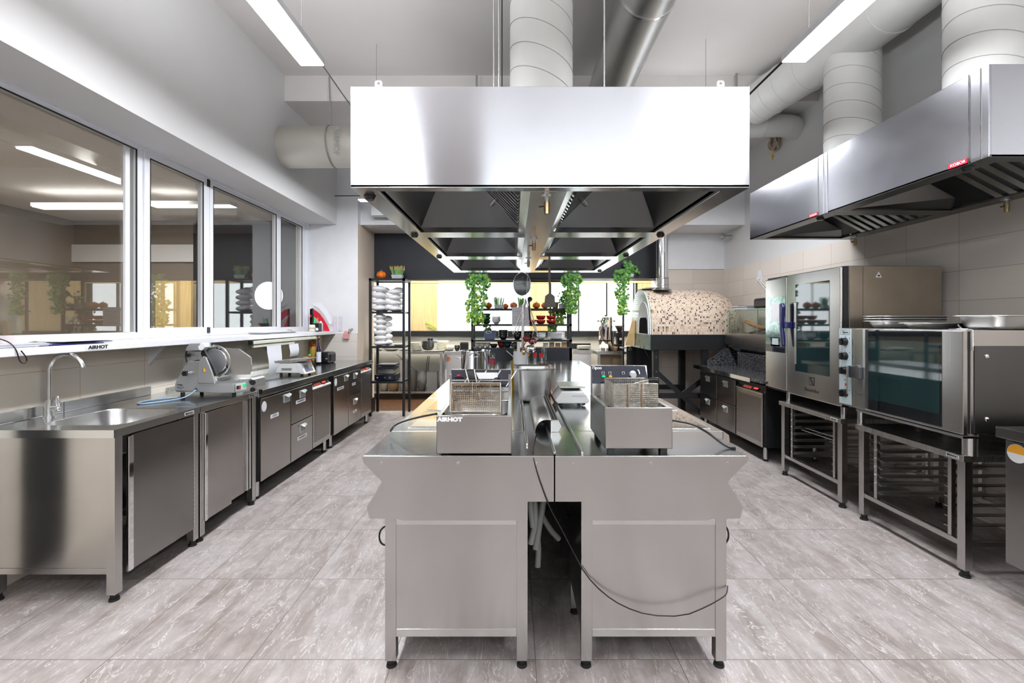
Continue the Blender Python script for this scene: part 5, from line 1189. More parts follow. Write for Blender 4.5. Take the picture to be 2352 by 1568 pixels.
# ================================================================== RIGHT SIDE
yield_ = []
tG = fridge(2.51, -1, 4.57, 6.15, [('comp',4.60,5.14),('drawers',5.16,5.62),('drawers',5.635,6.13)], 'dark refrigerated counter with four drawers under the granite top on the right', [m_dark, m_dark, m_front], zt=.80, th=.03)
t = thing('granite_worktop', 'speckled dark granite worktop with steel edge on the right counter', 'worktop', (2.9,5.35,.80))
MB().box(2.46,XR-.006,4.50,6.20,.801,.83).build('granite_slab', m_granite, t, .002)
MB().box(2.447,2.458,4.72,6.20,.788,.832).build('steel_edge', m_chrome, t, .001)
MB().box(2.90,XR-.01,4.50,5.9,.831,1.03).prism([(2.62,.831),(2.62,.90),(2.86,1.06),(3.3,1.06),(3.3,.831)], 'y', 6.12, 6.15).build('upstand', m_granite, t, .002)
MB().prism([(2.615,.831),(2.615,.903),(2.858,1.066),(2.868,1.058),(2.625,.898),(2.625,.831)], 'y', 6.117, 6.153).build('splash_trim', m_satin, t)
t = thing('topping_rail', 'stainless refrigerated topping rail with glass guard above the granite', 'topping unit', (3.05,5.3,1.03))
MB().prism([(2.87,1.27),(2.855,1.26),(2.855,1.12),(2.93,1.035),(XR-.01,1.035),(XR-.01,1.27)], 'y', 4.50, 6.15).build('housing', m_steelv, t, .002)
MB().box(2.90,XR-.03,4.55,6.10,1.2705,1.274).build('pan_opening', m_blackm, t)
MB().quad((2.878,4.55,1.27),(2.878,6.14,1.27),(2.878,6.14,1.565),(2.878,4.55,1.565)).quad((2.88,6.138,1.27),(XR-.02,6.138,1.27),(XR-.02,6.138,1.565),(2.88,6.138,1.565)).build('glass_guard', m_tglass, t)
MB().box(2.87,XR-.02,4.52,6.145,1.565,1.573).build('glass_shelf', m_tglass, t)
MB().box(2.866,2.87,4.52,6.145,1.564,1.574).build('glass_edge', M('green_glass_edge',(.25,.42,.36),.1), t)
MB().box(2.888,2.90,5.4,5.41,1.27,1.565).box(2.888,2.90,6.10,6.11,1.27,1.565).build('glass_post', m_satin, t)
t = thing('plastic_container', 'flat white plastic container on the glass shelf', 'container', (3.0,5.85,1.574))
MB().box(2.90,3.12,5.66,6.05,1.574,1.605).build('box', m_white, t, .008); MB().box(2.89,3.13,5.65,6.06,1.605,1.615).build('lid', m_white, t, .004)
solo(MB().box(3.0,3.2,5.95,6.08,1.616,1.63), 'dark_tray', m_blueh, 'dark blue tray behind the flat white container', 'tray')
t = thing('black_radio', 'black rounded box on the glass shelf beside the tall oven', 'container', (3.05,5.4,1.574))
MB().box(2.93,3.2,5.2,5.58,1.575,1.70).build('body', m_blackp, t, .03)
t = thing('wall_socket', 'white wall socket with plug on the right tiles', 'socket', (XR-.02,6.22,1.95))
MB().box(XR-.016,XR-.005,6.12,6.22,1.955,2.11).build('plate', m_white, t, .003); MB().cyl((XR-.016,6.17,2.0),(XR-.05,6.17,2.0),.022,n=14).build('plug', m_white, t)
adopt(solo(MB().tube([(XR-.045,6.17,1.99),(XR-.04,6.0,1.85),(3.2,5.7,1.76),(3.1,5.5,1.70)], .006, 6, sub=2).tube([(XR-.03,6.14,1.97),(XR-.03,5.9,1.82),(3.25,5.7,1.75),(3.15,5.45,1.70)], .006, 6, sub=2), 'white_cord', m_white, 'x', 'cord'), t)
solo(MB().box(XR-.006,XR-.0045,5.55,6.0,1.30,1.72), 'wall_notice', M('grey_notice',(.6,.62,.68),.5,var=.15,nscale=40), 'grey printed sheet on the tiles behind the glass shelf', 'notice')
# cutlery in topping rail
tt = thing('wooden_spoon', 'reddish wooden paddle handle sticking out of the topping rail', 'wooden spoon', (2.95,5.4,1.275))
MB().tube([(2.93,5.75,1.42),(2.94,5.60,1.38),(2.98,5.35,1.33),(3.05,5.1,1.29)], [.022,.028], 10, sub=1).build('handle', m_woodspoon, tt)
solo(MB().tube([(2.93,5.0,1.30),(2.95,4.6,1.33)], .025, 10), 'rolling_pin', m_board, 'pale wooden roller lying in the topping rail next to the tall oven', 'rolling pin')
solo(MB().tube([(2.92,5.62,1.28),(2.95,5.35,1.33),(3.0,5.15,1.32)], .012, 8), 'knife', m_blackp, 'dark knife handle in the topping rail', 'knife')
solo(MB().tube([(2.97,5.1,1.33),(3.0,4.8,1.35)], .018, 8), 'peeler', M('blue_handle',(.05,.2,.4),.4), 'blue handled tool in the topping rail', 'kitchen tool')

# ------------------ tall combi oven (Y 3.46-4.46)
t = thing('combi_oven', 'tall stainless combi oven with glass door and dark blue handle', 'oven', (2.9,3.96,.75))
X0 = 2.50; y0, y1, z0, z1 = 3.46, 4.50, .765, 1.845
MB().box(X0+.05, 3.26, y0+.012, y1-.01, z0, z1).build('body', m_steelv, t, .003)
MB().box(X0+.18,3.24,y0+.0105,y0+.0125,z0,z1-.01).box(X0+.012,X0+.05,y0+.005,y1,z0+.0,z1-.003).build('side_seam', m_blackm, t)
MB().box(X0+.06,3.26,y0+.008,y0+.011,z0+.01,z1-.006).build('side_panel', M('warm_steel_panel',(.36,.31,.25),.32,.9,.05), t, .001)
MB().box(2.66,2.662,y0+.0070,y0+.0085,z0+.01,z1-.01).build('panel_seam', m_ink, t)
MB().box(2.95-.35,3.2,y0+.1,y1-.1,z1,z1+.01).build('top_cover', m_blackm, t)
dr = MB().box(X0-.012, X0+.012, y0+.005, 4.145, z0+.005, z1-.005).build('door', m_steelv, t, .008)
gz0, gz1, gy0, gy1 = .985, 1.745, 3.585, 4.02
MB().box(X0-.0135, X0-.0115, gy0, gy1, gz0, gz1).build('door_glass', m_ovenglass, dr)
MB().box(X0-.020,X0-.0135,4.0,4.03,gz0+.06,gz1-.16).build('glass_edge', m_satin, dr, .003)
cp = MB().box(X0-.012, X0+.012, 4.155, y1, z0+.02, z1-.02).build('control_column', m_steelv, t, .008)
MB().box(X0-.0145,X0-.0115,4.17,4.49,1.13,1.655).build('touch_panel', M('worn_touch_panel',(.32,.42,.38),.12,.85,.35,nscale=30), cp)
MB().box(X0-.0155,X0-.0145,4.26,4.39,1.42,1.60).build('display', m_whiteink, cp); MB().box(X0-.0155,X0-.0145,4.17,4.49,1.13,1.20).box(X0-.0155,X0-.0145,4.25,4.40,1.185,1.27).build('dark_strip', m_navy, cp); MB().box(X0-.0165,X0-.0155,4.275,4.375,1.20,1.26).build('dial_window', m_lightpanel, cp)
h = MB().prism([(4.10,1.20),(4.125,1.19),(4.16,1.35),(4.165,1.58),(4.125,1.59),(4.105,1.55),(4.12,1.36)], 'x', X0-.075, X0-.045); h.build('handle', m_blueh, dr, .01)
MB().box(X0-.06,X0-.012,4.06,4.13,1.36,1.415).build('handle_stem', m_blueh, dr, .006)
text('Electrolux', .045, (X0-.013,3.80,.845), '-x', m_blackm, dr, ext=.0003)
MB().box(X0-.0132,X0-.012,3.765,3.835,.885,.955).box(X0-.0138,X0-.0131,3.772,3.828,.892,.948,1).prism([(3.828,.948),(3.80,.948),(3.772,.892),(3.79,.892)], 'x', X0-.0145, X0-.0136, 0).build('logo', [m_blackm, m_steelv], dr)
wt = MB().prism([(2.755,1.755),(2.805,1.755),(2.78,1.80)], 'y', y0+.0065, y0+.0085).build('warning_triangle', m_whiteink, t); MB().box(2.772,2.788,y0+.0055,y0+.0064,1.763,1.775).build('triangle_mark', m_ink, wt)
for xx in (X0+.07, 3.15):
    for yy in (y0+.08, 4.25): MB().cyl((xx,yy,.681),(xx,yy,z0),.022,n=14).build('foot', m_satin, t)
# ------------------ lower convection oven (Y 2.46-3.42)
t = thing('convection_oven', 'wide stainless convection oven with four dark knobs at the right', 'oven', (2.9,2.95,.74))
X0 = 2.45; y0, y1, z0, z1 = 2.46, 3.42, .805, 1.372
MB().box(X0+.03, 3.26, y0+.012, y1, z0, z1).build('body', m_steelv, t, .003)
MB().box(X0+.012,X0+.03,y0+.012,y1-.01,z0+.01,z1-.01).build('door_gap', m_blackm, t)
MB().box(X0+.05,3.24,y0+.008,y0+.0115,z0+.01,z1-.085).build('side_panel', m_hoodin, t, .001)
for zz in (1.23,.89): MB().ell((2.565,y0+.006,zz),(.011,.006,.013)).build('side_button', m_chrome, t)
cc = MB().box(X0-.012,X0+.012,3.265,y1,z0,z1).build('control_column', m_steelv, t, .002)
pl = MB().box(X0-.0145,X0-.012,3.285,3.405,z0+.01,z1-.005).build('control_plate', m_lightpanel, cc)
for i, zz in enumerate((1.272,1.166,1.060,.895)):
    k = MB().cyl((X0-.0145,3.343,zz),(X0-.045,3.343,zz),.030,.026,n=28); k.box(X0-.055,X0-.045,3.335,3.351,zz-.024,zz+.024); k.build('knob', m_blackp, cc)
    MB().box(X0-.0152,X0-.0146,3.34,3.346,zz+.036,zz+.041).box(X0-.0152,X0-.0146,3.30,3.304,zz+.02,zz+.03).box(X0-.0152,X0-.0146,3.382,3.386,zz+.02,zz+.03).build('printed_mark', m_ink, pl)
MB().cyl((X0-.0145,3.333,.992),(X0-.022,3.333,.992),.013,n=18).build('small_button', m_hose, cc); MB().box(X0-.018,X0-.0145,3.323,3.343,.948,.968).build('red_lamp', m_redp, cc)
fr_ = MB(); yy0,yy1,zz0,zz1 = 3.30,3.39,1.325,1.358
for a in ((yy0,yy1,zz1-.0015,zz1),(yy0,yy1,zz0,zz0+.0015),(yy0,yy0+.0015,zz0,zz1),(yy1-.0015,yy1,zz0,zz1)): fr_.box(X0-.0152,X0-.0146,*a)
fr_.build('badge_frame', m_ink, pl); text('Gierre', .022, (X0-.0152,3.342,1.341), '-x', m_ink, pl)
dr = MB().box(X0-.018,X0+.010,y0+.005,3.258,z0,z1-.003).build('door', m_steelv, t, .004)
MB().box(X0-.0195,X0-.0178,2.585,3.135,z0+.015,z1-.008).build('door_glass', m_blackglass, dr)
MB().box(X0-.0205,X0-.0195,2.60,3.12,z0+.085,z1-.075).build('inner_window', m_ovenglass, dr)
MB().box(X0-.03,X0-.018,3.135,3.155,z0,z1-.004).box(X0-.0185,X0-.0175,2.535,2.537,z0,z1-.004).build('door_edge', m_satin, dr)
hh = MB().prism([(3.16,1.10),(3.19,1.115),(3.23,1.10),(3.265,1.105),(3.265,1.02),(3.16,1.02)], 'x', X0-.05, X0-.018); hh.build('latch_block', M('dark_latch_metal',(.12,.12,.13),.35,.6), dr, .003)
MB().slab((X0-.085,3.225,1.105),(X0-.05,3.265,1.105),(X0-.05,3.265,.905),(X0-.085,3.225,.905),(-.004,.006,0)).build('handle', m_satin, dr, .002)
MB().box(X0-.015,X0+.08,y0+.01,3.24,z0-.022,z0-.006).build('drip_tray', m_steelv, t, .002)
MB().tube([(X0+.0,y0+.10,z1+.005),(X0+.01,y0+.01,z1+.005),(X0+.035,y0+.004,z1+.003),(X0+.035,y0+.004,z1-.11)], .004, 6).build('door_pin', m_chrome, t)
for xx in (X0+.075, 3.15):
    for yy in (y0+.06, 3.31): MB().cyl((xx,yy,.681),(xx,yy,z0),.034 if yy < 3 else .022,n=20).build('foot', m_satin, t)
# ------------------ stands
def stand(y0, y1, label, tag_y):
    t = thing('oven_stand', label, 'oven stand', (2.9,(y0+y1)/2,0), None)
    x0, x1 = 2.485, 3.28
    MB().box(x0-.01,x1,y0,y1,.645,.68).build('tabletop', m_steel, t, .002)
    for a in (x0+.008, x1-.05):
        for b in (y0+.01, y1-.055):
            l = MB().box(a,a+.045,b,b+.045,.04,.645).build('leg', m_steelv, t, .002); f = MB(); foot(f,a+.022,b+.022,0,.042,.024); f.build('foot', m_rubber, l)
    for q in ((x0+.015,x0+.045,y0+.05,y1-.05),(x1-.045,x1-.015,y0+.05,y1-.05),(x0+.05,x1-.05,y0+.02,y0+.045),(x0+.05,x1-.05,y1-.045,y1-.02)): MB().box(*q,.165,.195).build('lower_rail', m_steelv, t, .002)
    for q in ((x0+.02,x0+.045,y1-.16,y1-.135),(x0+.02,x0+.045,y0+.10,y0+.122),(x1-.05,x1-.03,y1-.16,y1-.135),(x1-.05,x1-.03,y0+.10,y0+.122)): MB().box(*q,.195,.645).build('guide_post', m_steelv, t)
    for k in range(7):
        z = .235 + k*.057
        MB().box(x0+.03,x1-.03,y0+.125,y0+.155,z,z+.003).box(x0+.03,x1-.03,y0+.125,y0+.127,z,z+.018).build('tray_runner', m_satin, t)
        MB().box(x0+.03,x1-.03,y1-.165,y1-.195,z,z+.003).box(x0+.03,x1-.03,y1-.165,y1-.167,z,z+.018).ell((x0+.017,y1-.148,z+.01),.005,nu=8,nv=6).build('tray_runner', m_satin, t)
    MB().box(x0-.0112,x0-.010,tag_y,tag_y+.075,.654,.673).build('name_plate', m_whiteink, t); text('BRENGO', .016, (x0-.0117,tag_y+.0375,.6635), '-x', m_ink, t, bold=.0006)
stand(2.505, 3.30, 'near stainless oven stand with tray runners, under the wide oven', 2.53)
stand(3.45, 4.25, 'far stainless oven stand with tray runners, under the tall oven', 3.48)
solo(MB().tube([(2.53,4.0,.47),(2.56,3.6,.47)], .004, 6).tube([(2.60,4.05,.47),(2.66,3.6,.47)], .004, 6).tube([(2.5,3.6,.47),(2.7,3.6,.47),(3.1,3.62,.47),(3.1,4.0,.47),(2.6,4.05,.47)], .004, 6), 'wire_rack', m_satin, 'single wire rack in the far oven stand', 'rack')
# ------------------ pans on top of the lower oven
def panset(x0,x1,y0,y1,z,n,step,h,label,grp=None):
    t = thing('steel_pan_stack' if n > 1 else 'steel_pan', label, 'pan', ((x0+x1)/2,(y0+y1)/2,z), grp)
    for i in range(n): pan(MB(), x0,x1,y0,y1,z+.001+i*step,z+h+i*step,.012,.012).build('pan', m_satin, t)
    return t
for i in range(3):
    t = thing('gastronorm_pan', ['lowest small steel pan of the stack on the lower oven','middle small steel pan of the stack on the lower oven','topmost small steel pan of the stack on the lower oven'][i], 'pan', (2.72,3.18,1.373+i*.016)); pan(MB(), 2.55,3.05,3.12,3.36,1.374+i*.017,1.425+i*.017,.014,.025).build('pan_body', m_pan, t)
t = thing('gastronorm_pan', 'shallow steel pan next to the pan stack on the lower oven', 'pan', (2.8,2.9,1.373)); pan(MB(), 2.52,3.0,2.78,3.02,1.374,1.412,.014,.022).build('pan_body', m_pan, t)
t = thing('roasting_pan', 'large wide steel pan at the right end of the lower oven top', 'pan', (2.95,2.6,1.373)); pan(MB(), 2.66,3.22,2.48,2.80,1.374,1.455,.02,.02).build('pan_body', m_pan, t)
solo(MB().tube([(2.55,2.60,1.378),(2.5,2.56,1.40),(2.52,2.56,1.378)], .004, 6), 'small_hook', m_hose, 'small wire hook lying on the oven corner', 'hook')
# ------------------ near right counter
t = thing('side_counter', 'dark steel counter edge at the far right with a round orange sticker', 'counter', (2.9,1.7,0))
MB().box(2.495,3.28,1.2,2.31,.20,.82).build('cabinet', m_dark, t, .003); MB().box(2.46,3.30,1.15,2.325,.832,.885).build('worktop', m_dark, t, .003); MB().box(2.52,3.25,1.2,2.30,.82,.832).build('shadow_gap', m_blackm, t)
for b in (1.25,2.2): MB().cyl((2.56,b,0),(2.56,b,.20),.022,n=14).build('leg', m_satin, t); MB().cyl((3.2,b,0),(3.2,b,.20),.022,n=14).build('leg', m_satin, t)
MB().cyl((2.495,2.255,.765),(2.493,2.255,.765),.046,n=32).build('round_sticker', m_whiteink, t)
MB().prism([(2.255+.044*math.cos(a),.765+.044*math.sin(a)) for a in [PI*k/16 for k in range(17)]], 'x', 2.4928, 2.4915).build('orange_half', m_ocap, t)
MB().box(2.55,2.60,1.9,1.98,.886,1.25).build('back_post', m_steelv, t)

# ================================================================== PIZZA OVEN
t = thing('pizza_oven', 'domed mosaic pizza oven on a black stand by the far right wall', 'pizza oven', (2.5,6.72,0))
OX0, OX1, OY, HW, OB, OT = 1.88, 3.33, 6.72, .50, 1.24, 1.893
nu, nv = 44, 30; V = []; UV = []
for i in range(nu+1):
    k = i/nu; x = OX0 + (OX1-OX0)*k
    s = 1.0 if k < .5 else math.sqrt(max(0.0, 1-((k-.5)/.5)**2.6))
    fl = 1 + .03*math.exp(-(k*10))
    for j in range(nv+1):
        a = PI*j/nv; V.append((x, OY - HW*math.cos(a)*max(s,.02)*fl, OB + (OT-OB)*abs(math.sin(a))**.82*max(s,.02)**.85)); UV.append((k*(OX1-OX0), .5+1.72*j/nv))
d = MB(); d.add(V, [(i*(nv+1)+j, i*(nv+1)+j+1, (i+1)*(nv+1)+j+1, (i+1)*(nv+1)+j) for i in range(nu) for j in range(nv)], 0, True)
d.build('dome', m_mosaic, t, uv=UV)
arch = [(OY-HW*math.cos(PI*j/24), OB+(OT-OB)*abs(math.sin(PI*j/24))**.82) for j in range(25)]
fo = MB(); fo.prism(arch, 'x', OX0-.02, OX0); fo.build('front_arch', m_mosw, t)
inner = [(OY-.2-.26*math.cos(PI*j/16), OB+.46*math.sin(PI*j/16)**.6) for j in range(17)]
MB().prism(inner, 'x', OX0-.03, OX0-.018).build('arch_frame', m_white, t)
mouth = [(y_-.22, z_) for y_, z_ in ((OY-.21,OB+.01),(OY-.18,OB+.20),(OY-.13,OB+.235),(OY+.13,OB+.235),(OY+.18,OB+.20),(OY+.21,OB+.01))]
MB().prism(mouth, 'x', OX0-.034, OX0-.029).build('mouth', M('sooty_black',(.006,.005,.005),.95,spec=.1), t)  # flat matt black plate set on the arch frame as the mouth
MB().box(OX0-.01,OX1-.04,OY-HW,OY+HW,1.03,OB).build('base_box', m_blackm, t, .003)
MB().box(OX0-.03,OX0-.011,OY-HW,OY+HW,1.03,OB).build('front_plate', M('green_grey_slate',(.20,.30,.28),.25,.5,.5,nscale=12), t)
MB().prism([(OX0-.03,1.885),(OX0+.02,1.905),(OX0+.10,1.91),(OX0+.18,1.90),(OX0+.05,1.89)], 'y', OY-.2, OY+.2).build('arch_cap', m_taupe, t)
st = MB()
for a in (1.92, 2.60):
    for b in (OY-.46, OY+.38): st.box(a,a+.08,b,b+.08,.0,1.03)
so_ = st.build('stand_dummy', m_blackm, t); bpy.data.objects.remove(so_)
for a in (1.92, 2.60):
    for b in (OY-.46, OY+.38): MB().box(a,a+.08,b,b+.08,0,1.03).build('leg', m_blackm, t, .002)
MB().box(2.0,2.60,OY-.45,OY-.40,.36,.43).box(2.0,2.60,OY+.40,OY+.45,.36,.43).build('cross_bar', m_blackm, t)
MB().slab((2.0,OY-.44,.66),(2.0,OY-.44,.74),(2.58,OY-.44,.20),(2.58,OY-.44,.12),(0,.03,0)).slab((2.60,OY-.44,.56),(2.60,OY-.44,.64),(2.32,OY-.44,.44),(2.32,OY-.44,.36),(0,.03,0)).build('diagonal_brace', m_blackm, t)
MB().box(1.915,1.918,OY-.462,OY-.44,.5,1.0).cyl((1.96,OY-.461,.93),(1.96,OY-.466,.93),.008,n=10).cyl((1.96,OY-.461,.73),(1.96,OY-.466,.73),.008,n=10).build('bolts', m_satin, t)
MB().slab((1.87,OY-.2,1.03),(1.88,OY-.2,1.03),(1.99,OY-.44,.70),(1.98,OY-.44,.70),(0,.01,0)).build('thin_strut', m_satin, t)
t = thing('chimney_pipe', 'shiny steel chimney pipe rising from the pizza oven', 'chimney', (2.12,6.49,1.88))
MB().cyl((2.12,6.49,1.87),(2.12,6.49,ZL),.078,n=32).build('pipe', m_chrome, t)
MB().cyl((2.12,6.49,1.90),(2.12,6.49,2.03),.086,n=32).lathe([(.078,0),(.09,.006),(.09,.02),(.078,.026)],(2.12,6.49,2.02),32).lathe([(.086,0),(.094,.006),(.086,.012)],(2.12,6.49,1.93),32).build('collar', m_satin, t)
MB().lathe([(.13,0),(.10,.02),(.088,.03)],(2.12,6.49,1.865),24).build('flashing', m_foil, t)
# ================================================================== BACK AREA
def rack(name, x0, x1, y0, y1, ztop, shelves, label, th=.035, solid=True, cat='shelving rack'):
    t = thing(name, label, cat, ((x0+x1)/2,(y0+y1)/2,0))
    for a in (x0, x1-th):
        for b in (y0, y1-th): MB().box(a,a+th,b,b+th,0,ztop).build('upright', m_blackm, t)
    for z in shelves:
        MB().box(x0+th,x1-th,y0,y1,z-.03,z).build('shelf', m_blackm, t)
    return t
RX0, RX1, RY0, RY1 = -2.165, -1.63, 6.80, 7.20
t = rack('black_shelving', RX0, RX1, RY0, RY1, 2.065, [], 'tall black metal rack full of white bowls at the left of the opening')
MB().box(RX0,RX1,RY0,RY0+.035,2.03,2.065).box(RX0,RX1,RY1-.035,RY1,2.03,2.065).box(RX0,RX0+.035,RY0,RY1,2.03,2.065).box(RX1-.035,RX1,RY0,RY1,2.03,2.065).box(RX0+.03,RX1-.03,RY0+.03,RY1-.03,2.045,2.055).build('top_frame', m_blackm, t)
for z in (1.57,1.05,.525):
    MB().box(RX0+.03,RX1-.03,RY0,RY1,z-.03,z).build('shelf', m_blackm, t)
def bulb(r, h):      # squashed faceted bowl
    return MB().ell((0,0,h/2),(r,r,h/2),nu=24,nv=12)
def mk_bulb(x,y,z,r,h,label,grp):
    t = thing('white_bowl', label, 'bowl', (x,y,z), grp)
    m = MB(); m.ell((x,y,z+h/2),(r,r,h/2),nu=22,nv=12,fn=lambda a,t_: 1+.018*math.cos(11*a)); m.build('bowl_body', m_ceramic, t)
    MB().lathe([(r*.5,0),(r*.5,.006),(r*.4,.006)],(x,y,z+h-.008),20).build('rim', m_ceramic, t)
    return t
pos = ['lowest','second from the bottom','third from the bottom','fourth from the bottom','fifth from the bottom','topmost']
def stack(x,y,z,n,r,h,where,src=[]):
    for i in range(n):
        p = 'topmost' if i == n-1 else pos[i]
        lb = '%s white bowl of the %s' % (p, where)
        if not src: src.append((mk_bulb(x,y,z+i*h,r,h,lb,'white bowls stacked on the black rack'),r,h,(x,y,z)))
        else: mk_bulb(x,y,z+i*h,r,h,lb,'white bowls stacked on the black rack')
stack(PX(870,6.92),6.92,1.571,4,.112,.098,'left front stack on the upper rack shelf')
stack(PX(905,6.92),6.92,1.571,4,.095,.085,'right front stack on the upper rack shelf')
stack(PX(882,7.08),7.10,1.571,4,.09,.095,'left rear stack on the upper rack shelf')
stack(PX(915,7.08),7.10,1.571,4,.09,.095,'right rear stack on the upper rack shelf')
stack(PX(873,6.92),6.92,1.051,6,.092,.081,'front stack on the middle rack shelf')
stack(PX(889,7.05),7.06,1.051,5,.085,.092,'rear stack on the middle rack shelf')
def plates(x,y,z,n,r,mt,label,step=.012,name='plate_stack',cat='plates',prof=None):
    return plates_n(x,y,z,n,r,mt,label,step)
def plates_n(x,y,z,n,r,mt,label,step=.012,grp=None):
    for i in range(n):
        zz = z+.001+i*step; m = MB().lathe([(0,0),(r*.55,0),(r*.6,.004),(r,step*1.1),(r,step*1.1+.004),(r*.62,.009),(0,.007)], (x+random.uniform(-.003,.003),y,zz), 22)
        solo(m, 'plate', mt, label if n == 1 else label + (', topmost' if i == n-1 else ', lowest' if i == 0 else ', %s up' % ['','second','third','fourth','fifth','sixth'][i]), 'plate', grp or 'stacked plates')
def bowls_n(x,y,z,n,r,h,mt,label,step,grp=None,name='bowl'):
    for i in range(n):
        m = MB().lathe([(0,0),(r*.5,0),(r*.85,h*.35),(r,h),(r*.96,h),(r*.8,h*.38),(0,.008)], (x,y,z+.001+i*step), 22)
        solo(m, name, mt, label if n == 1 else label + (', topmost' if i == n-1 else ', lowest' if i == 0 else ', %s up' % ['','second','third','fourth','fifth','sixth'][i]), 'bowl', grp or 'stacked bowls')
plates_n(PX(915,6.95),6.95,1.051,2,.10,m_cream,'flat white plate on the right of the middle shelf of the black rack')
# waffle iron
t = thing('waffle_iron', 'black double waffle iron on the lowest shelf of the black rack', 'waffle iron', (-1.95,6.95,.526))
MB().box(PX(860,6.83),PX(908,6.83),6.82,7.12,.535,.62).build('base', m_blackp, t, .004); MB().box(PX(861,6.83),PX(907,6.83),6.815,6.82,.54,.615).build('front_panel', m_navy, t)
MB().box(PX(868,6.9),PX(905,6.9),6.86,7.1,.63,.66).build('lower_plate', m_satin, t, .004); MB().box(PX(866,6.85),PX(906,6.85),6.84,7.1,.70,.735).box(PX(866,6.85),PX(908,6.85),6.84,7.1,.75,.775).build('upper_plate', m_blackm, t, .004)
MB().box(PX(868,6.9),PX(904,6.9),6.86,7.1,.66,.70).build('hinge_block', m_satin, t)
for i, px in enumerate((867,884,896)): MB().cyl((PX(px,6.815),6.815,.58),(PX(px,6.815),6.80,.58),.014 if i else .008,n=14).build('knob' if i else 'red_lamp', m_satin if i else m_ledred, t)
for a in (-2.0,-1.80): MB().cyl((a,6.9,.526),(a,6.9,.535),.012,n=10).build('foot', m_rubber, t)
# pumpkins and grass
def pumpkin(x,y,z,r,label,grp='orange decorative pumpkins',mt=None):
    t = thing('pumpkin', label, 'pumpkin', (x,y,z), grp)
    MB().ell((x,y,z+r*.82),(r,r,r*.82),nu=40,nv=14,fn=lambda a,t_: 1-.11*abs(math.cos(4.5*a))**3).build('pumpkin_body', mt or m_orange, t)
    MB().tube([(x,y,z+r*1.5),(x+r*.05,y,z+r*1.75),(x-r*.1,y,z+r*1.9)], [r*.13,r*.06], 7).build('stem', m_stem, t); return t
def grasspot(x,y,z,w_,h,label,tip=None,pot=None):
    t = thing('potted_grass', label, 'potted grass', (x,y,z), None)
    ph = h*.3; p = MB(); p.add([(x-w_*.42,y-.04,z),(x+w_*.42,y-.04,z),(x+w_*.42,y+.04,z),(x-w_*.42,y+.04,z),(x-w_*.5,y-.05,z+ph),(x+w_*.5,y-.05,z+ph),(x+w_*.5,y+.05,z+ph),(x-w_*.5,y+.05,z+ph)], [(0,3,2,1),(0,1,5,4),(1,2,6,5),(2,3,7,6),(3,0,4,7),(4,5,6,7)]); p.build('pot', pot or m_pot, t)
    g = MB(); g2 = MB()
    for i in range(90):
        a = random.uniform(-1,1); b = random.uniform(-1,1); x0 = x+a*w_*.42; y0 = y+b*.04; hh = h*random.uniform(.75,1.0)
        x1 = x+a*w_*(.62 if tip else .55); y1 = y+b*.06
        g.add([(x0-.0025,y0,z+ph),(x0+.0025,y0,z+ph),(x1+.002,y1,z+hh),(x1-.002,y1,z+hh)], [(0,1,2,3)])
        if tip: g2.add([(x1-.004,y1,z+hh*.86),(x1+.004,y1,z+hh*.86),(x1+.003,y1,z+hh*1.03),(x1-.003,y1,z+hh*1.03)], [(0,1,2,3)])
    g.build('grass_blades', m_grass, t)
    if tip: g2.build('grass_tips', m_tipg, t)
    return t
pumpkin(PX(876,6.95),6.95,2.065,.075,'orange pumpkin on top of the black bowl rack')
tg = grasspot(PX(913,6.95),6.95,2.066,.17,.205,'potted brown tipped grass on top of the black bowl rack',True)
text('HOME', .02, (PX(912,6.9),6.898,2.095), '-y', m_hose, tg)
# centre rack
CY0, CY1 = 6.85, 7.20
t = thing('centre_shelving', 'black metal shelving full of crockery in the middle of the opening', 'shelving rack', (.1,7.0,0))
cx0, cx1 = PX(1082,CY0), PX(1314,CY0)
for a in (cx0, cx1-.04):
    for b in (CY0, CY1-.035): MB().box(a,a+.035,b,b+.035,0,2.07).build('upright', m_blackm, t)
zs = [PZ(708,CY0), PZ(744,CY0), PZ(780,CY0), PZ(799,CY0)]
for z in zs[:3]: MB().box(cx0,cx1,CY0,CY1,z-.03,z).build('shelf', m_blackm, t)
MB().box(cx0,cx1,CY0,CY1,.10,zs[3]).build('lower_cabinet', m_darkw, t, .003)
MB().box(cx0,cx1,CY0,CY0+.03,2.04,2.07).box(cx0,cx1,CY1-.03,CY1,2.04,2.07).build('top_bar', m_blackm, t)
def cp(px, dy=.12): return PX(px, CY0+dy)
s1, s2, s3, s4 = zs; yy = CY0+.12
pumpkin(cp(1122),yy,s1,.058,'orange pumpkin right of the left hanging ivy, on the centre shelving')
grasspot(cp(1146),yy,s1+.001,.15,.19,'potted green grass on the left of the centre shelving')
pumpkin(cp(1161),yy+.12,s1,.05,'orange pumpkin half hidden behind the potted grass on the centre shelving')
pumpkin(cp(1180),yy+.02,s1,.06,'striped orange pumpkin left of the hanging tongs on the centre shelving',mt=M('striped_pumpkin',(.62,.20,.06),.45,var=.6,nscale=30))
grasspot(cp(1197),yy+.15,s1+.001,.09,.19,'narrow potted grass hidden behind the tongs on the centre shelving')
pumpkin(cp(1232),yy,s1,.06,'orange pumpkin right of the hanging tongs on the centre shelving')
pumpkin(cp(1252),yy,s1,.06,'orange pumpkin partly behind the hanging turner on the centre shelving')
solo(MB().lathe([(0,0),(.04,0),(.055,.10),(.0,.10)],(cp(1276),yy+.05,s1),18), 'brown_pot', m_stem, 'small brown pot right of the hanging turner', 'pot')
def leafball(mb, c, rx, ry, rz, n, size):
    for i in range(n):
        p = Vector((c[0]+random.gauss(0,rx), c[1]+random.gauss(0,ry), c[2]+random.gauss(0,rz))); leaf(mb, p, size*random.uniform(.7,1.2))
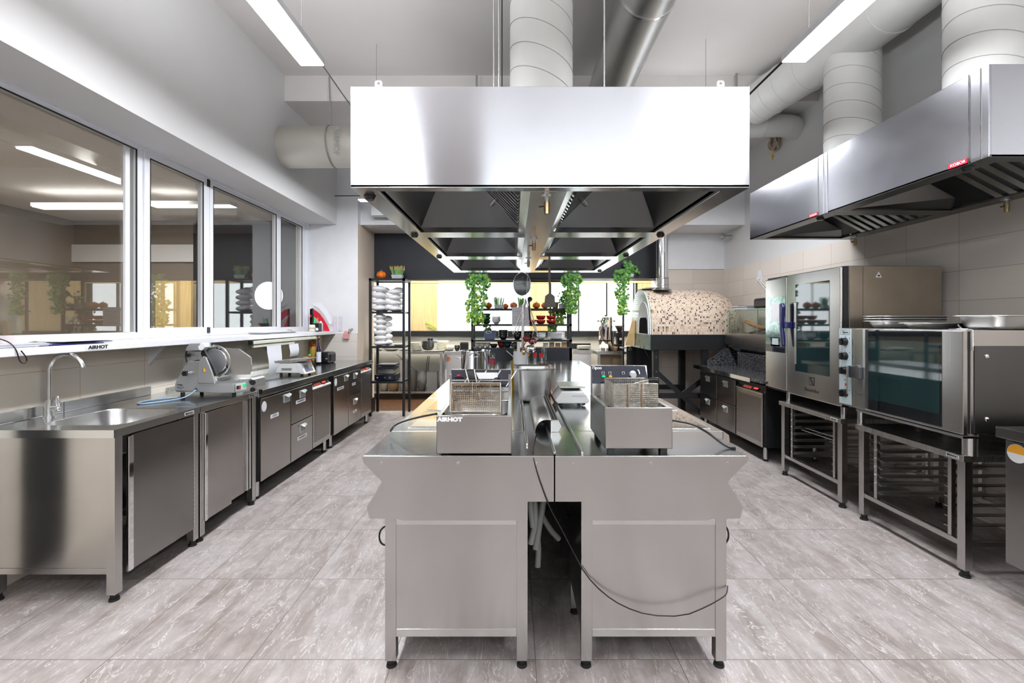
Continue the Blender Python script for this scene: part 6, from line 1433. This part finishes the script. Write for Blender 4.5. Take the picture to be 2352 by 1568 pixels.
def leaf(mb, p, s):
    a = random.uniform(0,6.28); nrm = Vector((random.uniform(-.7,.7), -1, random.uniform(-.5,.6))).normalized()
    u = nrm.orthogonal().normalized(); u.rotate(__import__('mathutils').Quaternion(nrm, a)); v = nrm.cross(u)
    pts = [(0,-.9),(.35,-.45),(.95,-.35),(.55,.1),(.6,.65),(.15,.45),(0,1.0),(-.15,.45),(-.6,.65),(-.55,.1),(-.95,-.35),(-.35,-.45)]
    mb.add([p + (u*x + v*y)*s*.5 + nrm*(-.12*s*abs(x)) for x, y in pts], [tuple(range(12))])
solo_ = None
t = thing('potted_plant', 'leafy plant in a grey pot right of the hanging turner on the centre shelving', 'potted plant', (cp(1293),yy,s1))
MB().box(cp(1284),cp(1304),yy-.05,yy+.05,s1+.001,s1+.075).build('pot', m_pot, t, .004); m = MB(); leafball(m,(cp(1292),yy,s1+.14),.05,.03,.045,40,.05); m.build('leaves', m_ivy, t)
# row 2 bowls
for px, lb in ((1096,'leftmost dark green'),(1117,'second dark green')): bowls_n(cp(px),yy,s2,3,.068,.06,m_green,'%s bowl stack on the second centre shelf' % lb,.05,'dark green bowls on the centre shelving')
t = thing('white_pot', 'round white pot right of the green bowls', 'pot', (cp(1140),yy,s2)); MB().lathe([(0,0),(.03,0),(.068,.05),(.06,.10),(.068,.115),(.06,.115),(.05,.10),(0,.02)],(cp(1140),yy,s2+.001),24).build('pot_body', m_ceramic, t); MB().lathe([(.060,.09),(.063,.10),(.060,.105)],(cp(1140),yy,s2+.001),24).build('groove', m_ceramic, t)
for px, n, lb in ((1220,1,'partly hidden red'),(1242,2,'middle red'),(1266,2,'right red')):
    bowls_n(cp(px),yy,s2,n*1,.078,.062,m_red,'%s casserole stack on the second centre shelf' % lb,.065,'red casseroles on the centre shelving','casserole')
# row 3
t = thing('blue_box', 'slate blue metal box with oval label on the third shelf', 'box', (cp(1125),yy,s3)); MB().add([(cp(1114),yy-.06,s3+.001),(cp(1136),yy-.06,s3+.001),(cp(1136),yy+.06,s3+.001),(cp(1114),yy+.06,s3+.001),(cp(1111),yy-.07,s3+.14),(cp(1139),yy-.07,s3+.14),(cp(1139),yy+.07,s3+.14),(cp(1111),yy+.07,s3+.14)], [(0,3,2,1),(0,1,5,4),(1,2,6,5),(2,3,7,6),(3,0,4,7),(4,5,6,7)]).build('box_body', m_blue, t)
MB().prism([(cp(1123)+.045*math.cos(a),s3+.11+.017*math.sin(a)) for a in [2*PI*k/24 for k in range(24)]], 'y', yy-.076, yy-.072).prism([(cp(1123)+.038*math.cos(a),s3+.11+.011*math.sin(a)) for a in [2*PI*k/24 for k in range(24)]], 'y', yy-.078, yy-.0761, 1).build('oval_label', [m_whiteink, m_blackp], t)
bowls_n(cp(1156),yy,s3,3,.072,.07,m_blackc,'black bowl stack on the third centre shelf',.038,'black bowls on the centre shelving')
bowls_n(cp(1188),yy,s3,1,.07,.12,m_blackc,'deep black bowl left of the pole on the third shelf',.03)
bowls_n(cp(1213),yy,s3,1,.08,.12,m_blackc,'deep black bowl right of the pole on the third shelf',.03)
bowls_n(cp(1243),yy,s3,2,.07,.07,m_ceramic,'white bowl stack on the third centre shelf',.035,'white bowls on the third shelf')
plates_n(cp(1278),yy,s3,6,.135,m_ceramic,'wide white plate stack at the right of the third shelf',.018,'white plates on the third shelf')
solo(MB().box(cp(1087),cp(1110),yy-.02,yy+.06,s3+.001,s3+.16), 'clear_packet', m_tglass, 'clear crinkled packet at the left end of the third shelf', 'packet')
# row 4
for i, px in enumerate((1097,1108,1120)): bowls_n(cp(px),yy,s4,1,.045,.075,m_cream,['leftmost','middle','right'][i]+' cream cup on the lowest shelf at the left of the centre shelving',.03,'cream cups on the lowest shelf')
bowls_n(cp(1134),yy,s4,1,.06,.055,m_blackc,'low black bowl beside the cream cups on the lowest shelf',.03)
bowls_n(cp(1152),yy+.06,s4,1,.07,.095,m_red,'dark red bowl on the lowest shelf of the centre shelving',.03)
bowls_n(cp(1165),yy,s4,1,.075,.085,M('dark_teal_ceramic',(.02,.05,.07),.3),'dark teal bowl on the lowest shelf of the centre shelving',.03)
for i, px in enumerate((1248,1262,1276,1290)): solo(MB().box(cp(px),cp(px+11),yy-.04,yy+.05,s4+.001,s4+.07+.01*(i%2)), 'storage_box', [m_cream,m_kraft,m_kraft,m_board][i], ['cream','brown','tan','light wooden'][i]+' small box on the lowest shelf at the right of the centre shelving', 'box')
# paper notice
t = thing('paper_notice', 'white sheet with faint red print hanging on the centre shelving', 'notice', (cp(1195),CY0-.01,s2-.05))
MB().box(PX(1176,CY0),PX(1216,CY0),CY0-.008,CY0-.006,PZ(749,CY0),PZ(705,CY0)).build('sheet', m_paper, t)
pm = MB()
for i in range(7): pm.box(PX(1182+ (i%3)*3,CY0),PX(1208-(i%2)*6,CY0),CY0-.009,CY0-.0082,PZ(715+i*4.5,CY0),PZ(714+i*4.5,CY0)); 
pm.build('red_print', m_pink, t)
# ivy
def ivy(cx, top, bot, w0, Y, n, label, ends=(), lightfrac=.25):
    t = thing('hanging_ivy', label, 'hanging plant', (cx,Y,bot))
    a = MB(); b = MB(); v = MB()
    for s in range(7):
        x = cx + random.uniform(-w0*.6,w0*.6); L = (top-bot)*random.uniform(.55,1.0); P = [(x,Y+random.uniform(-.03,.03),top)]
        for q in range(1,7): P.append((cx+(x-cx)*(1-.1*q)+random.uniform(-.03,.03), Y+random.uniform(-.03,.03), top-L*q/6))
        v.tube(P, .002, 4, sub=1)
    for i in range(n):
        k = random.random()**1.25; z = top-(top-bot)*k; w_ = w0*(1-.55*k)*(.6+.4*abs(math.sin(k*9)))
        p = Vector((cx+random.uniform(-w_,w_), Y+random.uniform(-.05,.05), z)); leaf(b if random.random() < lightfrac*(.4+1.6*k) else a, p, random.uniform(.04,.07))
    a.build('dark_leaves', m_ivy, t); b.build('light_leaves', m_ivyl, t); v.build('vines', m_grass, t)
    return t
ivy(PX(1098,6.85), 2.12, PZ(745,6.85), .21, 6.80, 430, 'left green ivy hanging from the lintel beside the potted grass')
ivy(PX(1076,6.85), PZ(690,6.85), PZ(740,6.85), .05, 6.83, 40, 'thin yellow green ivy strand left of the left ivy', lightfrac=.7)
ivy(PX(1312,6.85), 2.12, PZ(720,6.85), .18, 6.80, 400, 'middle green ivy hanging from the lintel right of the centre shelving', lightfrac=.2)
ivy(PX(1430,6.95), 2.20, PZ(722,6.95), .15, 6.97, 320, 'right green ivy hanging from the lintel by the pizza oven', lightfrac=.15)
ivy(PX(1285,6.9), PZ(712,6.9), PZ(745,6.9), .16, 7.02, 130, 'bright green ivy spreading behind the red casseroles', lightfrac=.5)
ivy(PX(1270,6.9), PZ(748,6.9), PZ(772,6.9), .10, 7.05, 60, 'dark green ivy tips behind the white plates', lightfrac=.3)
ivy(PX(1118,6.9), PZ(746,6.9), PZ(770,6.9), .07, 7.0, 40, 'small ivy strand over the blue box', lightfrac=.5)
t = thing('potted_plant', 'leafy plant in a small white pot on the lintel ledge at the right', 'potted plant', (PX(1448,7.1),7.1,2.101))
MB().lathe([(0,0),(.045,0),(.055,.06),(0,.06)],(PX(1449,7.1),7.12,2.101),20).build('pot', m_white, t); m = MB(); leafball(m,(PX(1448,7.1),7.12,2.25),.06,.03,.06,50,.07); m.build('leaves', m_ivy, t)
solo(MB().box(-.1,2.2,7.02,YO-.031,2.08,2.10), 'lintel_ledge', m_blackm, 'narrow black ledge along the lintel above the opening', 'ledge')
solo(MB().tube([(PX(994,8.86),8.86,1.236),(PX(990,8.86),8.86,1.38)], .004, 5).slab((PX(976,8.86),8.86,1.40),(PX(1004,8.86),8.86,1.30),(PX(1004,8.86),8.86,1.31),(PX(978,8.86),8.86,1.42),(0,.01,0)).slab((PX(980,8.86),8.86,1.33),(PX(1002,8.86),8.86,1.26),(PX(1002,8.86),8.86,1.27),(PX(982,8.86),8.86,1.35),(0,.01,0)), 'palm_leaf', m_ivyl, 'small palm leaf against the bright window at the left', 'plant')
# back steel counter along windows
BZ = PZ(806,8.3)
wc_ = t = thing('window_counter', 'stainless counter under the far window with plates on it', 'counter', (-1.3,8.5,0))
MB().box(-2.9,PX(1018,8.25),8.25,8.82,BZ-.05,BZ).build('worktop', m_steel, t, .002)
MB().box(-2.88,PX(1018,8.25)-.02,8.28,8.80,PZ(899,8.3)-.03,PZ(899,8.3)).build('lower_shelf', m_steel, t, .002)
for a in (-2.85,PX(1010,8.25)):
    for b in (8.27,8.77): MB().box(a,a+.04,b,b+.04,0,BZ-.05).build('leg', m_satin, t)
t = thing('window_cabinet', 'stainless cabinet with round orange sticker under the far window', 'cabinet', (-.9,8.5,0))
a, b = PX(1020,8.25), PX(1082,8.25)
MB().box(a,b+.6,8.25,8.82,BZ-.05,BZ).build('worktop', m_steel, t, .002); MB().box(a+.02,b+.6,8.29,8.8,.10,BZ-.05).build('cabinet_body', m_steelv, t, .002); MB().box(a+.015,a+.045,8.27,8.289,.12,BZ-.06).build('edge_handle', m_chrome, t)
MB().cyl((PX(1029,8.29),8.289,PZ(824,8.29)),(PX(1029,8.29),8.286,PZ(824,8.29)),.042,n=24).build('orange_sticker', M('orange_sticker',(.75,.22,.08),.5,var=.3,nscale=60), t)
for x_ in (a+.05, b+.5): MB().cyl((x_,8.35,0),(x_,8.35,.10),.02,n=10).build('leg', m_satin, t)
Yb = 8.42
def bp(px): return PX(px, Yb)
bowls_n(bp(873),Yb,BZ,1,.045,.05,m_cream,'small cream bowl on the far counter behind the rack upright',.02)
bowls_n(bp(899),Yb,BZ,1,.145,.055,m_cream,'wide shallow cream bowl on the far counter behind the rack',.02)
plates_n(bp(928),Yb,BZ,2,.10,m_cream,'small plate pair on the far counter behind the rack',.014,'cream plates on the far counter')
for i in range(7):
    solo(MB().lathe([(0,0),(.07,0),(.11,.018),(.105,.02),(.06,.006),(0,.006)],(bp(957)-.012*i*.6,Yb,BZ+.001+i*.022),20), 'cream_dish', m_cream, 'cream dish in the leaning stack, counted from below: '+(['lowest']+['second','third','fourth','fifth','sixth']+['topmost'])[i], 'dish', 'leaning stack of cream dishes')
bowls_n(bp(983),Yb,BZ+.012,5,.115,.075,m_blackc,'black bowl of the tall stack on the far counter',.022,'black bowls on the far counter')
plates_n(bp(1000),Yb-.1,BZ,1,.20,m_cream,'wide flat cream plate at the front of the far counter',.012)
plates_n(bp(1015),Yb+.1,BZ,6,.12,m_cream,'cream plate of the stack right of the black bowls',.020,'cream plates right of the black bowls')
bowls_n(bp(1015),Yb+.1,BZ+.13,1,.12,.05,m_cream,'cream bowl on top of the plates right of the black bowls',.02)
bowls_n(bp(1035),Yb-.05,BZ,1,.08,.105,m_cream,'faceted cream bowl at the right end of the plates',.02)
bowls_n(bp(1050),Yb,BZ,2,.05,.07,m_blackc,'small black cup stack on the far counter',.03,'black cups on the far counter')
t = thing('black_canister', 'black square canister at the right of the far counter', 'canister', (bp(1066),Yb,BZ)); MB().box(bp(1057),bp(1076),Yb-.05,Yb+.08,BZ+.001,BZ+.14).build('body', m_blackp, t, .01); MB().box(bp(1058),bp(1075),Yb-.045,Yb+.075,BZ+.141,BZ+.155).build('lid', m_blackp, t, .005)
t = thing('power_strip', 'dark plugs in a white socket on the far wall', 'socket', (bp(980),8.88,1.05)); MB().box(bp(972),bp(995),8.88,8.899,1.03,1.10).build('plate', m_white, t); MB().cyl((bp(975),8.88,1.07),(bp(975),8.84,1.07),.025,n=12).build('plug', m_blackp, t); MB().cyl((bp(982),8.88,1.07),(bp(982),8.84,1.07),.022,n=12).build('plug', m_blackp, t)
adopt(solo(MB().tube([(bp(972),8.86,.75),(bp(969),8.86,.5),(bp(966),8.84,.35)],.006,6).tube([(bp(976),8.86,.75),(bp(973),8.86,.5),(bp(969),8.84,.35)],.006,6), 'power_cords', m_blackp, 'x', 'cord'), wc_)
adopt(solo(MB().tube([(bp(895),8.86,.8),(bp(915),8.86,.65),(bp(945),8.86,.45),(bp(968),8.86,.3)],.006,6,sub=1), 'grey_cord', m_hose, 'x', 'cord'), wc_)
ZS = PZ(899,8.3)+.001
def crate(px0,px1,z1,mt,label,nm='storage_tub',cat='tub',r=None):
    x = (bp(px0)+bp(px1))/2; rr = abs(bp(px1)-bp(px0))/2
    solo(MB().lathe([(0,0),(rr*.85,0),(rr,(z1-ZS)*.95),(rr*1.03,z1-ZS),(rr*.95,z1-ZS),(rr*.8,.02),(0,.02)],(x,Yb,ZS),20), nm, mt, label, cat)
crate(875,892,PZ(877,Yb),m_cream,'cream tub at the left on the shelf under the far counter')
crate(893,916,PZ(878,Yb),m_kraft,'stack of brown paper bowls under the far counter','paper_bowls','bowls')
crate(918,937,PZ(826,Yb),m_white,'tall white stack of containers under the far counter','container_stack','containers')
crate(924,942,PZ(882,Yb),m_kraft,'brown tub partly hidden behind the rack leg')
crate(943,958,PZ(850,Yb),m_bag,'stack of clear cups under the far counter','cup_stack','cups')
crate(959,978,PZ(872,Yb),M('grey_basket',(.2,.2,.2),.6),'grey round basket wrapped in plastic under the far counter','basket','basket')
solo(MB().ell((bp(970),Yb,ZS+.22),(.09,.08,.15)), 'plastic_bag', m_bag, 'clear crinkled plastic bag above the grey basket', 'bag')
solo(MB().box(bp(981),bp(1005),Yb-.05,Yb+.1,ZS,ZS+.35), 'clear_container', m_bag, 'large clear container at the right under the far counter', 'container')
# right part behind the opening
t = thing('small_steel_counter', 'small steel counter under the far window right of the centre shelving', 'counter', (PX(1343,8.2),8.4,0))
MB().box(PX(1316,8.1),PX(1364,8.1),8.1,8.82,PZ(812,8.1),PZ(804,8.1)).build('worktop', m_steel, t); MB().box(PX(1316,8.1),PX(1358,8.1),8.13,8.8,.1,PZ(812,8.1)).build('body', m_steelv, t)
for x_ in (PX(1320,8.1),PX(1352,8.1)): MB().cyl((x_,8.2,0),(x_,8.2,.1),.02,n=10).build('leg', m_satin, t)
plates_n(PX(1341,8.3),8.3,PZ(804,8.1),3,.13,m_cream,'cream plate of the stack right of the centre shelving',.022,'cream plates on the small counter')
solo(MB().box(PX(1310,8.3),PX(1362,8.3),8.55,8.6,PZ(804,8.1),PZ(790,8.3)), 'dark_box', m_blackp, 'low dark box behind the cream plates', 'box')
t = thing('prep_table', 'steel prep table under the beverage urn', 'table', (PX(1400,7.9),8.1,0)); TZ = PZ(807,7.8)
MB().box(PX(1370,7.8),PX(1470,7.8),7.8,8.5,TZ-.05,TZ).build('tabletop', m_steel, t); MB().box(PX(1378,7.8),PX(1432,7.8),7.9,7.93,.1,TZ-.06).build('front_panel', M('kraft_panel',(.22,.17,.11),.6), t)
for x_ in (PX(1374,7.8),PX(1460,7.8)): MB().box(x_,x_+.04,7.82,7.86,0,TZ-.05).build('leg', m_satin, t)
t = thing('beverage_urn', 'tall shiny steel beverage urn by the far window', 'urn', (PX(1391,7.95),7.95,TZ)); ux = PX(1391,7.95); ur = .118
for a in (0,2.1,4.2): MB().cyl((ux+.09*math.cos(a),7.95+.09*math.sin(a),TZ),(ux+.09*math.cos(a),7.95+.09*math.sin(a),TZ+.06),.01,n=8).build('foot', m_blackp, t)
MB().lathe([(0,.06),(ur,.06),(ur,PZ(730,7.95)-TZ),(ur*.9,PZ(727,7.95)-TZ),(0,PZ(726,7.95)-TZ)],(ux,7.95,TZ),32).build('tank', m_chrome, t)
MB().lathe([(ur*1.02,.17),(ur*1.04,.175),(ur*1.02,.19)],(ux,7.95,TZ),32).lathe([(0,0),(.02,0),(.02,.02),(0,.02)],(ux,7.95,PZ(726,7.95)),12).build('band', m_blackp, t)
for s in (-1,1): MB().tube([(ux+s*ur,7.9,PZ(737,7.95)),(ux+s*(ur+.04),7.9,PZ(737,7.95))],.010,8).build('handle', m_blackp, t)
MB().tube([(ux+.02,7.83,PZ(790,7.95)),(ux+.02,7.78,PZ(792,7.95)),(ux+.02,7.78,PZ(797,7.95))],.010,8).build('tap', m_blackp, t)
t = thing('coffee_grinder', 'black coffee grinder with clear hopper beside the urn', 'coffee grinder', (PX(1424,7.95),7.95,TZ)); gx = PX(1422,7.95)
MB().box(gx-.06,gx+.08,7.9,8.1,TZ,TZ+.12).box(gx-.03,gx+.06,7.93,8.08,TZ+.12,TZ+.33).build('body', m_blackp, t, .01)
MB().lathe([(.03,0),(.055,.05),(.09,.11),(.0,.11)],(gx+.02,8.0,TZ+.33),18).build('bean_container', M('dark_brown_beans',(.05,.025,.015),.3), t); MB().lathe([(.09,.11),(.035,.16),(.05,.27),(.09,.275),(0,.28)],(gx+.02,8.0,TZ+.33),18).build('hopper', m_bottleg, t); MB().box(gx-.005,gx+.035,7.895,7.9,TZ+.19,TZ+.23).build('white_label', m_paper, t)
solo(MB().lathe([(0,0),(.05,0),(.068,.075),(.072,.08),(0,.07)],(PX(1411,7.85),7.88,TZ),20), 'paper_bowl', M('peach_paper_bowl',(.7,.48,.3),.6), 'peach coloured paper bowl in front of the grinder', 'bowl')
solo(MB().box(PX(1400,7.9),PX(1413,7.9),8.0,8.15,TZ,TZ+.33), 'grey_appliance', M('grey_plastic',(.14,.15,.16),.4), 'grey black appliance between the urn and the grinder', 'appliance')
t = thing('tall_shelf_frame', 'tall thin black shelf frame at the right of the opening', 'shelving rack', (PX(1432,7.15),7.15,0))
MB().box(PX(1430,7.15),PX(1434,7.15),7.15,7.18,0,2.05).build('upright', m_blackm, t); MB().box(PX(1434,7.15),PX(1448,7.15),7.15,7.235,PZ(716,7.15),PZ(713,7.15)).build('shelf', m_blackm, t)
t = thing('black_cabinet', 'black cabinet with a white thumb symbol under the wooden boards', 'cabinet', (PX(1465,7.05),7.1,0))
MB().box(PX(1440,7.19),PX(1500,7.19),7.19,7.235,.02,PZ(797,7.0)).build('cabinet_body', m_blackm, t, .003); MB().box(PX(1430,6.98),PX(1440,6.98),7.0,7.18,PZ(797,7.0)-.02,PZ(797,7.0)).build('steel_edge', m_satin, t)
th_ = MB(); q = lambda a, b: (PX(a,7.188), PZ(b,7.188)); P = [q(1443,803),(q(1446,799)),q(1447,797),q(1448.5,799.5),q(1451,800),q(1449,803.5),q(1443.5,803.5)]
th_.tube([(p[0],7.187,p[1]) for p in P+[P[0]]], .003, 5).build('thumb_symbol', m_whiteink, t)
for i, dx in enumerate((0,6,11)):
    Yw = 6.94-.0*i; m = MB().slab((PX(1436+dx,Yw),Yw+.02*i,PZ(793,Yw)),(PX(1453+dx*.8,Yw),Yw+.02*i,PZ(794,Yw)),(PX(1463+dx*.4,Yw),Yw+.02*i,PZ(736,Yw)),(PX(1452+dx*.7,Yw),Yw+.02*i,PZ(736,Yw)),(0,.015,0))
    solo(m, 'wooden_board', [m_board,m_panelw,m_woodspoon][i], ['front leaning light wooden board by the pizza oven','middle leaning wooden board by the pizza oven','dark rear leaning wooden board by the pizza oven'][i], 'wooden board')
solo(MB().tube([(PX(1437,6.95),6.95,PZ(815,6.95)),(PX(1439,6.95),6.95,PZ(822,6.95)),(PX(1435,6.95),6.95,PZ(832,6.95)),(PX(1437,6.95),6.95,PZ(840,6.95))],.012,8,sub=1), 'rope', m_rope, 'short beige rope hanging left of the black cabinet', 'rope')
t = thing('wall_sockets', 'row of sockets on the far wall right of the centre shelving', 'socket', (PX(1360,8.88),8.88,1.0))
for i in range(3): MB().box(PX(1350+7*i,8.88),PX(1355+7*i,8.88),8.885,8.899,PZ(778,8.88),PZ(771,8.88)).build('socket', m_white, t)

# things that turned out to have a single mesh become that mesh
for o in list(bpy.data.objects):
    if o.type == 'EMPTY' and o.parent is None and len(o.children) == 1 and not o.children[0].children:
        c = o.children[0]; nm = o.name.split('.')[0]; c.parent = None; c.location = Vector(o.location) + Vector(c.location)
        for k in ('label','category','group'):
            if k in o: c[k] = o[k]
        bpy.data.objects.remove(o); c.name = nm
